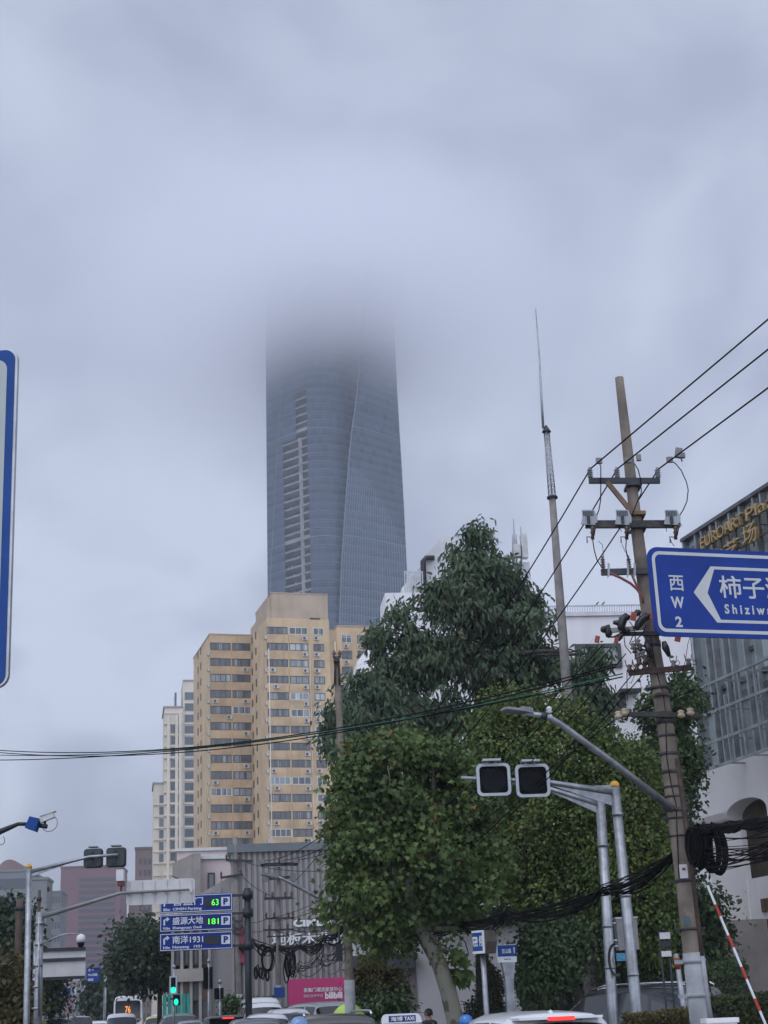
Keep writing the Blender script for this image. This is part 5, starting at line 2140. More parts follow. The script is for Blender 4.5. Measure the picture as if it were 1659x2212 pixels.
def utility_pole():
    ys = [2212, 2120, 2030, 1900, 1740, 1548, 1420, 1240, 1138, 1045, 930, 816]
    wd = [44, 42, 41, 40, 38, 35, 33, 29, 27, 25, 22.5, 19.5]
    pts = [U(axis_at(y), y) for y in ys]
    rad = [w / 2 * UD / FPX * 1.02 for w in wd]
    mk('shaft', M_('pole_concrete'), upole, None, lambda m: m.tube([up_base] + pts, [rad[0]] + rad, 20))
    rr = lambda y: float(np.interp(-y, [-k for k in ys], rad))
    def ring(m, y, h=.05, k=1.10):
        q = U(axis_at(y), y)
        m.lathe(q + Vector((0, 0, -h / 2)), [(rr(y) * k, 0), (rr(y) * k, h)], 18)
    mk('sleeve', M_('sleeve_paint'), upole, None, lambda m: m.tube([up_base + Vector((0, 0, .02)), U(axis_at(2205), 2205), U(axis_at(2058), 2058)], [rr(2212) * 1.07, rr(2205) * 1.07, rr(2058) * 1.06], 20))
    def bands(m):
        for y, h in ((1372, .04), (1392, .10), (1449, .05), (1487, .05), (1545, .09), (1558, .10), (1590, .04), (1629, .05), (1668, .05), (1700, .03), (1721, .03), (1750, .06), (1768, .03), (1806, .025), (1903, .045), (2007, .04)):
            ring(m, y, h)
            if y in (1487, 1545, 1750, 1768, 1903, 2007):
                q = U(axis_at(y), y)
                m.box(q.x - rr(y) - .09, q.x - rr(y), q.y - .03, q.y + .03, q.z - .02, q.z + .02)
                m.box(q.x + rr(y), q.x + rr(y) + .07, q.y - .03, q.y + .03, q.z - .02, q.z + .02)
        q = U(axis_at(1507), 1507, 0)
        m.tube([q + Vector((.12 * math.cos(t), -rr(1507) - .03, .05 * math.sin(t) - .02)) for t in np.linspace(-.2, 3.4, 10)], .035, 6)
    mb_ = MB()
    bands(mb_)
    mb_.build_each('clamp_band', M_('band_steel'), upole)
    mk('sleeve_band', M_('sleeve_paint'), upole, None, lambda m: [(ring(m, y, .06, 1.16), m.box(U(axis_at(y), y).x - rr(y) - .14, U(axis_at(y), y).x - rr(y) * 1.1, up_base.y - .04, up_base.y + .04, U(axis_at(y), y).z - .035, U(axis_at(y), y).z + .02)) for y in (2076, 2150)])
    # conduit down the right side and a loose cable on the front
    def cond(m):
        m.tube([U(axis_at(y) + rr(y) * FPX / UD * .62, y, rr(y) * .85) for y in (1640, 1760, 1900, 2000, 2066)], .036, 8)
    mk('conduit', M_('rust_steel'), upole, None, cond)
    mk('conduit_cover', M_('sleeve_paint'), upole, None, lambda m: m.tube([U(axis_at(y) + rr(y) * FPX / UD * .62, y, rr(y) * .95) for y in (2066, 2140, 2211)], .036, 8))
    mk('back_pipe', M_('rust_steel'), upole, None, lambda m: m.tube([U(x, y, -.14) for x, y in ((1448, 1560), (1470, 1660), (1490, 1800), (1500, 1900), (1512, 2010), (1536, 2150))], .05, 8))
    mk('loose_cable', M_('cable_black'), upole, None, lambda m: m.tube([U(x, y, rr(y) * .98) for x, y in ((1402, 1380), (1408, 1420), (1416, 1460), (1428, 1500), (1434, 1545), (1436, 1640), (1446, 1700), (1456, 1740), (1458, 1800), (1462, 1900))], .008, 5))
    q = UP.hit(*zL(740, 990)), UP.hit(*zL(795, 872))
    no = mk('notice_plate', M_('sign_pale'), upole, UP.M(), lambda m: m.box(q[0][0], q[1][0], q[0][1], q[1][1], rr(1880) * .98, rr(1880) * .98 + .012))
    mk('red_print', M_('red_tag'), no, UP.M(), lambda m: m.box(q[0][0] + .04, q[1][0] - .03, q[1][1] - .09, q[1][1] - .05, rr(1880) * .98 + .012, rr(1880) * .98 + .016))
    e = U(*zL(800, 1348), rr(1990) * .9)
    mk('meter_plate', mat('teal_plate', (0.05, 0.11, 0.13), 0.5), upole, None, lambda m: m.obox(e, .09, .02, .13))
    # cross-arms -------------------------------------------------------------
    def arm(name, m_, x0, y0, x1, y1, h=.075, c=.14, thick=.06, holes=True):
        a, b = U(x0, y0, c), U(x1, y1, c)
        return mk(name, M_(m_), upole, None, lambda m: m.bar(a, b, thick, h))
    arm('cross_arm', 'dark_steel', *zN(400, 1240), *zN(1082, 1240), h=.09)
    arm('cross_arm', 'band_steel', *zN(366, 1660), *zN(1270, 1658), h=.125)
    arm('cross_arm', 'dark_steel', *zN(518, 2122), *zN(1010, 2108), h=.10)
    arm('cross_arm', 'dark_steel', 1335, 1374, 1432, 1373, h=.06)
    arm('cross_arm', 'rust_steel', 1354, 1458, 1489, 1446, h=.085)
    arm('cross_arm', 'band_steel', 1328, 1547, 1506, 1550, h=.07, c=.17)
    arm('cross_arm', 'stone_clad', 1310, 1358, 1402, 1350, h=.07, c=-.16)
    mk('wood_brace', M_('wood_brace'), upole, None, lambda m: m.bar(U(*zN(570, 1252), .16), U(*zN(822, 1556), .15), .05, .075))
    mk('strap_brace', M_('wood_brace'), upole, None, lambda m: m.box(U(*zN(825, 1550)).x, U(*zN(950, 1550)).x, up_base.y - .2, up_base.y + .16, U(*zN(880, 1552)).z - .03, U(*zN(880, 1552)).z + .03))
    mk('arm_clamp', M_('dark_steel'), upole, None, lambda m: (m.box(U(*zN(770, 1275)).x, U(*zN(915, 1275)).x, up_base.y - .2, up_base.y + .18, U(*zN(840, 1285)).z, U(*zN(840, 1255)).z), m.box(U(*zN(820, 1690)).x, U(*zN(965, 1690)).x, up_base.y - .2, up_base.y + .18, U(*zN(890, 1690)).z, U(*zN(890, 1675)).z)))
    # post insulators
    def post_ins(q, h, r, shed, mname='insulator', mt='ceramic_grey'):
        prof = [(r * .5, 0)]
        for k in range(shed):
            z = h * (.12 + .75 * k / shed)
            prof += [(r * .45, z), (r, z + h * .05), (r * .9, z + h * .09), (r * .45, z + h * .12)]
        prof += [(r * .5, h * .9), (r * .4, h)]
        mk(mname, M_(mt), upole, None, lambda m: m.lathe(q, prof, 12))
    for x in (415, 675, 1068):
        post_ins(U(*zN(x, 1222), .14), .20 * 1.0, .045 * 1.1, 4)
    # drop-out fuses with louvred shields
    for x in (385, 712, 1182):
        cpts = [zN(x - 70, 1672), zN(x + 88, 1682), zN(x + 88, 1600), zN(x + 55, 1535), zN(x - 62, 1535), zN(x - 55, 1600)]
        hp = [UP.hit(*t) for t in cpts]
        pl_ = mk('fuse_shield', M_('fuse_plate'), upole, UP.M(), lambda m: m.prism(hp, .20, .225))
        def lou(m):
            a, b = UP.hit(*zN(x - 50, 1598)), UP.hit(*zN(x + 50, 1545))
            for i in range(7):
                for k in range(5):
                    ax = a[0] + (b[0] - a[0]) * (i + .5) / 7
                    bz = a[1] + (b[1] - a[1]) * (k + .5) / 5
                    m.obox((ax, bz, .2265), .014, .022, .004, Matrix.Rotation(.7, 3, 'Z'))
        mk('louvre', M_('dark_steel'), pl_, UP.M(), lou)
        mk('fuse_clip', M_('dark_steel'), upole, UP.M(), lambda m: m.box(*[UP.hit(*zN(x - 12, 1640))[0], UP.hit(*zN(x + 15, 1640))[0]], UP.hit(*zN(x, 1668))[1], UP.hit(*zN(x, 1600))[1], .226, .26))
        a, b = U(*zN(x + 40, 1690), .22), U(*zN(x + 45, 1815), .2)
        mk('fuse_tube', M_('ceramic_brown'), upole, None, lambda m: m.tube([a, a.lerp(b, .2), a.lerp(b, .3), a.lerp(b, .5), a.lerp(b, .6), b], [.025, .04, .025, .042, .025, .03], 10))
        mk('fuse_rod', M_('dark_steel'), upole, None, lambda m: (m.tube([U(*zN(x + 75, 1665), .24), U(*zN(x + 50, 1790), .26)], .012, 6), m.tube([U(*zN(x + 40, 1795), .2), U(*zN(x - 12, 1790), .2), U(*zN(x - 8, 1850), .2)], .01, 5), m.tube([U(*zN(x + 80, 1660), .24), U(*zN(x + 95, 1690), .24), U(*zN(x + 80, 1700), .24)], .007, 5)))
    # surge arresters with side plates
    for x in (540, 790):
        post_ins(U(*zN(x, 2125), .16), .27, .04, 5, 'arrester', 'ceramic_brown')
        for dx, s in ((-22, 1), (42, -1)):
            hp = [UP.hit(*zN(x + dx - 8, 2190)), UP.hit(*zN(x + dx + 12, 2160)), UP.hit(*zN(x + dx + 14, 2050)), UP.hit(*zN(x + dx - 6, 2025 if s > 0 else 2035))]
            if x == 540 and s > 0:
                continue
            mk('arrester_plate', M_('fuse_plate'), upole, UP.M(), lambda m: m.prism(hp, .1, .24) if False else m.prism(hp, .17, .19))
    mk('red_lead', M_('red_cable'), upole, None, lambda m: (m.tube([U(*zO(x, y), .17) for x, y in ((350, 140), (440, 180), (520, 225), (575, 275), (612, 330), (622, 385))], .022, 6), m.tube([U(*zO(x, y), .17) for x, y in ((528, 150), (550, 200), (572, 250), (585, 290))], .02, 6)))
    # covered connectors and tags
    def blob(m, pts, r):
        q = [U(*zO(*t), .2) for t in pts]
        m.tube(q, [r * .6] + [r] * (len(q) - 2) + [r * .5], 8)
    mb_ = MB()
    (lambda m: (blob(m, [(285, 620), (300, 600), (325, 580), (340, 640), (330, 665)], .06), blob(m, [(436, 610), (440, 570), (455, 520), (480, 500), (510, 510)], .07), blob(m, [(560, 600), (580, 560), (610, 520), (650, 495), (680, 490)], .065), blob(m, [(555, 480), (575, 465), (595, 455)], .06), blob(m, [(470, 590), (490, 610), (500, 640)], .05), blob(m, [(415, 690), (430, 660), (450, 630)], .05), blob(m, [(785, 700), (800, 750), (830, 820)], .06), blob(m, [(640, 710), (660, 760), (685, 830)], .055), blob(m, [(375, 545), (420, 550), (445, 540)], .05)))(mb_)
    mb_.build_each('connector_cover', M_('black_plastic'), upole)
    def tg(m):
        for x, y, s in ((240, 690, 1), (396, 695, .9), (534, 505, 1.2), (688, 500, 1.1), (892, 675, 1.2)):
            q = U(*zO(x, y), .26)
            m.obox(q, .075 * s, .03, .11 * s, Matrix.Rotation(.25, 3, 'Y'))
    mb_ = MB()
    tg(mb_)
    mb_.build_each('red_tag', M_('red_tag'), upole)
    # spool insulators on their brackets, left of the pole
    for k, (x, y) in enumerate(((570, 715), (588, 760), (608, 810), (628, 855), (530, 745), (545, 775), (572, 820), (582, 868))):
        q = U(*zO(x, y), .25)
        mk('spool_insulator', M_('ceramic_brown' if k % 2 else 'ceramic_grey'), upole, None, lambda m: m.lathe(q + Vector((0, 0, -.05)), [(.03, 0), (.05, .02), (.025, .05), (.05, .08), (.03, .1)], 10))
    mk('spool_bracket', M_('band_steel'), upole, None, lambda m: [m.tube([U(*zO(x, y), .25), U(*zO(x2, y2), .15)], .014, 5) for x, y, x2, y2 in ((570, 715, 690, 770), (588, 760, 690, 790), (608, 810, 700, 830), (628, 855, 700, 850), (530, 745, 580, 870), (545, 775, 640, 720))] + [m.tube([U(*zO(568, 690), .25), U(*zO(632, 880), .25)], .012, 5)])
    # pin insulators on the rusty arm
    for x, y in ((516, 940), (575, 935), (640, 925), (682, 920), (875, 905), (997, 890)):
        q = U(*zO(x, y), .14)
        mk('pin_insulator', M_('ceramic_grey' if x > 800 else 'ceramic_brown'), upole, None, lambda m: (m.lathe(q, [(.035, 0), (.05, .03), (.03, .06), (.045, .09), (.02, .12)], 10), m.tube([q + Vector((-.04, 0, .08)), q + Vector((-.06, 0, .19))], .008, 5), m.tube([q + Vector((.04, 0, .08)), q + Vector((.06, 0, .19))], .008, 5)))
    for x, y in ((416, 1298), (465, 1276), (922, 1290), (997, 1272)):
        q = U(*zO(x, y), .22)
        mk('shackle_insulator', M_('ceramic_cream'), upole, None, lambda m: m.lathe(q + Vector((0, 0, -.06)), [(.03, 0), (.06, .02), (.065, .05), (.04, .07), (.06, .1), (.03, .12)], 12))
    # jumpers and tails
    def jp(m):
        W = lambda pts, c=.2, r=.009: m.tube([U(*zN(*t), c) for t in pts], r, 5)
        W([(490, 1060), (508, 1120), (508, 1300), (506, 1440), (490, 1530), (465, 1595)])
        W([(1165, 1050), (1225, 1085), (1280, 1150), (1330, 1260), (1348, 1340), (1335, 1450), (1300, 1530), (1262, 1590)])
        W([(830, 1090), (865, 1150), (890, 1250), (895, 1370), (850, 1470), (800, 1600)], .22)
        W([(430, 1820), (445, 1920), (470, 2010), (520, 2090)])
        W([(752, 1820), (748, 1900), (762, 1985)])
        W([(710, 1860), (740, 1930), (775, 1975)], .2, .005)
        W([(485, 1830), (525, 1870), (535, 1990)], .2, .005)
        W([(1175, 1810), (1190, 1850), (1215, 1880)], .2, .006)
        W([(690, 1680), (695, 1720), (710, 1740)], .2, .006)
        W([(1140, 1680), (1135, 1720), (1142, 1740)], .2, .006)
        Z = lambda pts, c=.22, r=.008: m.tube([U(*zO(*t), c) for t in pts], r, 5)
        Z([(335, 665), (380, 665), (430, 640), (470, 600)], .22, .014)
        Z([(505, 540), (535, 580), (550, 640), (555, 720), (550, 850)])
        Z([(640, 570), (610, 640), (560, 690), (520, 710)])
        Z([(460, 650), (470, 740), (520, 800)])
        Z([(560, 640), (530, 660), (505, 720), (530, 740)])
        Z([(600, 960), (590, 1000), (600, 1060), (630, 1100)], .2, .004)
        Z([(645, 945), (660, 1010), (663, 1110)], .2, .004)
        Z([(487, 935), (487, 1100), (490, 1180)], .2, .007)
        Z([(865, 930), (868, 985)], .2, .004)
        Z([(1005, 640), (980, 720), (960, 860), (930, 970)], .2, .005)
        Z([(895, 850), (915, 870), (905, 890), (880, 895)], .2, .006)
        Z([(1015, 850), (1055, 860), (1050, 885), (1015, 890)], .2, .006)
        Z([(430, 1310), (445, 1340), (480, 1340), (492, 1290)], .25, .012)
        Z([(535, 900), (555, 960), (520, 1040), (505, 1030)], .2, .005)
    mk('jumper_cable', M_('cable_black'), upole, None, jp)
    def brk(m):
        q = U(*zN(1240, 1005), .3)
        m.obox(q, .11, .08, .16, Matrix.Rotation(.2, 3, 'Y'))
        m.obox(U(*zN(1275, 1030), .3), .09, .07, .08)
        m.tube([U(*zN(1265, 1045), .3), U(*zN(1275, 1085), .3)], .015, 5)
        m.obox(U(*zN(872, 1030), .2), .07, .07, .1)
        for t in ((490, 1060), (770, 1055), (1168, 1050)):
            m.obox(U(*zN(*t), .2), .1, .06, .09)
    mb_ = MB()
    brk(mb_)
    mb_.build_each('wire_clamp', M_('ceramic_grey'), upole)


utility_pole()

# street lamp carried by the utility pole
def lamp_arm():
    root = empty('street_lamp', U(1440, 1740, .1), 'flat grey LED street lamp on a long raking arm from the brown pole', 'street lamp')
    pts = [U(1446, 1748, .12), U(1300, 1664, .8), U(1180, 1597, 1.3), U(1160, 1587, 1.36), U(1140, 1582, 1.4), U(1105, 1580, 1.45)]
    mk('arm', M_('galvanised'), root, None, lambda m: m.tube(pts, [.062, .052, .044, .042, .038, .036], 12))
    e = U(1118, 1580, 1.43)
    t = U(1058, 1576, 1.55)
    dv = (t - e).normalized()
    M = Matrix.Translation(e) @ dv.to_track_quat('X', 'Z').to_matrix().to_4x4()
    L = (t - e).length
    def head(m):
        m.prism([(-.02, -.06), (L * .35, -.13), (L * .95, -.13), (L, -.08), (L, .08), (L * .95, .13), (L * .35, .13), (-.02, .06)], .0, .035)
        m.prism([(0, -.07), (L * .42, -.11), (L * .42, .11), (0, .07)], .035, .075)
    mk('lamp_head', mat('lamp_grey', (0.24, 0.235, 0.23), 0.5, 0.2, var=.1), root, M, head)
    mk('diffuser', M_('ceramic_grey'), root, M, lambda m: m.box(L * .42, L * .95, -.1, .1, -.012, -.001))
    mk('spool', M_('sign_pale'), root, None, lambda m: (m.lathe(U(1157, 1577, 1.36), [(.02, 0), (.05, .02), (.03, .05), (.05, .07), (.02, .1)], 10), m.obox(U(1155, 1584, 1.36), .1, .06, .05)))
    mk('collar', M_('dark_steel'), root, None, lambda m: m.tube([U(1150, 1585, 1.38), U(1138, 1582, 1.4)], .055, 10))


lamp_arm()

# ---------------------------------------------------------------- the other poles
def concrete_mast():
    d = 43.0
    pb = P(1279, 2190, d)
    pl = Plane.yaw((pb.x, pb.y, 0), 0)
    h = lambda x, y: pl.at(*pl.hit(x, y))
    g = gz(pb.x, pb.y)
    b = h(1281, 2200)
    root = empty('aerial_mast', (b.x, b.y, g), 'slender concrete mast topped by a steel lattice and a long whip aerial', 'mast')
    mk('shaft', M_('pole_concrete_grey'), root, None, lambda m: m.tube([(b.x, b.y, g), b, h(1268, 2010), h(1228, 1530), h(1210, 1300), h(1193, 1076)], [.2, .2, .175, .145, .125, .1], 16))
    mk('foot_sleeve', M_('pole_concrete_grey'), root, None, lambda m: m.tube([(b.x, b.y, g), b, h(1275, 2085)], [.215, .215, .205], 16))
    c0, c1 = h(1193, 1075), h(1180.5, 932)
    mk('flange', M_('dark_steel'), root, None, lambda m: (m.lathe(c0, [(.16, -.03), (.16, .03)], 12), m.lathe(c1, [(.14, -.02), (.12, .02), (.02, .2)], 12)))
    def lat(m):
        leg = []
        for k in range(3):
            a = 2 * math.pi * k / 3 + .4
            o = Vector((math.cos(a), math.sin(a), 0))
            leg.append((c0 + o * .115, c1 + o * .085))
            m.tube(leg[-1], .018, 6)
        n = 13
        for k in range(3):
            p, q = leg[k], leg[(k + 1) % 3]
            for i in range(n):
                m.tube([p[0].lerp(p[1], i / n), q[0].lerp(q[1], (i + 1) / n)], .009, 4)
                m.tube([q[0].lerp(q[1], i / n), p[0].lerp(p[1], (i + 1) / n)], .009, 4)
    mk('lattice', M_('galvanised'), root, None, lat)
    mk('whip', M_('galvanised'), root, None, lambda m: m.tube([h(1173.5, 925), h(1169, 850), h(1165.5, 775), h(1157, 667)], [.04, .036, .026, .012], 8))


concrete_mast()


def street_pole(name, label, d, pts, r0, r1, m, arms, sleeve=None, ins=True, extra=None):
    pb = P(*pts[-1], d)
    pl = Plane.yaw((pb.x, pb.y, 0), 2)
    h = lambda x, y, c=0: pl.at(*pl.hit(x, y), c)
    g = gz(pb.x, pb.y)
    b = h(*pts[-1])
    root = empty(name, (b.x, b.y, g), label, 'utility pole')
    pp = [h(*p) for p in pts]
    mk('shaft', M_(m), root, None, lambda k: k.tube(pp + [Vector((b.x, b.y, g))], [r1 + (r0 - r1) * i / len(pp) for i in range(len(pp) + 1)], 14))
    if sleeve:
        i = [h(*p) for p in sleeve]
        mk('sleeve', M_('sleeve_paint'), root, None, lambda k: k.tube(i + [Vector((b.x, b.y, g + .01))], r0 * 1.12, 14))
    for (x0, y0, x1, y1, mat_, hh, pins) in arms:
        a, e = h(x0, y0, r0 + .05), h(x1, y1, r0 + .05)
        mk('cross_arm', M_(mat_), root, None, lambda k: k.bar(a, e, .06, hh))
        for t in pins:
            q = a.lerp(e, t)
            mk('insulator', M_('ceramic_brown'), root, None, lambda k: k.lathe(q + Vector((0, 0, hh / 2)), [(.03, 0), (.05, .03), (.03, .06), (.055, .1), (.05, .13), (.025, .2)], 8))
    return root, h


m1, h1 = street_pole('utility_pole', 'slim grey utility pole with stacked cross-arms before the corrugated showroom', 60,
                     [(601.6, 1873), (601.8, 2000), (602, 2205)], .10, .075, 'pole_concrete_grey',
                     [(563, 1869, 644, 1867, 'dark_steel', .13, (.06, .5, .9)), (572, 1900, 633, 1895, 'dark_steel', .1, ()), (571, 1942, 632, 1940, 'dark_steel', .1, (.05, .3, .75, .97)),
                      (574, 1985, 636, 1983, 'rust_steel', .07, (.02, .3, .8, .95)), (569, 2010, 635, 2008, 'dark_steel', .07, (.2, .8)), (577, 2024, 626, 2022, 'rust_steel', .06, (.1, .9))],
                     sleeve=[(602, 2128)])
mb_ = MB()
(lambda m: (m.obox(h1(574, 1897, .2), .26, .2, .26), m.obox(h1(633, 1897, .2), .22, .2, .3), m.obox(h1(566, 1863, .2), .22, .2, .16), m.obox(h1(612, 1861, .2), .22, .2, .16), m.obox(h1(641, 1861, .2), .22, .2, .16)))(mb_)
mb_.build_each('fuse_box', M_('ceramic_grey'), m1)
mk('warning_stripe', mat('stripe_yellow', (0.45, 0.25, 0.02), 0.6), m1, None, lambda m: [m.tube([h1(602, 2186 + 5 * k), h1(602, 2188.5 + 5 * k)], .125, 12) for k in range(6)])
mk('blue_plate', M_('sign_blue_dull'), m1, None, lambda m: m.obox(h1(604, 2144, .16), .4, .03, .36))
m2, h2 = street_pole('utility_pole', 'tall slim utility pole rising in front of the pink house', 66,
                     [(508, 1808), (512, 2000), (518, 2200)], .135, .11, 'pole_concrete_grey',
                     [(489, 1859, 546, 1861, 'dark_steel', .1, (.02, .5)), (477, 1897, 525, 1890, 'dark_steel', .1, (.03, .9)), (505, 1990, 524, 1990, 'dark_steel', .06, (0, 1)), (505, 2005, 524, 2004, 'dark_steel', .06, (0, 1)), (505, 2018, 526, 2017, 'dark_steel', .06, (0, 1))],
                     sleeve=[(516, 2148)])
m3, h3 = street_pole('utility_pole', 'dark brown utility pole with white painted foot at the edge of the plane tree', 40,
                     [(727, 1418), (735, 1600), (743, 1800), (750, 1960), (754, 2100), (757, 2200)], .12, .085, 'pole_concrete',
                     [(712, 1762, 742, 1764, 'dark_steel', .12, (.1,)), (722, 1428, 734, 1428, 'dark_steel', .1, (0, 1))], sleeve=[(754.5, 2117)])
mk('steel_bracket', M_('rust_steel'), m3, None, lambda m: (m.tube([h3(724, 1425, .1), h3(723, 1480, .1)], .03, 6), m.tube([h3(731, 1425, .1), h3(734, 1482, .1)], .03, 6), m.obox(h3(727, 1428, .1), .16, .1, .1)))
mk('cable_box', M_('black_plastic'), m3, None, lambda m: (m.obox(h3(733, 2058, .05), .16, .16, .42), m.tube([h3(733, 2010, .05), h3(733, 2050, .05)], .03, 6)))

lampB = empty('street_lamp', h3(738, 1972, .1), 'street lamp arm reaching left from the dark brown pole past the corrugated wall', 'street lamp')
mk('arm', M_('galvanised'), lampB, None, lambda m: m.tube([h3(742, 1972, .1), h3(690, 1943, .4), h3(630, 1912, .6), h3(612, 1903, .65), h3(600, 1900, .7)], [.05, .045, .04, .036, .034], 10))
_a, _b = h3(602, 1900, .7), h3(568, 1893, .8)
mk('lamp_head', M_('lamp_grey'), lampB, None, lambda m: (m.bar(_a, _b, .24, .07), m.bar(_a, _a.lerp(_b, .4), .16, .12)))

# ---------------------------------------------------------------- overhead wires
def wire(name, pts, r, m, label, grp=None, cat='cable', n=6):
    o = mk(name, M_(m), None, None, lambda k: k.tube(pts, r, n, cap=False))
    return tag(o, label, cat, grp)


def through(a, b, k):
    return a + (b - a) * k


G = 'high voltage wires above the trees'
for (x0, y0, d0), (x1, y1), (x2, y2), lb in (((1659, 690, 19.5), (1272, 1019), (568, 1860), 'uppermost black power wire running from the top arm of the brown pole'),
                                        ((1659, 755, 19.5), (1330, 1019), (612, 1858), 'middle black power wire passing behind the brown pole head'),
                                        ((1659, 838, 19.5), (1419, 1019), (641, 1857), 'lowest of the three black power wires crossing the sky at right')):
    q = U(x1, y1, .14)
    a = P(x0, y0, d0)
    far = P(x2, y2, 60)
    p2 = sag(q, far, 1.5, 26)
    up = [through(q, a, 2.4), through(q, a, 1.6), a, through(q, a, .5)]
    wire('power_wire', up + [q] + p2[1:], .0125, 'cable_black', lb, G, 'power line')

# lines crossing the street to the left
G = 'lines crossing the street'
crs = (((-40, 1618, 36), (0, 1616, 35), (1330, 1435, 24.2), .55, .011, 'cable_black', 'top black line crossing the street before the yellow blocks'),
       ((-40, 1622, 36), (0, 1620, 35), (1330, 1440, 24.2), .60, .011, 'cable_black', 'second black line just below the top line crossing the street'),
       ((-40, 1630, 36), (0, 1628, 35), (1345, 1455, 24.2), .42, .011, 'cable_green', 'green tinted line crossing the street between two black ones'),
       ((-40, 1642, 36), (0, 1640, 35), (1345, 1462, 24.2), .34, .011, 'cable_black', 'lowest black line crossing the street before the yellow blocks'))
for a, b, c, s, r, m, lb in crs:
    A, B = P(*a), P(*c)
    wire('street_wire', sag(A, B, s, 30), r, m, lb, G, 'cable')
poleL = empty('anchor_pole', (P(-60, 1620, 36.4).x, 36.4, 0), 'concrete pole just past the left edge holding the street lines', 'pole')
mk('shaft', M_('pole_concrete_grey'), poleL, None, lambda m: m.tube([poleL.location, poleL.location + Vector((0, 0, 9.6))], [.16, .11], 12))
mk('cross_arm', M_('dark_steel'), poleL, None, lambda m: m.bar(P(-75, 1618, 36.2), P(-38, 1622, 36.2), .06, .08))

G = 'thin lines past the grey pole'
for k, (a, b) in enumerate((((576, 1984, 60), (1300, 1395, 24.2)), ((580, 1990, 60), (1320, 1400, 24.2)), ((630, 1985, 60), (1352, 1412, 24.2)), ((630, 2008, 60), (1372, 1450, 24.2)), ((590, 2010, 60), (1395, 1450, 24.2)))):
    wire('service_wire', sag(P(*a), P(*b), .9 + .15 * k, 20), .009, 'cable_black', 'thin black service wire slanting from the showroom pole to the brown pole', G)
for k, (a, b, s) in enumerate((((530, 1862, 66), (728, 1880, 40), .15), ((480, 1896, 66), (380, 2110, 80), .4), ((640, 1900, 60), (742, 1770, 40), .1), ((525, 1895, 66), (640, 1940, 60), .3), ((635, 2010, 60), (745, 1990, 40), .15), ((524, 1990, 66), (575, 1985, 60), .1), ((524, 2005, 66), (572, 2010, 60), .1))):
    wire('service_wire', sag(P(*a), P(*b), s, 12), .011, 'cable_black', 'short thin black wire strung between the slim poles by the showroom', 'short wires by the showroom')
_wa, _wb = P(1326, 1553, 24.2), P(1190, 1640, 30)
wire('guy_wire', [P(1500, 1490, 24), P(1380, 1537, 24.1), P(1326, 1556, 24.2), P(1150, 1690, 30), P(1010, 1800, 36)], .009, 'cable_black', 'thin line running through the cream insulators of the low arm into the trees')

# heavy tangled bundles
def bundle(name, anchors, nlines, r, spread, drop, label, cat='cable bundle', m='cable_black', droop=0.25):
    mb = MB()
    for k in range(nlines):
        pts = []
        s = random.uniform(.3, 1.6)
        for a, b in zip(anchors, anchors[1:]):
            o1 = Vector((random.gauss(0, spread * .5), random.gauss(0, spread * .5), random.gauss(0, spread)))
            o2 = Vector((random.gauss(0, spread * .5), random.gauss(0, spread * .5), random.gauss(0, spread)))
            seg = sag(Vector(a) + o1 * .5, Vector(b) + o2 * .5, drop * s + random.uniform(-.05, droop), 10, .01)
            pts += seg if not pts else seg[1:]
        mb.tube(pts, r * random.uniform(.6, 1.3), 5, cap=False)
    o = mb.build(name, M_(m))
    return tag(o, label, cat)


bundle('cable_bundle', [P(1462, 1838, 24.2), P(1300, 1925, 27.5), P(1100, 1978, 32), P(990, 2000, 35), P(850, 2004, 38), P(752, 1992, 39.9)], 20, .011, .13, .05, 'heavy tangle of black cables sagging under the trees to the brown pole')
bundle('cable_bundle', [P(750, 1992, 39.9), P(700, 2026, 45), P(650, 2042, 52), P(604, 2046, 59.9), P(545, 2036, 63), P(517, 2046, 65.9)], 18, .015, .13, .08, 'tangle of black cables hanging across the front of the corrugated showroom')
bundle('cable_bundle', [P(517, 2046, 65.9), P(470, 2090, 72), P(430, 2082, 78), P(330, 2100, 92)], 14, .03, .16, .15, 'thinner run of black cables fading away along the shops to the left')
bundle('cable_bundle', [P(1494, 1792, 24.0), P(1540, 1786, 22.6), P(1600, 1782, 20.8), P(1680, 1772, 18.5), P(1800, 1760, 15.5)], 50, .014, .055, .02, 'thick band of black cables leaving the brown pole past the white arch', droop=.06)
for k in range(20):
    y0 = random.uniform(1800, 1886)
    y1 = y0 + random.uniform(-55, 12) - (y0 - 1840) * .5
    wire('service_wire', sag(P(random.uniform(1512, 1550), y0, 23.4), P(1700, y1, 18.5), random.uniform(.01, .09), 10), random.choice((.006, .007, .011)), 'cable_black', 'thin black wire fanning out from the coil past the white arch', 'thin wires fanning out from the coil')
bundle('cable_bundle', [P(620, 2050, 59.9), P(640, 2085, 58), P(690, 2065, 50), P(742, 2040, 41)], 8, .010, .35, .15, 'ragged loose black cable ends drooping above the pink billboard')

# coils of spare cable
def coils(d, spec, label, r, name='cable_coil'):
    mb = MB()
    pl = None
    for (cx, cy, rx, ry, n, j) in spec:
        c = P(cx, cy, d)
        pl = Plane.yaw(c, 3)
        kx, ky = rx * d / FPX, ry * d / FPX
        for i in range(n):
            oa, ob, oc = random.gauss(0, j), random.gauss(0, j), random.gauss(0, .03)
            s1, s2 = random.uniform(.90, 1.06), random.uniform(.94, 1.03)
            mb.tube([pl.at(oa + kx * s1 * math.cos(t), ob + ky * s2 * math.sin(t), oc + .12 + .05 * math.cos(t)) for t in np.linspace(0, 2 * math.pi, 22)], r, 5, cap=False)
    o = mb.build(name, M_('cable_black'))
    return tag(o, label, 'cable coil')


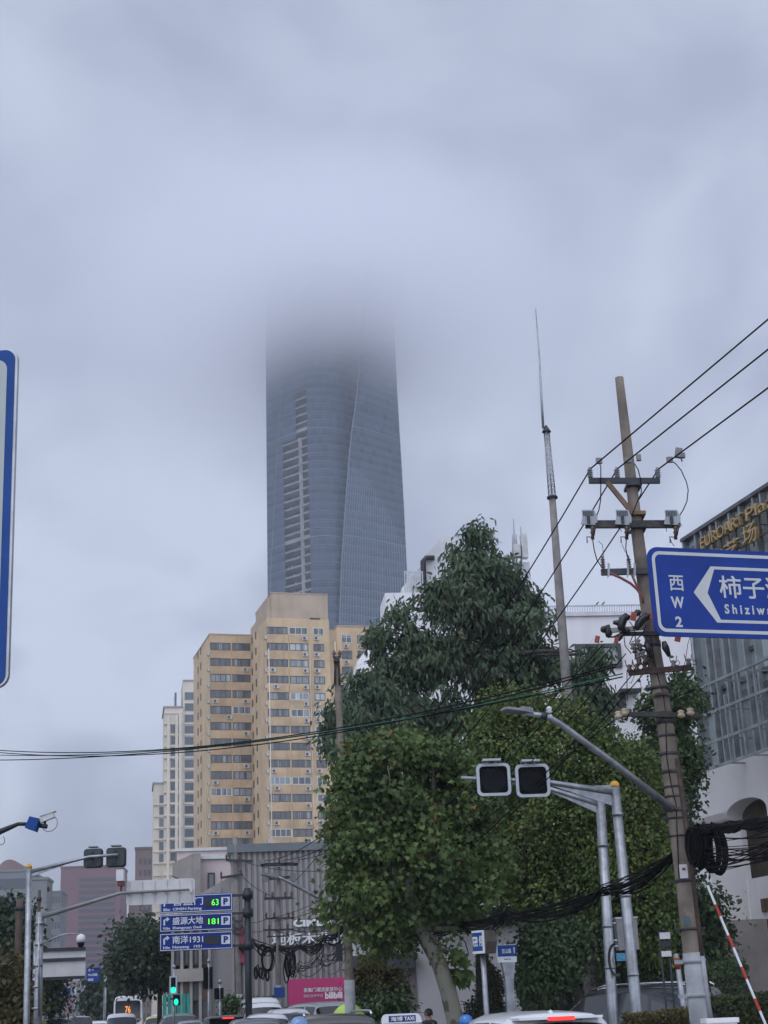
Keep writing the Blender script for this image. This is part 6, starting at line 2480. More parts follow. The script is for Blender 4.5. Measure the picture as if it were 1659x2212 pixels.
coils(23.6, [(1546, 1838, 15, 47, 54, .011), (1531, 1836, 16, 44, 30, .013)], 'large double coil of black cable hung beside the brown pole', .017)
coils(23.6, [(1505, 1830, 9, 36, 46, .035)], 'tight dark coil of cable pressed against the brown pole', .017)
coils(59.6, [(578, 2072, 12, 24, 7, .03)], 'oval cable coil hanging left of the slim showroom pole', .02)
coils(59.6, [(566, 2052, 9, 10, 4, .03)], 'small round cable coil between the dark post and the showroom pole', .02)
coils(59.6, [(624, 2085, 6, 24, 9, .07)], 'shaggy hank of black cable right of the slim showroom pole', .025)
coils(60, [(553, 2100, 3, 11, 4, .03), (566, 2104, 3, 10, 4, .03), (578, 2106, 3, 10, 4, .03)], 'row of three drooping black cable hanks behind the dark post', .025)

# ---------------------------------------------------------------- barrier boom
def boom():
    d = 22.0
    t, b = P(1528, 1913, d), P(1654, 2214, d)
    dv = (b - t)
    foot = t + dv * 1.22
    g = gz(foot.x, foot.y)
    root = empty('barrier_gate', (foot.x, foot.y, g), 'raised red and white striped barrier boom in front of the white arch', 'barrier')
    ds = MB()
    rd = MB()
    k = 0
    L = dv.length * 1.18
    u = dv.normalized()
    pos = 0.0
    while pos < L:
        wl_, rl = .27, .17
        if pos + wl_ < L:
            rd.bar(t + u * (pos + wl_), t + u * min(L, pos + wl_ + rl), .034, .048)
        pos += wl_ + rl + .001
    ds.bar(t, t + u * L, .028, .042)
    bm = ds.build('boom', mat('boom_white', (0.68, 0.70, 0.71), 0.4, var=.04), root)
    rd.build_each('red_band', mat('boom_red', (0.42, 0.025, 0.02), 0.4, var=.06), bm)
    mk('cabinet', M_('boom_white'), root, None, lambda m: (m.box(foot.x - .18, foot.x + .18, foot.y - .16, foot.y + .16, g, 1.02), m.box(foot.x - .21, foot.x + .21, foot.y - .19, foot.y + .19, 1.021, 1.08)))
    q = P(1554, 2199, 21.5)
    r2 = empty('gate_pier', (q.x, q.y, gz(q.x, q.y)), 'low pale pier with a flat cap at the foot of the barrier', 'post')
    mk('pier', M_('plaza_white'), r2, None, lambda m: m.box(q.x - .19, q.x + .19, q.y - .19, q.y + .19, gz(q.x, q.y), q.z - .06))
    mk('cap', M_('plaza_white'), r2, None, lambda m: m.prism(rrect(q.x - .225, q.x + .225, q.y - .22, q.y + .22, .05, 3), q.z - .06, q.z))
    # slender posts near the parked car
    for x0, y0, x1, d, lb, mt in ((1466, 2060, 1482, 27, 'slim grey post with a red band left of the brown pole foot', 'galvanised'),):
        a, b_ = P(x0 - 6, y0, d), P(x1, 2212, d)
        r3 = empty('sign_post', (b_.x, b_.y, gz(b_.x, b_.y)), lb, 'post')
        mk('post', M_(mt), r3, None, lambda m: m.tube([(b_.x, b_.y, gz(b_.x, b_.y)), b_, a], [.05, .05, .045], 10))
        mk('red_band', M_('red_tag'), r3, None, lambda m: m.tube([a + (b_ - a) * .06, a + (b_ - a) * .22], .052, 10))
        s = P(1439, 2075, 27.3)
        r4 = empty('notice_rack', (s.x, s.y, gz(s.x, s.y)), 'two small pale notice plates stacked on a thin stand under the trees', 'notice board')
        pl = Plane.yaw((s.x, s.y, 0), 0)
        a1, b1 = pl.hit(1428, 2101), pl.hit(1448, 2075)
        pa = [(1426, 2030, 1447, 2013), (1430, 2068, 1450, 2053), (1429, 2046, 1448, 2032)]
        for i, (x0_, y0_, x1_, y1_) in enumerate(pa):
            p0, p1 = pl.hit(x0_, y0_), pl.hit(x1_, y1_)
            mk('plate', M_('sign_back' if i < 2 else 'dark_steel'), r4, pl.M(), lambda m: m.box(p0[0], p1[0], p0[1] + .01, p1[1] - .005, -.02, 0))
        p0 = pl.hit(1428, 2050)
        mk('stand', M_('dark_steel'), r4, None, lambda m: (m.tube([pl.at(p0[0], gz(s.x, s.y), -.04), pl.at(p0[0], pl.hit(1428, 2010)[1], -.04)], .02, 6), m.tube([pl.at(p0[0] + .14, gz(s.x, s.y), -.04), pl.at(p0[0] + .14, pl.hit(1428, 2010)[1], -.04)], .02, 6)))


boom()

# ---------------------------------------------------------------- foliage
def leaf_mat(name, dark, light, rare=None, rare_amt=0.04, scale=0.7, trans=0.25):
    m = bpy.data.materials.new(name)
    m.use_nodes = True
    n = NT(m.node_tree)
    b = m.node_tree.nodes['Principled BSDF']
    tc = n.add('ShaderNodeTexCoord').outputs['Object']
    g = n.add('ShaderNodeNewGeometry').outputs['Random Per Island']
    nz = n.mapr(n.noise(tc, scale, 3.0, 0.6), 0.32, 0.68, 0, 1)
    f = n.math('ADD', n.math('MULTIPLY', nz, 0.62), n.math('MULTIPLY', g, 0.38))
    c = n.mix(f, dark, light)
    if rare:
        big = n.mapr(n.noise(tc, scale * 0.6, 2.0), 0.52, 0.66, 0.0, 1.0)
        pick = n.math('MULTIPLY', n.math('LESS_THAN', n.math('FRACT', n.math('MULTIPLY', g, 17.31)), n.math('MULTIPLY_ADD', big, rare_amt * 3.5, rare_amt * 0.5)), 0.85)
        c = n.mix(pick, c, rare)
    n.set(b.inputs['Base Color'], c)
    b.inputs['Roughness'].default_value = 0.55
    b.inputs['Specular IOR Level'].default_value = 0.3
    tr = n.add('ShaderNodeBsdfTranslucent')
    n.set(tr.inputs[0], c)
    mx = n.add('ShaderNodeMixShader')
    mx.inputs[0].default_value = trans
    n.l.new(b.outputs[0], mx.inputs[1])
    n.l.new(tr.outputs[0], mx.inputs[2])
    out = [k for k in n.n if k.type == 'OUTPUT_MATERIAL'][0]
    n.l.new(mx.outputs[0], out.inputs[0])
    MATS[name] = m
    return m


leaf_mat('leaf_dark', (0.033, 0.056, 0.033), (0.105, 0.151, 0.079), (0.166, 0.109, 0.064), 0.022, 0.6)
leaf_mat('leaf_camphor', (0.045, 0.078, 0.019), (0.138, 0.190, 0.046), (0.256, 0.192, 0.051), 0.03, 0.9)
leaf_mat('leaf_plane', (0.040, 0.070, 0.022), (0.130, 0.190, 0.052), (0.218, 0.109, 0.038), 0.018, 0.7)
leaf_mat('leaf_deep', (0.033, 0.059, 0.028), (0.092, 0.141, 0.054), None, 0, 0.8)
leaf_mat('leaf_street', (0.022, 0.040, 0.022), (0.060, 0.085, 0.045), None, 0, 0.5)
leaf_mat('leaf_autumn', (0.050, 0.050, 0.020), (0.135, 0.105, 0.030), None, 0, 0.8)
leaf_mat('leaf_ivy', (0.030, 0.030, 0.018), (0.060, 0.058, 0.032), None, 0, 1.5)
leaf_mat('leaf_hedge', (0.022, 0.036, 0.012), (0.065, 0.080, 0.026), None, 0, 2.0)
mat('bark_dark', (0.045, 0.038, 0.032), 0.9, var=.3, scale=4, bump=.5, bscale=25)
mat('bark_plane', (0.235, 0.225, 0.175), 0.85, var=.0, scale=2.2, bump=.2, bscale=20)


def plane_bark():
    m = MATS['bark_plane']
    n = NT(m.node_tree)
    b = m.node_tree.nodes['Principled BSDF']
    tc = n.add('ShaderNodeTexCoord').outputs['Object']
    mp = n.add('ShaderNodeMapping', Vector=tc, Scale=(1, 1, .6)).outputs[0]
    v = n.add('ShaderNodeTexVoronoi', Vector=mp, Scale=5.5)
    nz = n.noise(mp, 6, 4, .6)
    k = n.mapr(n.math('ADD', v.outputs['Color'], n.math('MULTIPLY', nz, .6)), .55, .66, 0, 1)
    c = n.mix(k, (0.070, 0.064, 0.044), (0.175, 0.168, 0.130))
    n.set(b.inputs['Base Color'], n.mix(n.mapr(nz, .55, .62, 0, .6), c, (0.19, 0.19, 0.13)))


plane_bark()

LEAF = {
    'lance': ([(0, 0), (.16, .25), (.17, .5), (.10, .8), (0, 1.05), (-.10, .8), (-.17, .5), (-.16, .25)], None),
    'oval': ([(0, 0), (.26, .3), (.28, .6), (0, 1.0), (-.28, .6), (-.26, .3)], None),
    'maple': ([(0, .0), (.22, .04), (.50, .0), (.40, .28), (.62, .55), (.30, .55), (.16, .70), (0, 1.05), (-.16, .70), (-.30, .55), (-.62, .55), (-.40, .28), (-.50, .0), (-.22, .04)], None),
    'quad': ([(0, 0), (.34, .45), (0, 1.0), (-.34, .45)], None),
}


def leaves_mesh(name, pos, axis, nrm, size, kind):
    """One mesh of separate leaf faces: pos base points, axis growth directions, nrm leaf normals."""
    T = np.array(LEAF[kind][0])
    N, K = len(pos), len(T)
    axis = axis / np.linalg.norm(axis, axis=1, keepdims=True)
    side = np.cross(axis, nrm)
    side /= np.linalg.norm(side, axis=1, keepdims=True) + 1e-9
    up = np.cross(side, axis)
    bend = (T[:, 0] ** 2 * .5 + T[:, 1] ** 2 * -.18)
    v = pos[:, None, :] + size[:, None, None] * (side[:, None, :] * T[None, :, :1] + axis[:, None, :] * T[None, :, 1:2] + up[:, None, :] * bend[None, :, None])
    me = bpy.data.meshes.new(name)
    me.vertices.add(N * K)
    me.vertices.foreach_set('co', v.reshape(-1))
    me.loops.add(N * K)
    me.loops.foreach_set('vertex_index', np.arange(N * K, dtype=np.int32))
    me.polygons.add(N)
    me.polygons.foreach_set('loop_start', np.arange(0, N * K, K, dtype=np.int32))
    me.polygons.foreach_set('loop_total', np.full(N, K, dtype=np.int32))
    me.update(calc_edges=True)
    me.validate()
    return me


def crown(blobs, clusters, per, kind, size, spread, droop=0.2, gap=0.42, nscale=0.35, shell=0.45, hang=0.0, seed=1, flat=0.5):
    """Leaf clusters through the volume of several blobs; noise leaves gaps."""
    rg = np.random.default_rng(seed)
    vol = np.array([b[1][0] * b[1][1] * b[1][2] for b in blobs]) ** 0.72
    cnt = np.maximum(3, (clusters * vol / vol.sum())).astype(int)
    C, OUT = [], []
    for (c, r), n in zip(blobs, cnt):
        d = rg.normal(size=(int(n * 1.9), 3))
        d /= np.linalg.norm(d, axis=1, keepdims=True)
        t = rg.random(len(d)) ** shell
        wob = np.array([noise.noise(Vector(q * 1.7) + Vector((seed * 7.1 + c[0], c[1], c[2])), noise_basis='PERLIN_ORIGINAL') for q in d])
        p = np.array(c) + d * np.array(r) * (t * (1 + 0.30 * wob))[:, None]
        nv = np.array([noise.noise(Vector(q) * nscale + Vector((seed * 3.3, 0, 0)), noise_basis='PERLIN_ORIGINAL') for q in p])
        keep = np.where(nv > -gap + 0.25 * rg.random(len(p)) - .12)[0][:n]
        C.append(p[keep])
        OUT.append(d[keep])
    C, OUT = np.vstack(C), np.vstack(OUT)
    idx = np.repeat(np.arange(len(C)), per)
    rs = rg.normal(size=(len(idx), 3)) * spread
    rs[:, 2] *= 0.75
    if hang:
        rs[:, 2] = -np.abs(rs[:, 2]) * hang
    pos = C[idx] + rs
    out = OUT[idx]
    ax = out * .55 + rg.normal(size=pos.shape) * .6 + np.array([0, 0, -droop])
    nr = np.array([0, 0, 1.0]) * flat + out * .45 + rg.normal(size=pos.shape) * .55
    sz = size * rg.uniform(.65, 1.25, len(pos))
    return leaves_mesh('crown', pos, ax, nr, sz, kind), C


def limb(mb, a, b, r0, r1, wob=.12, n=6):
    a, b = Vector(a), Vector(b)
    L = (b - a).length
    pts = []
    for k in range(n + 1):
        t = k / n
        p = a.lerp(b, t)
        if 0 < k < n:
            p += Vector((random.gauss(0, 1), random.gauss(0, 1), random.gauss(0, .6))) * wob * L * .25
        pts.append(p)
    mb.tube(pts, [r0 + (r1 - r0) * k / n for k in range(n + 1)], 8)
    return pts


def tree(label, trunk, blobs, clusters, per, kind, size, spread, leaf, bark, r0, name='tree', group=None, twigs=40, fork=None, **kw):
    """trunk: list of points from the ground; limbs run to each blob."""
    trunk = [Vector(p) for p in trunk]
    root = empty(name, trunk[0], label, 'tree', group)
    mb = MB()
    n = len(trunk)
    mb.tube(trunk, [r0 * (1.15 if i == 0 else 1 - .4 * i / n) for i in range(n)], 14)
    top = trunk[-1]
    me, C = crown(blobs, clusters, per, kind, size, spread, **kw)
    for c, r in blobs:
        st = min(trunk[max(1, n - 3):], key=lambda q: (q - Vector(c)).length)
        pts = limb(mb, st, c, r0 * .42, r0 * .12)
        for k in range(4):
            e = Vector(c) + Vector((random.gauss(0, .5) * r[0], random.gauss(0, .5) * r[1], random.gauss(.2, .45) * r[2]))
            limb(mb, pts[random.randint(2, 5)], e, r0 * .14, r0 * .04, .2, 5)
    for k in range(twigs):
        e = C[random.randrange(len(C))]
        st = min((Vector(b[0]) for b in blobs), key=lambda q: (q - Vector(e)).length)
        limb(mb, st, e, r0 * .07, r0 * .02, .2, 4)
    mb.build('trunk', M_(bark), root)
    link('crown', me, M_(leaf), root)
    return root, C


def B(px, py, d, rx, ry, rd=None):
    """A crown lobe measured on the photograph at depth d."""
    return (tuple(P(px, py, d)), (rx * d / FPX, (rd or rx * d / FPX), ry * d / FPX))


def ground_at(px, d, py=2200):
    q = P(px, py, d)
    return Vector((q.x, q.y, gz(q.x, q.y)))


# tall drooping dark tree
D1 = 50
g1 = ground_at(1010, D1)
tree('tallest dark tree with drooping leaves in front of the white office block',
     [g1, P(1010, 2000, D1), P(1012, 1750, D1), P(1035, 1560, D1), P(1050, 1420, D1), P(1045, 1300, D1)],
     [B(1030, 1165, D1, 34, 48, .6), B(1010, 1225, D1, 62, 62, 1), B(1070, 1245, D1, 60, 60, 1), B(1105, 1290, D1 + .4, 62, 70, 1.1), B(958, 1290, D1, 62, 58, 1.1), B(1030, 1330, D1, 100, 80, 1.6), B(1130, 1370, D1, 70, 80, 1.4),
      B(868, 1318, D1 - .2, 28, 60, .5), B(832, 1378, D1 - .3, 46, 34, .7), B(890, 1400, D1, 70, 52, 1.1), B(860, 1448, D1, 80, 55, 1.2), B(980, 1430, D1, 105, 60, 1.6), B(1100, 1450, D1, 90, 62, 1.5), B(1180, 1420, D1, 50, 60, 1.0),
      B(1262, 1450, D1 - 4.5, 46, 40, 0.7), B(1290, 1410, D1 - 4.5, 24, 36, .5), B(1270, 1515, D1 - 4.5, 60, 46, .9), B(1300, 1580, D1 - 4.5, 30, 34, .6), B(1155, 1290, D1, 16, 50, .4),
      B(780, 1490, D1 - 2, 62, 44, 1.1), B(760, 1560, D1 - 3, 62, 56, 1.2), B(850, 1545, D1 - 2, 90, 60, 1.4), B(950, 1530, D1 - 1, 90, 60, 1.4), B(735, 1610, D1 - 4, 40, 40, .9), B(1060, 1560, D1 - 1, 80, 50, 1.2)],
     2600, 15, 'lance', .24, .18, 'leaf_dark', 'bark_dark', .27, twigs=160, droop=1.3, gap=.20, nscale=1.0, shell=.5, seed=3, flat=.15)

# yellow green camphor
D2 = 40
g2 = ground_at(1040, 37, 2190)
tree('broad yellow green camphor tree behind the two square traffic lights',
     [ground_at(1225, D2), P(1222, 2100, D2), P(1190, 2000, D2), P(1170, 1900, D2), P(1180, 1760, D2), P(1200, 1650, D2)],
     [B(1110, 1530, D2, 78, 50, 1.0), B(1180, 1560, D2, 90, 62, 1.2), B(1060, 1590, D2, 60, 50, 1), B(1260, 1610, D2, 70, 56, 1.1), B(1310, 1655, D2, 70, 50, 1.1), B(1150, 1650, D2, 120, 80, 1.6), B(1370, 1670, D2, 66, 66, 1.2), B(1255, 1720, D2, 120, 90, 1.8),
      B(1370, 1780, D2, 80, 90, 1.4), B(1180, 1800, D2, 120, 90, 1.8), B(1300, 1860, D2, 120, 80, 1.8), B(1400, 1880, D2, 60, 80, 1.2), B(1100, 1850, D2 + .5, 110, 90, 1.6), B(1220, 1930, D2, 120, 70, 1.7), B(1340, 1960, D2, 80, 70, 1.4), B(1400, 1990, D2, 60, 90, 1.2), B(1110, 1925, D2 + 1, 80, 30, 1.0), B(1420, 2090, D2 + 2, 60, 60, 1.2), B(1350, 2080, D2 + 2, 60, 70, 1.2)],
     4600, 16, 'oval', .115, .19, 'leaf_camphor', 'bark_dark', .26, twigs=60, droop=.35, gap=.46, nscale=.7, shell=.42, seed=5)
# low bough over the name plate, a smaller tree of the same kind
tree('low rounded green tree leaning over the street name plate',
     [ground_at(1245, 38.5), P(1240, 2150, 38.5), P(1215, 2080, 38.5), P(1180, 2030, 38.5)],
     [B(1172, 2035, 38, 40, 36, .7), B(1146, 2075, 38, 18, 34, .4), B(1190, 2080, 38, 60, 46, .9), B(1160, 2125, 38, 50, 32, .7), B(1215, 2040, 38.5, 50, 60, .9)],
     900, 14, 'oval', .13, .18, 'leaf_deep', 'bark_dark', .22, twigs=20, droop=.4, gap=.5, nscale=.8, seed=6)

# plane tree
D3 = 35
tree('near plane tree with lobed leaves and pale flaking leaning trunk',
     [ground_at(984, D3, 2205), P(984, 2205, D3), P(968, 2140, D3), P(948, 2080, D3), P(926, 2040, D3), P(905, 2005, D3), P(890, 1960, D3), P(880, 1900, D3)],
     [B(808, 1650, D3, 76, 50, .9), B(860, 1625, D3, 70, 40, .9), B(940, 1650, D3, 80, 55, 1), B(772, 1700, D3, 46, 46, .8), B(820, 1720, D3, 110, 70, 1.3), B(960, 1740, D3, 90, 80, 1.3), B(762, 1790, D3, 42, 56, .7), B(830, 1820, D3, 110, 80, 1.4), B(950, 1840, D3, 100, 80, 1.4),
      B(764, 1865, D3, 40, 42, .7), B(812, 1910, D3, 82, 62, 1.2), B(900, 1920, D3, 90, 60, 1.2), B(990, 1920, D3, 70, 60, 1.1), B(832, 1984, D3, 44, 30, .8), B(752, 1800, D3, 28, 42, .6), B(742, 1885, D3, 22, 30, .5), B(752, 1690, D3, 22, 26, .5), B(850, 1985, D3, 60, 36, .9), B(868, 2030, D3, 28, 22, .5), B(1030, 1850, D3 + .5, 60, 70, .9), B(1020, 1730, D3 + .6, 50, 70, .9),
      B(705, 1958, D3, 20, 14, .25), B(722, 1985, D3, 20, 18, .25), B(985, 1985, D3, 26, 16, .4), B(965, 2055, D3, 11, 22, .2), B(1055, 2005, D3, 16, 8, .2), B(815, 2045, D3 + .5, 26, 26, .4), B(768, 2000, D3, 12, 20, .3)],
     3100, 11, 'maple', .118, .19, 'leaf_plane', 'bark_plane', .205, twigs=60, droop=.75, gap=.34, nscale=.8, shell=.42, seed=9, flat=.35)
# hanging sprig beside the plane trunk
spr = MB()
spr.tube([P(980, 2010, D3), P(1005, 2035, D3), P(1012, 2060, D3), P(1004, 2085, D3)], .012, 5)
o = spr.build('hanging_twig', M_('bark_dark'))
tag(o, 'thin hanging twig with a tuft of dark leaves right of the pale trunk', 'twig')
me, _ = crown([B(1000, 2105, D3, 14, 22, .15), B(985, 2070, D3, 10, 18, .15)], 16, 5, 'maple', .20, .10, droop=1.6, gap=2, seed=11)
link('leaf_tuft', me, M_('leaf_plane'), o)

# dark trees behind the utility pole
D4 = 45
tree('dense dark green tree behind the brown utility pole',
     [ground_at(1470, D4), P(1468, 2000, D4), P(1462, 1800, D4), P(1462, 1600, D4)],
     [B(1458, 1520, D4, 40, 52, 1), B(1425, 1540, D4, 36, 40, .7), B(1478, 1500, D4, 24, 40, .6), B(1445, 1620, D4, 46, 70, 1.1), B(1474, 1640, D4, 22, 80, .8), B(1440, 1740, D4, 46, 80, 1.2), B(1455, 1860, D4, 36, 80, 1.0), B(1448, 1980, D4, 56, 76, 1.3), B(1520, 1950, D4 - 3, 36, 30, .6), B(1535, 2000, D4 - 3, 30, 22, .5), B(1540, 2045, D4 - 3, 26, 26, .5), B(1520, 2090, D4 - 3, 36, 30, .6), B(1400, 2080, D4 + 2, 90, 70, 1.4)],
     2300, 13, 'oval', .16, .26, 'leaf_deep', 'bark_dark', .25, twigs=30, droop=.4, gap=.5, nscale=.6, seed=13)
# a farther backing of trees fills the gap below the white office
tree('shadowy tree under the camphor beside the concrete mast foot',
     [ground_at(1230, 50), P(1232, 2100, 50), P(1240, 2000, 50)],
     [B(1190, 2010, 50, 90, 70, 1.2), B(1300, 2000, 50, 90, 80, 1.4), B(1390, 2020, 50, 80, 90, 1.4), B(1250, 2110, 50, 60, 50, 1.0), B(1350, 2120, 50, 80, 50, 1.2), B(1300, 1900, 50, 120, 80, 1.6), B(1110, 1880, 49, 110, 60, 1.4), B(960, 1800, 44, 110, 90, 1.4), B(850, 1800, 44, 90, 100, 1.2), B(1000, 1680, 44, 100, 70, 1.3), B(1080, 1780, 44, 90, 90, 1.2)],
     2000, 13, 'oval', .19, .3, 'leaf_deep', 'bark_dark', .3, twigs=20, droop=.4, gap=.5, nscale=.6, seed=15)
tree('yellowish shrubby tree before the dark shop entrance',
     [ground_at(815, 44), P(815, 2180, 44), P(812, 2140, 44)],
     [B(800, 2105, 44, 34, 30, .6), B(830, 2130, 44, 40, 40, .7), B(795, 2150, 44, 30, 36, .6)],
     460, 13, 'oval', .12, .16, 'leaf_autumn', 'bark_dark', .07, twigs=10, droop=.4, gap=.6, seed=17)
tree('dark green shrub below the yellowish one by the shop entrance',
     [ground_at(838, 43.5), P(838, 2195, 43.5), P(838, 2170, 43.5)],
     [B(838, 2170, 43.5, 44, 36, .6), B(800, 2180, 43.5, 30, 28, .5)],
     330, 13, 'oval', .13, .16, 'leaf_deep', 'bark_dark', .06, twigs=8, droop=.4, gap=.6, seed=18)

# ivy-clad trunk by the parking sign
iv = tree('ivy clad dark trunk flaring into a leafy mound before the white wall',
          [ground_at(1050, 37), P(1046, 2190, 37), P(1042, 2100, 37), P(1040, 1990, 37)],
          [B(1050, 2175, 37, 36, 30, .35), B(1060, 2130, 37, 26, 44, .3), B(1048, 2100, 37, 16, 40, .2), B(1062, 2195, 37, 46, 24, .4)],
          900, 12, 'quad', .07, .055, 'leaf_ivy', 'bark_dark', .2, twigs=2, droop=.8, gap=2.0, seed=21)

# street trees on the left
D5 = 82
for (lab, px, d, bl, cl, sz, sd, lf) in (
    ('round green street tree beside the slim green traffic light', 345, 76, [(340, 2035, 66, 36), (300, 2060, 50, 36), (375, 2060, 50, 40), (340, 2090, 76, 44), (390, 2105, 40, 40), (285, 2095, 40, 34)], 1000, .26, 31, 'leaf_street'),
    ('greyish street tree behind the bus roof', 290, 110, [(285, 2020, 30, 28), (305, 2050, 40, 36), (280, 2090, 40, 40)], 420, .34, 32, 'leaf_street'),
    ('small bushy street tree near the low blank sign', 110, 72, [(108, 2118, 22, 26), (98, 2140, 24, 28), (112, 2160, 18, 24)], 300, .22, 33, 'leaf_street'),
    ('far street tree next to the blue direction board', 222, 130, [(222, 2140, 20, 34), (215, 2165, 22, 26)], 220, .4, 34, 'leaf_street'),
    ('dark tree at the left edge behind the timber pole', 18, 62, [(10, 1995, 40, 44), (30, 2030, 30, 40), (0, 2070, 44, 50), (36, 2085, 24, 40)], 620, .24, 35, 'leaf_street'),
    ('rusty autumn bush at the bottom left corner', 10, 50, [(8, 2130, 26, 30), (22, 2170, 34, 44), (0, 2195, 36, 40), (8, 2085, 14, 18)], 560, .2, 36, 'leaf_autumn')):
    tree(lab, [ground_at(px, d), P(px, 2170, d), P(px, 2110 if px > 60 else 2090, d)], [B(x, y, d, rx, ry, rx * d / FPX * .8) for x, y, rx, ry in bl], cl, 12, 'oval', sz, sz * 1.5, lf, 'bark_dark', .13, twigs=12, droop=.3, gap=.5, nscale=.4, seed=sd, group='street trees along the left' if 'street tree' in lab else None)
tree('clipped round bush beside the slim pole of the showroom', [ground_at(504, 63), P(504, 2195, 63), P(504, 2185, 63)], [B(504, 2178, 63, 17, 20)], 240, 12, 'oval', .14, .15, 'leaf_deep', 'bark_dark', .05, twigs=4, seed=41, gap=2, name='bush')


def hedge(label, a, b, h, w, n, seed, leaf='leaf_hedge', size=.06):
    a, b = Vector(a), Vector(b)
    rg = np.random.default_rng(seed)
    t = rg.random(n)
    base = np.array(a)[None, :] * (1 - t[:, None]) + np.array(b)[None, :] * t[:, None]
    ph = rg.random((n, 2))
    off = np.zeros((n, 3))
    ang = rg.random(n) * 2 * math.pi
    rad = np.sqrt(rg.random(n)) * .2 + .8
    d = (b - a).normalized()
    nx, ny = -d.y, d.x
    k = np.sign(np.cos(ang)) * np.abs(np.cos(ang)) ** .5 * rad
    z = np.sign(np.sin(ang)) * np.abs(np.sin(ang)) ** .5 * rad
    bump = np.array([noise.noise(Vector(q) * 1.3) for q in base]) * .10
    off[:, 0] = nx * k * w / 2
    off[:, 1] = ny * k * w / 2
    off[:, 2] = h / 2 + z * (h / 2 + bump)
    pos = base + off
    ax = rg.normal(size=(n, 3)) * .6 + np.array([0, 0, .5])
    nr = rg.normal(size=(n, 3)) * .6 + off * np.array([1, 1, 0]) + np.array([0, -.3, .4])
    me = leaves_mesh('hedge', pos, ax, nr, size * rg.uniform(.6, 1.3, n), 'oval')
    o = link('hedge', me, M_(leaf))
    tag(o, label, 'hedge')
    core = MB()
    m = 10
    for i in range(m):
        p, q = a.lerp(b, i / m), a.lerp(b, (i + 1) / m)
        core.bar(p + Vector((0, 0, h * .44)), q + Vector((0, 0, h * .44)), w * .8, h * .8)
    core.build('twigs', M_('bark_dark'), o)


q0, q1 = P(1535, 2150, 26), P(1720, 2140, 26)
hedge('clipped dark hedge in front of the white arched base', (q0.x, q0.y, gz(q0.x, q0.y)), (q1.x, q1.y, gz(q1.x, q1.y)), P(1600, 2146, 26).z - gz(q0.x + .5, 26), 1.0, 12000, 51)
q0, q1 = P(1350, 2190, 25.2), P(1520, 2190, 25.2)
hedge('low yellowish hedge in front of the parked dark hatchback', (q0.x, q0.y, gz(q0.x, q0.y)), (q1.x, q1.y, gz(q1.x, q1.y)), P(1440, 2188, 25.2).z - gz(q0.x + .5, 25.2), .8, 9000, 52, 'leaf_autumn')
q0, q1 = P(1330, 2120, 41), P(1440, 2120, 41)
hedge('tall dark hedge behind the parked hatchback', (q0.x, q0.y, gz(q0.x, q0.y)), (q1.x + 2, q1.y, gz(q1.x, q1.y)), P(1400, 2085, 41).z - gz(q0.x, 41), 1.2, 9000, 53, 'leaf_deep', .10)
q0, q1 = P(1130, 2170, 42), P(1260, 2170, 42)
hedge('green hedge in front of the shop recess windows', (q0.x, q0.y, gz(q0.x, q0.y)), (q1.x, q1.y, gz(q1.x, q1.y)), P(1200, 2150, 42).z - gz(q0.x, 42), 1.0, 9000, 54, 'leaf_deep', .09)
q0, q1 = P(545, 2180, 64), P(600, 2180, 64)
hedge('low dark hedge along the foot of the corrugated showroom', (q0.x, q0.y, gz(q0.x, q0.y)), (q1.x, q1.y, gz(q1.x, q1.y)), P(570, 2158, 64).z - gz(q0.x, 64), .8, 3500, 55, 'leaf_deep', .12)

# ---------------------------------------------------------------- vehicles
mat('tyre', (0.015, 0.015, 0.016), 0.8)
mat('rim_alloy', (0.45, 0.46, 0.47), 0.35, 0.8)
mat('car_glass', (0.012, 0.014, 0.016), 0.08, var=.2, scale=1.5, spec=.7)
mat('tail_red', (0.30, 0.015, 0.012), 0.25)
mat('tail_lit', (0.4, 0.02, 0.01), 0.3, emit=(1.0, 0.03, 0.025), estr=1.5)
mat('head_clear', (0.55, 0.57, 0.60), 0.15)
mat('head_lit', (0.8, 0.8, 0.85), 0.2, emit=(0.85, 0.88, 1.0), estr=6.0)
mat('fog_lit', (0.8, 0.8, 0.4), 0.2, emit=(0.9, 0.95, 0.45), estr=2.5)
mat('indicator_lit', (0.6, 0.3, 0.05), 0.2, emit=(1.0, 0.45, 0.08), estr=3.0)
mat('trim_black', (0.015, 0.015, 0.016), 0.5)
mat('chrome', (0.55, 0.56, 0.58), 0.15, 0.9)
for nm, c in dict(white=(.66, .67, .68), silver=(.33, .34, .36), grey=(.13, .14, .15), dark=(.028, .027, .027), black=(.012, .012, .013), olive=(.075, .070, .062), lime=(.42, .52, .05), bluegrey=(.14, .16, .19), brownish=(.20, .175, .16), red=(.25, .02, .02)).items():
    mat('paint_' + nm, c, 0.28, 0.0 if nm in ('white', 'lime', 'red') else 0.35, var=.05, scale=1.2, coat=.6)

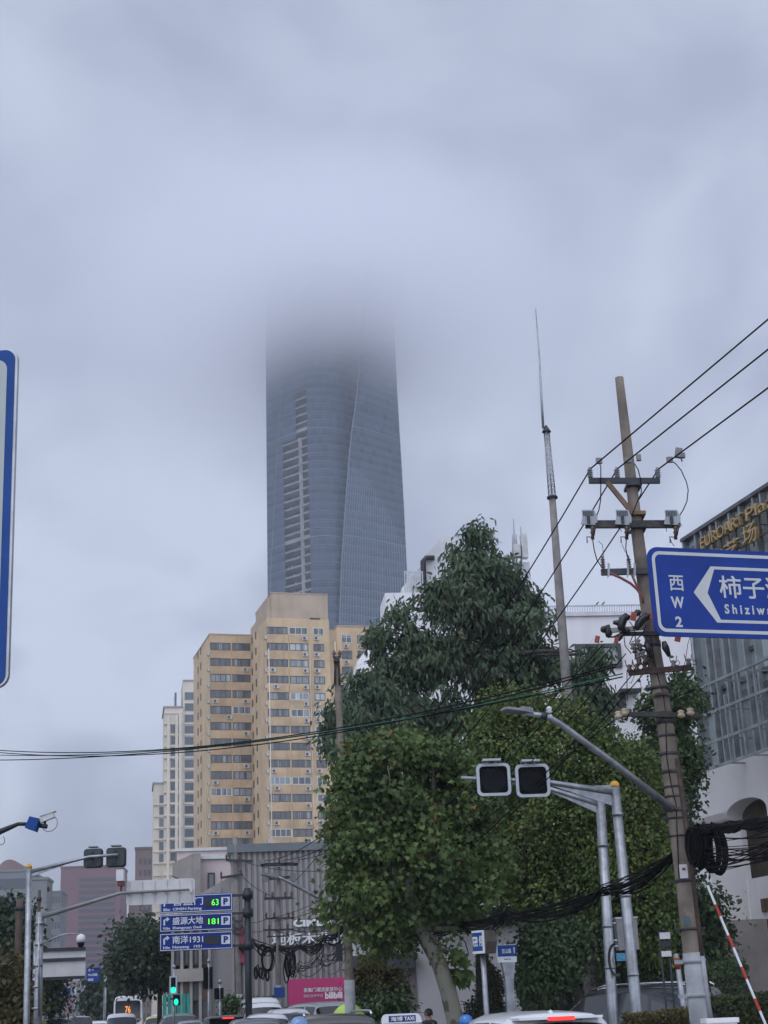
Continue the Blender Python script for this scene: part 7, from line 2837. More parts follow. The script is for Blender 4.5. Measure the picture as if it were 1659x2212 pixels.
ST = {   # station: y from the tail, belt height, roof height, half width at belt, half width at roof
    'suv': (4.6, [(0, .50, .50, .70, .70), (.02, .72, .72, .84, .84), (.08, .95, .95, .87, .84), (.14, 1.03, 1.03, .88, .83), (.40, 1.03, 1.46, .885, .66), (.46, 1.03, 1.555, .885, .64), (.62, 1.02, 1.585, .89, .63), (1.20, 1.0, 1.615, .90, .625), (1.28, 1.0, 1.617, .90, .625), (2.10, .98, 1.62, .90, .62), (2.18, .98, 1.618, .90, .62), (2.72, .97, 1.575, .90, .60), (3.42, .98, 1.0, .89, .84), (4.25, .88, .90, .86, .80), (4.52, .70, .72, .80, .74), (4.6, .5, .5, .70, .66)]),
    'sedan': (4.75, [(0, .5, .5, .70, .70), (.03, .75, .75, .82, .80), (.10, .98, .98, .85, .78), (.72, 1.0, 1.02, .87, .76), (1.34, .98, 1.36, .88, .56), (1.55, .97, 1.42, .885, .55), (1.95, .96, 1.455, .89, .55), (2.02, .96, 1.458, .89, .55), (2.75, .94, 1.455, .89, .55), (2.82, .94, 1.45, .89, .55), (3.0, .94, 1.41, .89, .54), (3.72, .93, .96, .88, .78), (4.45, .82, .83, .84, .74), (4.7, .62, .62, .76, .70), (4.75, .45, .45, .70, .66)]),
    'van': (4.9, [(0, .5, .5, .76, .76), (.03, .8, .8, .84, .82), (.07, 1.0, 1.0, .86, .80), (.12, 1.08, 1.10, .86, .79), (.30, 1.08, 1.72, .865, .70), (.38, 1.08, 1.84, .87, .69), (.6, 1.07, 1.90, .87, .68), (1.6, 1.06, 1.93, .87, .68), (1.68, 1.06, 1.93, .87, .68), (2.7, 1.05, 1.92, .87, .68), (2.78, 1.05, 1.92, .87, .68), (3.3, 1.04, 1.86, .87, .67), (4.2, 1.02, 1.05, .86, .78), (4.72, .85, .87, .82, .76), (4.9, .5, .5, .74, .70)]),
}


def car(label, kind, paint, px, d, az=-11.0, H=None, cat='car', group=None, lit=(), roofpx=None, rails=False, fin=False, topsign=None, reverse=False, width=1.0, glassm='car_glass', pano=False):
    """A car with its tail nearest the camera unless az turns it; px is its middle at depth d."""
    L, st = ST[kind]
    q = P(px, 2200, d)
    g = gz(q.x, q.y)
    hs = 1.0
    if H:
        hs = H / max(s[2] for s in st)
    root = empty(cat.replace(' ', '_') if cat in ('taxi', 'van') else 'parked_car' if 'parked' in label else 'car', (q.x, q.y, g), label, cat, group, R(-az))
    grid = []
    for (y, zb, zr, wb, wr) in st:
        wb, wr = wb * width, wr * width
        zb, zr = zb * (1 + (hs - 1) * .6), zr * hs
        zr = max(zr, zb)
        k = zr - zb
        s = .24
        half = [(wb * .90, s), (wb * 1.0, s + .5 * (zb - s)), (wb * .995, zb - .06), (wb * .965, zb), (wb * .965 + (wr - wb * .965) * .10, zb + .07 * k), (wb * .965 + (wr - wb * .965) * .80, zb + .82 * k), (wr * .97, zb + .93 * k), (wr * .84, zb + .985 * k), (wr * .45, zr + .012), (0, zr + .018)]
        if k < .08:
            half = half[:4] + [(wb * .93, zb + .012), (wb * .86, zb + .02), (wb * .78, zb + .026), (wb * .66, zb + .03), (wb * .35, zb + .04), (0, zb + .042)]
        row = half + [(-x, z) for x, z in half[-2::-1]]
        grid.append([(x, y, z) for x, z in row])
    J = len(grid[0])
    sets = {'body': MB(), 'rear_window': MB(), 'windscreen': MB(), 'side_window': MB(), 'roof_panel': MB()}
    for m in sets.values():
        m.smooth = True
    vid = {}
    def vv(mb, i, j):
        key = (id(mb), i, j)
        if key not in vid:
            vid[key] = mb._v(grid[i][j])
        return vid[key]
    for i in range(len(st) - 1):
        ka, kb = st[i][2] - st[i][1], st[i + 1][2] - st[i + 1][1]
        dy = st[i + 1][0] - st[i][0]
        for j in range(J - 1):
            mid = 5 <= j <= J - 7
            if mid and ka < .08 and kb > .3:
                t = 'rear_window'
            elif mid and kb < .08 and ka > .3:
                t = 'windscreen'
            elif j in (4, J - 6) and ka > .3 and kb > .3 and dy > .1:
                t = 'side_window'
            elif pano and 6 <= j <= J - 8 and ka > .5 and kb > .5:
                t = 'roof_panel'
            else:
                t = 'body'
            mb = sets[t]
            mb.face((vv(mb, i, j), vv(mb, i + 1, j), vv(mb, i + 1, j + 1), vv(mb, i, j + 1)))
    b = sets['body']
    b.smooth = False
    b.face([vv(b, 0, j) for j in range(J)])
    b.face([vv(b, len(st) - 1, j) for j in range(J)][::-1])
    for i in range(len(st) - 1):
        b.face((vv(b, i, 0), vv(b, i, J - 1), vv(b, i + 1, J - 1), vv(b, i + 1, 0)))
    for t, mb in sets.items():
        if mb.f:
            if t == 'side_window':
                for s_ in (-1, 1):
                    one = MB()
                    one.smooth = True
                    for fc in mb.f:
                        if sum(mb.v[k].x for k in fc) * s_ > 0:
                            one.face([one._v(mb.v[k]) for k in fc])
                    one.build(t, M_(glassm), root, True)
            else:
                mb.build(t, M_('paint_' + paint) if t == 'body' else M_(glassm if t != 'roof_panel' else 'car_glass'), root, True)
    wb = st[5][3] * width
    for y in (.86, L - .92):
        for sx in (-1, 1):
            w = mk('wheel', M_('tyre'), root, None, lambda m: m.lathe((sx * (wb - .10), y, .33), [(.20, -.10), (.32, -.10), (.335, -.05), (.335, .05), (.32, .10), (.20, .10)], 18, 'X'), True)
            mk('rim', M_('rim_alloy'), w, None, lambda m: m.lathe((sx * (wb - .10), y, .33), [(.21, -.085), (.21, .085)], 12, 'X'), True)
    zb = st[3][1] * (1 + (hs - 1) * .6)
    for sx in (-1, 1):
        mk('tail_light', M_('tail_lit' if 'tail' in lit else 'tail_red'), root, None, lambda m: m.obox((sx * wb * .82, .045, zb - .18), wb * .30, .10, .13), True)
        mk('headlight', M_('head_lit' if 'head' in lit else 'head_clear'), root, None, lambda m: m.obox((sx * wb * .74, L - .24, .70 * hs), wb * .34, .34, .13, Matrix.Rotation(-.3 * sx, 3, 'Z')), True)
        mk('mirror', M_('paint_' + paint), root, None, lambda m: m.obox((sx * (wb + .09), L * .64, zb + .08), .20, .12, .13), True)
        if 'head' in lit:
            mk('fog_light', M_('fog_lit'), root, None, lambda m: m.obox((sx * wb * .66, L - .05, .42 * hs), .18, .1, .09), True)
        if 'indicator' in lit:
            mk('indicator', M_('indicator_lit'), root, None, lambda m: m.obox((sx * wb * .8, .02, zb - .38), .16, .08, .07), True)
    mk('number_plate', M_('sign_blue_dull'), root, None, lambda m: m.obox((0, -.01, .62 * hs), .44, .03, .14), True)
    mk('bumper', M_('trim_black'), root, None, lambda m: m.obox((0, .02, .36), wb * 1.7, .16, .14), True)
    top = max(range(len(st)), key=lambda i: st[i][2])
    zt = st[top][2] * hs
    rear = next(i for i in range(len(st)) if st[i][2] - st[i][1] > .3)
    zr, yr = st[rear + 1][2] * hs, st[rear + 1][0]
    if 'high' in lit:
        mk('spoiler', M_('paint_' + paint), root, None, lambda m: m.prism([(-.56 * width, yr - .26), (.56 * width, yr - .26), (.60 * width, yr + .1), (-.60 * width, yr + .1)], zr - .035, zr - .005), True)
        hl = mk('brake_light', M_('tail_lit'), root, None, lambda m: m.box(-.175, .175, yr - .275, yr - .255, zr - .052, zr - .004), True)
        mk('brake_light_trim', M_('trim_black'), root, None, lambda m: m.prism([(-.28, yr - .258), (.28, yr - .258), (.22, yr - .05), (-.22, yr - .05)], zr - .055, zr - .036), True)
    if fin:
        mk('roof_fin', M_('paint_' + paint), root, None, lambda m: [m.face([m._v(p) for p in f]) for f in (lambda a: [(a[0], a[1], a[4]), (a[1], a[2], a[5], a[4]), (a[2], a[3], a[5]), (a[3], a[0], a[4], a[5])])(((-.05, yr + .16, zr + .015), (.05, yr + .16, zr + .015), (.035, yr + .42, zr + .03), (-.035, yr + .42, zr + .03), (0, yr + .18, zr + .085), (0, yr + .27, zr + .075)))], True)
    if rails:
        for sx in (-1, 1):
            mk('roof_rail', M_('chrome'), root, None, lambda m: m.tube([(sx * .60 * width, .52, zt - .03), (sx * .60 * width, .62, zt + .03), (sx * .59 * width, 1.4, zt + .045), (sx * .58 * width, 2.3, zt + .04), (sx * .57 * width, 2.6, zt - .02)], .022, 8), True)
    if topsign:
        s = mk('taxi_lamp', M_('sign_pale'), root, None, lambda m: m.prism([(-.41, zt - .01), (.41, zt - .01), (.37, zt + .16), (.32, zt + .195), (-.32, zt + .195), (-.37, zt + .16)], -2.62, -2.38) if False else None, True) if False else None
        mb = MB(Matrix.Translation((0, 2.2, 0)) @ Matrix.Rotation(R(90), 4, 'X'))
        mb.smooth = False
        mb.prism([(-.40, zt + .02), (.40, zt + .02), (.385, zt + .12), (.345, zt + .185), (.30, zt + .20), (-.30, zt + .20), (-.345, zt + .185), (-.385, zt + .12)], -.11, .11)
        s = mb.build('taxi_lamp', mat('lamp_white', (.74, .75, .75), .4, var=.02), root, True)
        mb = MB(Matrix.Translation((0, 2.2, 0)) @ Matrix.Rotation(R(90), 4, 'X'))
        mb.box(-.26, .28, zt + .045, zt + .165, .11, .114)
        f = mb.build('lamp_field', mat('taxi_navy', (.02, .03, .16), .5), s, True)
        mb = MB(Matrix.Translation((0, 2.2, 0)) @ Matrix.Rotation(R(90), 4, 'X'))
        add_text(mb, topsign[0], -.22, .02, zt + .06, zt + .15, .114, .003, .02)
        add_text(mb, topsign[1], .05, .25, zt + .07, zt + .14, .114, .003, .03)
        mb.build('lamp_lettering', M_('lamp_white'), s, True)
        mk('roof_rack', M_('trim_black'), root, None, lambda m: (m.box(-.62, .62, 2.12, 2.28, zt + .005, zt + .035), m.box(-.66, -.5, 2.1, 2.5, zt, zt + .06), m.box(.5, .66, 2.1, 2.5, zt, zt + .06)), True)
    return root


AZ = -11
glass_mat('hatch_glass', (0.02, 0.024, 0.027), (0.10, 0.11, 0.12), stripe=1.5, rough=.06, amount=.7)  # lighter stripes are reflections painted into the car window colour
car('white crossover with red high brake light nearest in the lower right', 'suv', 'white', 1222, 20.2, AZ, 1.585, lit=('high', 'tail'), fin=True, width=.98, pano=False)
car('dark blue taxi with white lettered roof lamp', 'sedan', 'bluegrey', 897, 30.0, AZ + 4, 1.475, 'taxi', topsign=('海博', 'TAXI'))
car('dark olive estate with bright roof rails in the middle lane', 'suv', 'olive', 742, 27.5, AZ - 1, 1.70, rails=True, width=.98)
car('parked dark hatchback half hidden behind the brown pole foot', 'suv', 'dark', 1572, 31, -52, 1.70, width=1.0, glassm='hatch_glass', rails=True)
car('grey saloon roof left of the dark post foot', 'suv', 'grey', 562, 43, AZ, 1.66, width=.98)
car('dark car with lit red brake light ahead of the grey saloon', 'suv', 'dark', 494, 50, AZ, 1.50, lit=('high',))
car('white people carrier farthest of the three by the clipped bush', 'van', 'white', 571, 58, AZ, 1.90, 'van', width=.82)
car('white crossover in the middle of the three by the clipped bush', 'suv', 'white', 574, 53, AZ, 1.75, width=.86)
car('white crossover nearest of the three by the clipped bush', 'suv', 'white', 582, 47, AZ, 1.62, width=.86)
car('white hatchback with a pale rear window behind the slim pole', 'suv', 'white', 632, 50, AZ, 1.62, width=.86, glassm='blue_glass')
car('parked silver saloon side on before the pink billboard', 'suv', 'silver', 655, 55, 24, 1.66)
car('parked dark saloon behind the silver one by the billboard', 'suv', 'dark', 634, 58.5, 24, 1.62)
car('parked grey crossover at the right end of the pink billboard', 'suv', 'silver', 735, 54, -30, 1.66)
car('white delivery van in front of the bus', 'van', 'white', 263, 78, AZ, 1.76, 'van', glassm='blue_glass', width=.95)
car('lime green taxi left of the long grey saloon', 'sedan', 'lime', 345, 80, AZ, 1.60, 'taxi')
car('white taxi roof ahead of the lime green one', 'sedan', 'white', 353, 87, AZ, 1.76, 'taxi')
car('long grey crossover beside the lime green taxi', 'sedan', 'silver', 393, 60, AZ, 1.48, width=1.0)
car('blue grey saloon roof right of the long grey crossover', 'sedan', 'bluegrey', 431, 52, AZ, 1.32)
car('oncoming dark car with glaring headlights at lower left', 'suv', 'grey', 128, 74, AZ + 180, 1.58, lit=('head',))
car('dull beige van behind the car with glaring headlights', 'van', 'brownish', 168, 82, AZ + 180, 1.72, 'van')
car('small white hatchback with red tail lights far down the street', 'suv', 'white', 198, 118, AZ, 1.75, lit=('tail', 'high', 'indicator'))
car('white saloon ahead of the delivery van', 'suv', 'white', 212, 84, AZ, 1.50)
car('dark van far down the street under the footbridge', 'van', 'dark', 150, 130, AZ + 180, 1.9, 'van')
car('silver car far down the street before the footbridge', 'suv', 'silver', 178, 150, AZ + 180, 1.7)
car('dark red car at the far left kerb', 'sedan', 'red', 98, 100, AZ + 180, 1.6)


def bus():
    d = 96.0
    a, b = P(245, 2200, d), P(307, 2200, d)
    L_, W = 9.0, (b.x - a.x)
    c = (a + b) / 2
    g = gz(c.x, c.y)
    H = P(275, 2151, d).z - g
    root = empty('city_bus', (c.x, c.y, g), 'white city bus showing orange route number 76 on its rear window', 'bus', None, R(9))
    h = W / 2
    mb = MB()
    sec = [(-h, .35), (h, .35), (h, H * .5), (h * .97, H - .35), (h * .86, H - .08), (h * .6, H), (-h * .6, H), (-h * .86, H - .08), (-h * .97, H - .35), (-h, H * .5)]
    rows = []
    for y, s in ((0, .95), (.12, .99), (.3, 1), (L_ - .3, 1), (L_, .97)):
        rows.append([mb._v((x * s, y, .35 + (z - .35) * (s * .5 + .5))) for x, z in sec])
    mb.smooth = True
    for p, q in zip(rows, rows[1:]):
        for k in range(len(sec)):
            mb.face((p[k], p[(k + 1) % len(sec)], q[(k + 1) % len(sec)], q[k]))
    mb.smooth = False
    mb.face(rows[0][::-1])
    mb.face(rows[-1])
    mb.build('body', M_('paint_white'), root, True)
    M = Matrix.Rotation(R(90), 4, 'X')
    rw = mk('rear_window', M_('car_glass'), root, M, lambda m: m.prism(rrect(-h * .86, h * .86, H * .48, H - .28, .16, 4), 0.005, 0.03), True)
    mk('route_number', mat('led_orange', (.2, .05, .0), .5, emit=(1, .33, .06), estr=1.2), rw, M, lambda m: add_text(m, '76', -.16, .16, H - .98, H - .58, .03, .01, .02), True)
    mk('seat_back', mat('seat_yellow', (.22, .20, .05), .6), rw, M, lambda m: (m.box(-.15, .25, H * .52, H * .55, .03, .035), m.box(.40, .8, H * .52, H * .56, .03, .035)), True)
    for sx in (-1, 1):
        mk('tail_light', M_('tail_red'), root, None, lambda m: m.obox((sx * h * .88, .0, 1.05), .16, .1, .5), True)
        mk('side_window', M_('car_glass'), root, None, lambda m: m.box(sx * h - .01, sx * h + .01, .8, L_ - .6, H * .5, H - .5), True)
        for y in (1.8, L_ - 2.2):
            w = mk('wheel', M_('tyre'), root, None, lambda m: m.lathe((sx * (h - .14), y, .48), [(.3, -.14), (.48, -.14), (.48, .14), (.3, .14)], 18, 'X'), True)
            mk('rim', M_('rim_alloy'), w, None, lambda m: m.lathe((sx * (h - .14), y, .48), [(.3, -.12), (.3, .12)], 12, 'X'), True)
    mk('bumper', M_('trim_black'), root, None, lambda m: m.obox((0, 0, .5), W * .9, .16, .2), True)


bus()

# ---------------------------------------------------------------- people
mat('skin', (.36, .22, .15), .55, var=.05)
mat('hair', (.012, .010, .010), .5, var=.1)
mat('cloth_black', (.015, .015, .017), .8)
mat('cloth_orange', (.42, .12, .03), .75)
mat('cloth_navy', (.03, .04, .08), .8)
mat('cloth_blue', (.05, .12, .25), .8)
mat('helmet_blue', (.02, .16, .50), .25, var=.04, coat=.5)
mat('helmet_pale', (.16, .30, .52), .3, var=.2, scale=8, coat=.5)


def skin_mesh(name, pts, edges, rad, m, parent, sub=2):
    me = bpy.data.meshes.new(name)
    me.from_pydata(pts, edges, [])
    ob = bpy.data.objects.new(name, me)
    COL.objects.link(ob)
    md = ob.modifiers.new('skin', 'SKIN')
    for i, r in enumerate(rad):
        me.skin_vertices[0].data[i].radius = (r, r) if not isinstance(r, tuple) else r
    me.skin_vertices[0].data[0].use_root = True
    ob.modifiers.new('sub', 'SUBSURF').levels = sub
    dg = bpy.context.evaluated_depsgraph_get()
    ev = ob.evaluated_get(dg)
    new = bpy.data.meshes.new_from_object(ev)
    bpy.data.objects.remove(ob)
    new.polygons.foreach_set('use_smooth', [True] * len(new.polygons))
    return link(name, new, m, parent, True)


def person(label, loc, rz, h=1.72, seated=False, top='cloth_black', legs='cloth_navy', helmet=None, arms='down', hair=True):
    """A figure of height h; local +y is forward."""
    root = empty('person', loc, label, 'person', None, rz)
    s = h / 1.72
    hip = (0, 0, .92) if not seated else (0, -.12, .80)
    dz = hip[2] - .92
    dy = hip[1]
    def T(x, y, z):
        return (x * s, (y + dy) * s, (z + dz) * s)
    pts, ed, rad = [], [], []
    def add(p, r, par=None):
        pts.append(p)
        rad.append(r * s if not isinstance(r, tuple) else (r[0] * s, r[1] * s))
        if par is not None:
            ed.append((par, len(pts) - 1))
        return len(pts) - 1
    P0 = add(T(0, 0, .92), (.15, .11))
    ch = add(T(0, .0, 1.18), (.155, .11), P0)
    sh = add(T(0, 0, 1.38), (.14, .09), ch)
    nk = add(T(0, .01, 1.47), .058, sh)
    hd0 = add(T(0, .03, 1.55), .070, nk)
    hd1 = add(T(0, .03, 1.62), (.076, .088), hd0)
    add(T(0, .02, 1.675), .062, hd1)
    no = add(T(0, .125, 1.585), .016, hd1)
    hands = []
    for sx in (-1, 1):
        s1 = add(T(sx * .19, 0, 1.40), .065, sh)
        if arms == 'forward':
            e1 = add(T(sx * .26, .12, 1.16), .046, s1)
            w1 = add(T(sx * .30, .36, 1.10), .033, e1)
            hv = Vector((0, .8, -.25))
        else:
            e1 = add(T(sx * .25, -.02, 1.12), .046, s1)
            w1 = add(T(sx * .24, .06, .87), .033, e1)
            hv = Vector((0, .25, -1))
        hv.normalize()
        pw = Vector(pts[w1]) + hv * .07 * s
        pm = add(tuple(pw), (.036, .020), w1)
        lat = Vector((0, -hv.z, hv.y)) if arms == 'down' else Vector((1, 0, 0))
        for f, (off, ln) in enumerate(((-.028, .055), (-.009, .07), (.010, .066), (.028, .05))):
            k = add(tuple(pw + lat * off * s + hv * .045 * s), .0095, pm)
            k2 = add(tuple(Vector(pts[k]) + (hv + Vector((-sx * .5, 0, -.2))).normalized() * ln * .6 * s), .008, k)
        th = add(tuple(pw - lat * .035 * s - hv * .01 * s + Vector((-sx * .012, 0, 0))), .011, pm)
        add(tuple(Vector(pts[th]) + (hv - lat * .5).normalized() * .04 * s), .009, th)
        h1 = add(T(sx * .10, 0, .88), .10, P0)
        if seated:
            k1 = add((sx * .16 * s, .30 * s, (.78) * s), .068, h1)
            a1 = add((sx * .16 * s, .26 * s, .36 * s), .042, k1)
            f1 = add((sx * .17 * s, .40 * s, .30 * s), .038, a1)
        else:
            k1 = add(T(sx * .11, .03, .49), .062, h1)
            a1 = add(T(sx * .11, -.01, .09), .042, k1)
            add(T(sx * .12, .14, .04), .038, a1)
    body = skin_mesh('body', pts, ed, rad, M_('skin'), root)
    # clothing a little outside the body
    jp = [T(0, 0, .90), T(0, 0, 1.18), T(0, 0, 1.37), T(0, .005, 1.44)]
    jr = [(.17 * s, .13 * s), (.172 * s, .128 * s), (.155 * s, .105 * s), (.075 * s, .075 * s)]
    je = [(0, 1), (1, 2), (2, 3)]
    for sx in (-1, 1):
        if arms == 'forward':
            q = [T(sx * .195, 0, 1.40), T(sx * .26, .12, 1.16), T(sx * .297, .33, 1.105)]
        else:
            q = [T(sx * .195, 0, 1.40), T(sx * .25, -.02, 1.12), T(sx * .243, .05, .90)]
        n = len(jp)
        jp += q
        jr += [(.078 * s, .078 * s), (.06 * s, .06 * s), (.047 * s, .047 * s)]
        je += [(2, n), (n, n + 1), (n + 1, n + 2)]
    skin_mesh('jacket', jp, je, jr, M_(top), root)
    tp = [T(0, 0, .93)]
    tr_ = [(.165 * s, .125 * s)]
    te = []
    for sx in (-1, 1):
        if seated:
            q = [T(sx * .10, 0, .88), (sx * .16 * s, .30 * s, .78 * s), (sx * .16 * s, .265 * s, .42 * s)]
        else:
            q = [T(sx * .10, 0, .86), T(sx * .11, .03, .49), T(sx * .11, -.01, .13)]
        n = len(tp)
        tp += q
        tr_ += [(.112 * s, .112 * s), (.082 * s, .082 * s), (.06 * s, .06 * s)]
        te += [(0, n), (n, n + 1), (n + 1, n + 2)]
    skin_mesh('trousers', tp, te, tr_, M_(legs), root)
    c = Vector(T(0, .02, 1.62))
    if helmet:
        hm = mk('helmet', M_(helmet), root, None, lambda m: m.lathe(c + Vector((0, -.01, -.06)), [(.125 * s, -.01), (.135 * s, .04), (.132 * s, .09), (.11 * s, .15), (.07 * s, .185), (.012 * s, .195)], 20), True)
        mk('visor', M_('signal_lens'), hm, None, lambda m: m.tube([c + Vector((.13 * s * math.cos(t), .01 + .135 * s * math.sin(t), .0)) for t in np.linspace(.4, math.pi - .4, 10)], .022 * s, 6), True)
    elif hair:
        mk('hair', M_('hair'), root, None, lambda m: m.lathe(c + Vector((0, -.012, -.05)), [(.085 * s, -.02), (.092 * s, .03), (.088 * s, .07), (.07 * s, .11), (.035 * s, .13), (.006 * s, .135)], 18), True)
    for sx in (-1, 1):
        mk('eye', M_('hair'), root, None, lambda m: m.obox((sx * .032 * s, c.y + .096 * s, c.z - .005), .02 * s, .012, .009 * s), True)
        mk('ear', M_('skin'), root, None, lambda m: m.obox((sx * .082 * s, c.y - .005, c.z - .03 * s), .014 * s, .035 * s, .055 * s), True)
        f = Vector(pts[[k for k in range(len(pts)) if True][-1]])
    mk('mouth', mat('lips', (.22, .09, .08), .5), root, None, lambda m: m.obox((0, c.y + .085 * s, c.z - .085 * s), .04 * s, .012, .009 * s), True)
    return root


def scooter(label, loc, rz):
    root = empty('scooter', loc, label, 'scooter', None, rz)
    for y in (-.62, .62):
        w = mk('wheel', M_('tyre'), root, None, lambda m: m.lathe((0, y, .22), [(.12, -.05), (.2, -.05), (.22, 0), (.2, .05), (.12, .05)], 16, 'X'), True)
        mk('rim', M_('rim_alloy'), w, None, lambda m: m.lathe((0, y, .22), [(.12, -.04), (.12, .04)], 12, 'X'), True)
    Mx = Matrix.Rotation(R(90), 4, 'Y')
    mk('body', M_('paint_grey'), root, None, lambda m: [m.bar(a, b, w, h) for a, b, w, h in (((0, -.7, .52), (0, -.05, .48), .28, .26), ((0, -.1, .30), (0, .42, .28), .30, .08), ((0, .40, .28), (0, .56, .92), .34, .10))], True)
    mk('seat', M_('trim_black'), root, None, lambda m: m.prism(rrect(-.14, .14, -.70, .0, .08, 4), .65, .74), True)
    mk('handlebar', M_('trim_black'), root, None, lambda m: (m.tube([(-.34, .36, 1.0), (-.1, .5, 1.03), (.1, .5, 1.03), (.34, .36, 1.0)], .018, 8), m.tube([(0, .5, 1.03), (0, .62, .25)], .03, 8)), True)
    mk('headlight', M_('head_clear'), root, None, lambda m: m.obox((0, .60, .86), .16, .08, .12), True)
    mk('tail_light', M_('tail_red'), root, None, lambda m: m.obox((0, -.71, .55), .16, .06, .08), True)
    for sx in (-1, 1):
        mk('mirror', M_('trim_black'), root, None, lambda m: (m.tube([(sx * .28, .42, 1.02), (sx * .36, .46, 1.2)], .008, 6), m.obox((sx * .36, .45, 1.22), .11, .02, .07)), True)


def stand(px, py, d, base_h):
    q = P(px, py, d)
    return Vector((q.x, q.y, gz(q.x, q.y))), q.z - gz(q.x, q.y)


lo, hh = stand(686, 2161, 58, 0)
person('person in black seen before the pink billboard', lo, R(170), hh * .99)
lo, hh = stand(926, 2174, 36, 0)
person('dark haired person passing behind the taxi before the white wall', lo, R(60), min(hh, 1.80))
lo, hh = stand(1003, 2188, 30, 0)
sc_ = hh / 1.665
person('scooter rider in a bright blue helmet beside the white crossover', lo + Vector((0, 0, .0)), R(11), 1.72 * sc_, True, 'cloth_navy', 'cloth_black', 'helmet_blue', 'forward')
scooter('grey scooter under the rider in the bright blue helmet', lo, R(11))
lo, hh = stand(644, 2191, 24, 0)
person('scooter rider in an orange jacket and pale blue helmet', lo, R(11), 1.72 * hh / 1.665, True, 'cloth_orange', 'cloth_black', 'helmet_pale', 'forward')
scooter('grey scooter under the rider in the orange jacket', lo, R(11))


def umbrella():
    q = P(752, 2166, 41)
    g = gz(q.x, q.y)
    lo = Vector((q.x - .25, q.y, g))
    person('person sheltering under the lime green umbrella', lo, R(0), 1.6, False, 'cloth_blue', 'cloth_black')
    root = empty('umbrella', (q.x, q.y, g + .95), 'lime green umbrella open behind the dark brown pole foot', 'umbrella')
    mb = MB()
    mb.smooth = True
    n = 16
    prof = [(.01, 0), (.13, -.03), (.25, -.09), (.35, -.19), (.40, -.28)]
    rings = [[mb._v((q.x + r * math.cos(2 * math.pi * k / n), q.y + r * math.sin(2 * math.pi * k / n), q.z + z - (.03 if k % 2 and r > .3 else 0))) for k in range(n)] for r, z in prof]
    for a, b in zip(rings, rings[1:]):
        for k in range(n):
            mb.face((a[k], b[k], b[(k + 1) % n], a[(k + 1) % n]))
    mb.build('canopy', mat('lime_cloth', (.45, .62, .12), .6, var=.08), root)
    mk('shaft', M_('trim_black'), root, None, lambda m: m.tube([(q.x, q.y, g + .95), (q.x, q.y, q.z + .06)], .009, 6))


umbrella()


def bird(px, label):
    fr3 = Plane(wo_fr.at(0, 0, -.2), wo_fr.r)
    q = fr3.hit(px, 1316)
    c = fr3.at(q[0], wo_zt + .18 + .36 + .08, 0)
    root = empty('bird', c, label, 'bird')
    k = .5
    up = Vector((.75, 0, .66))
    pr = ((.004, -.20), (.022, -.10), (.05, .02), (.066, .12), (.05, .22), (.034, .26), (.040, .30), (.028, .34), (.005, .37))
    pts = [c + up * (h - .05) * k for r, h in pr]
    mk('body', mat('feather_dark', (.03, .028, .03), .8), root, None, lambda m: m.tube(pts, [r * k for r, h in pr], 10))
    mk('leg', M_('rust_steel'), root, None, lambda m: (m.tube([c + Vector((0, .015, 0)), c + Vector((0, .015, -.06))], .005, 5), m.tube([c + Vector((0, -.015, 0)), c + Vector((0, -.015, -.06))], .005, 5)))


bird(1290, 'small dark bird perched on the white roof railing, left one')
bird(1303, 'small dark bird perched on the white roof railing, right one')

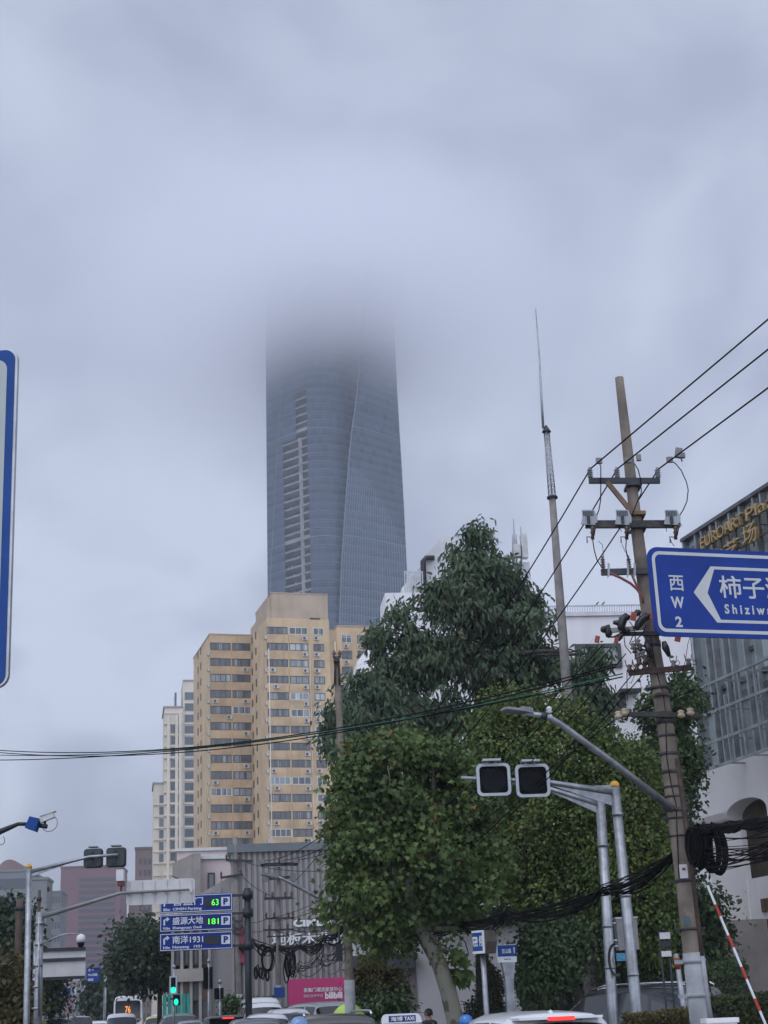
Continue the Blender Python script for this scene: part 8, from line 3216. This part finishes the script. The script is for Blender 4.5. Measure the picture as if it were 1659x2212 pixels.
# ---------------------------------------------------------------- low cloud and haze
def cloud_material():
    m = bpy.data.materials.new('cloud_vapour')
    m.use_nodes = True
    n = NT(m.node_tree)
    n.n.clear()
    out = n.add('ShaderNodeOutputMaterial')
    tc = n.add('ShaderNodeTexCoord').outputs['Object']
    s = n.add('ShaderNodeSeparateXYZ', Vector=tc)
    nz = n.noise(tc, 0.016, 4.0, 0.55, 0.6)
    wob = n.math('MULTIPLY_ADD', nz, 64.0, -32.0)
    z = n.math('ADD', s.outputs[2], n.math('MULTIPLY', wob, 0.7))
    dx = n.math('SUBTRACT', s.outputs[0], TW.O.x + 4.0)
    dyy = n.math('SUBTRACT', s.outputs[1], TD + 12)
    rad = n.math('SQRT', n.math('ADD', n.math('MULTIPLY', dx, dx), n.math('MULTIPLY', dyy, dyy)))
    rw = n.math('DIVIDE', n.math('MAXIMUM', n.math('ADD', rad, n.math('MULTIPLY', wob, 0.9)), 0.0), CRAD)
    rr = n.math('EXPONENT', n.math('MULTIPLY', n.math('MULTIPLY', rw, rw), -1.0))
    edge = n.mapr(rad, 150.0, 235.0, 1.0, 0.0)
    hz = n.math('POWER', n.mapr(z, CL0, CL1, 0.0, 1.0, False), 1.6)
    topf = n.mapr(z, 388.0, 436.0, 1.0, 0.0)
    den = n.math('MULTIPLY', n.math('MULTIPLY', n.math('MULTIPLY', hz, rr), edge), n.math('MULTIPLY', topf, CDEN))
    vs = n.add('ShaderNodeVolumePrincipled', Color=(0.972, 0.975, 0.985, 1.0), Density=den, Anisotropy=0.65)
    n.l.new(vs.outputs[0], out.inputs['Volume'])
    MATS['cloud_vapour'] = m
    return m


CL0, CL1, CDEN, CRAD = 297.0, 357.0, 0.088, 84.0
mb = MB(Matrix.Translation((TW.O.x, TD + 10, 0)))
ring = [[mb._v((238 * k * math.cos(2 * math.pi * j / 28), 238 * k * math.sin(2 * math.pi * j / 28), z)) for j in range(28)] for k, z in ((.95, 258), (1.0, 275), (1.0, 460), (.95, 490))]
for a, b in zip(ring, ring[1:]):
    for j in range(28):
        mb.face((a[j], a[(j + 1) % 28], b[(j + 1) % 28], b[j]))
mb.face(ring[0][::-1])
mb.face(ring[-1])
o = mb.build('cloud', cloud_material())
tag(o, kind='stuff')

hm = bpy.data.materials.new('haze_air')
hm.use_nodes = True
n = NT(hm.node_tree)
n.n.clear()
out = n.add('ShaderNodeOutputMaterial')
vs = n.add('ShaderNodeVolumePrincipled', Color=(0.86, 0.91, 1.0, 1.0), Density=0.00028, Anisotropy=0.1)
n.l.new(vs.outputs[0], out.inputs['Volume'])
mb = MB()
mb.box(-650, 650, -80, 1000, -1.0, 520.0)
o = mb.build('haze', hm)
tag(o, kind='stuff')
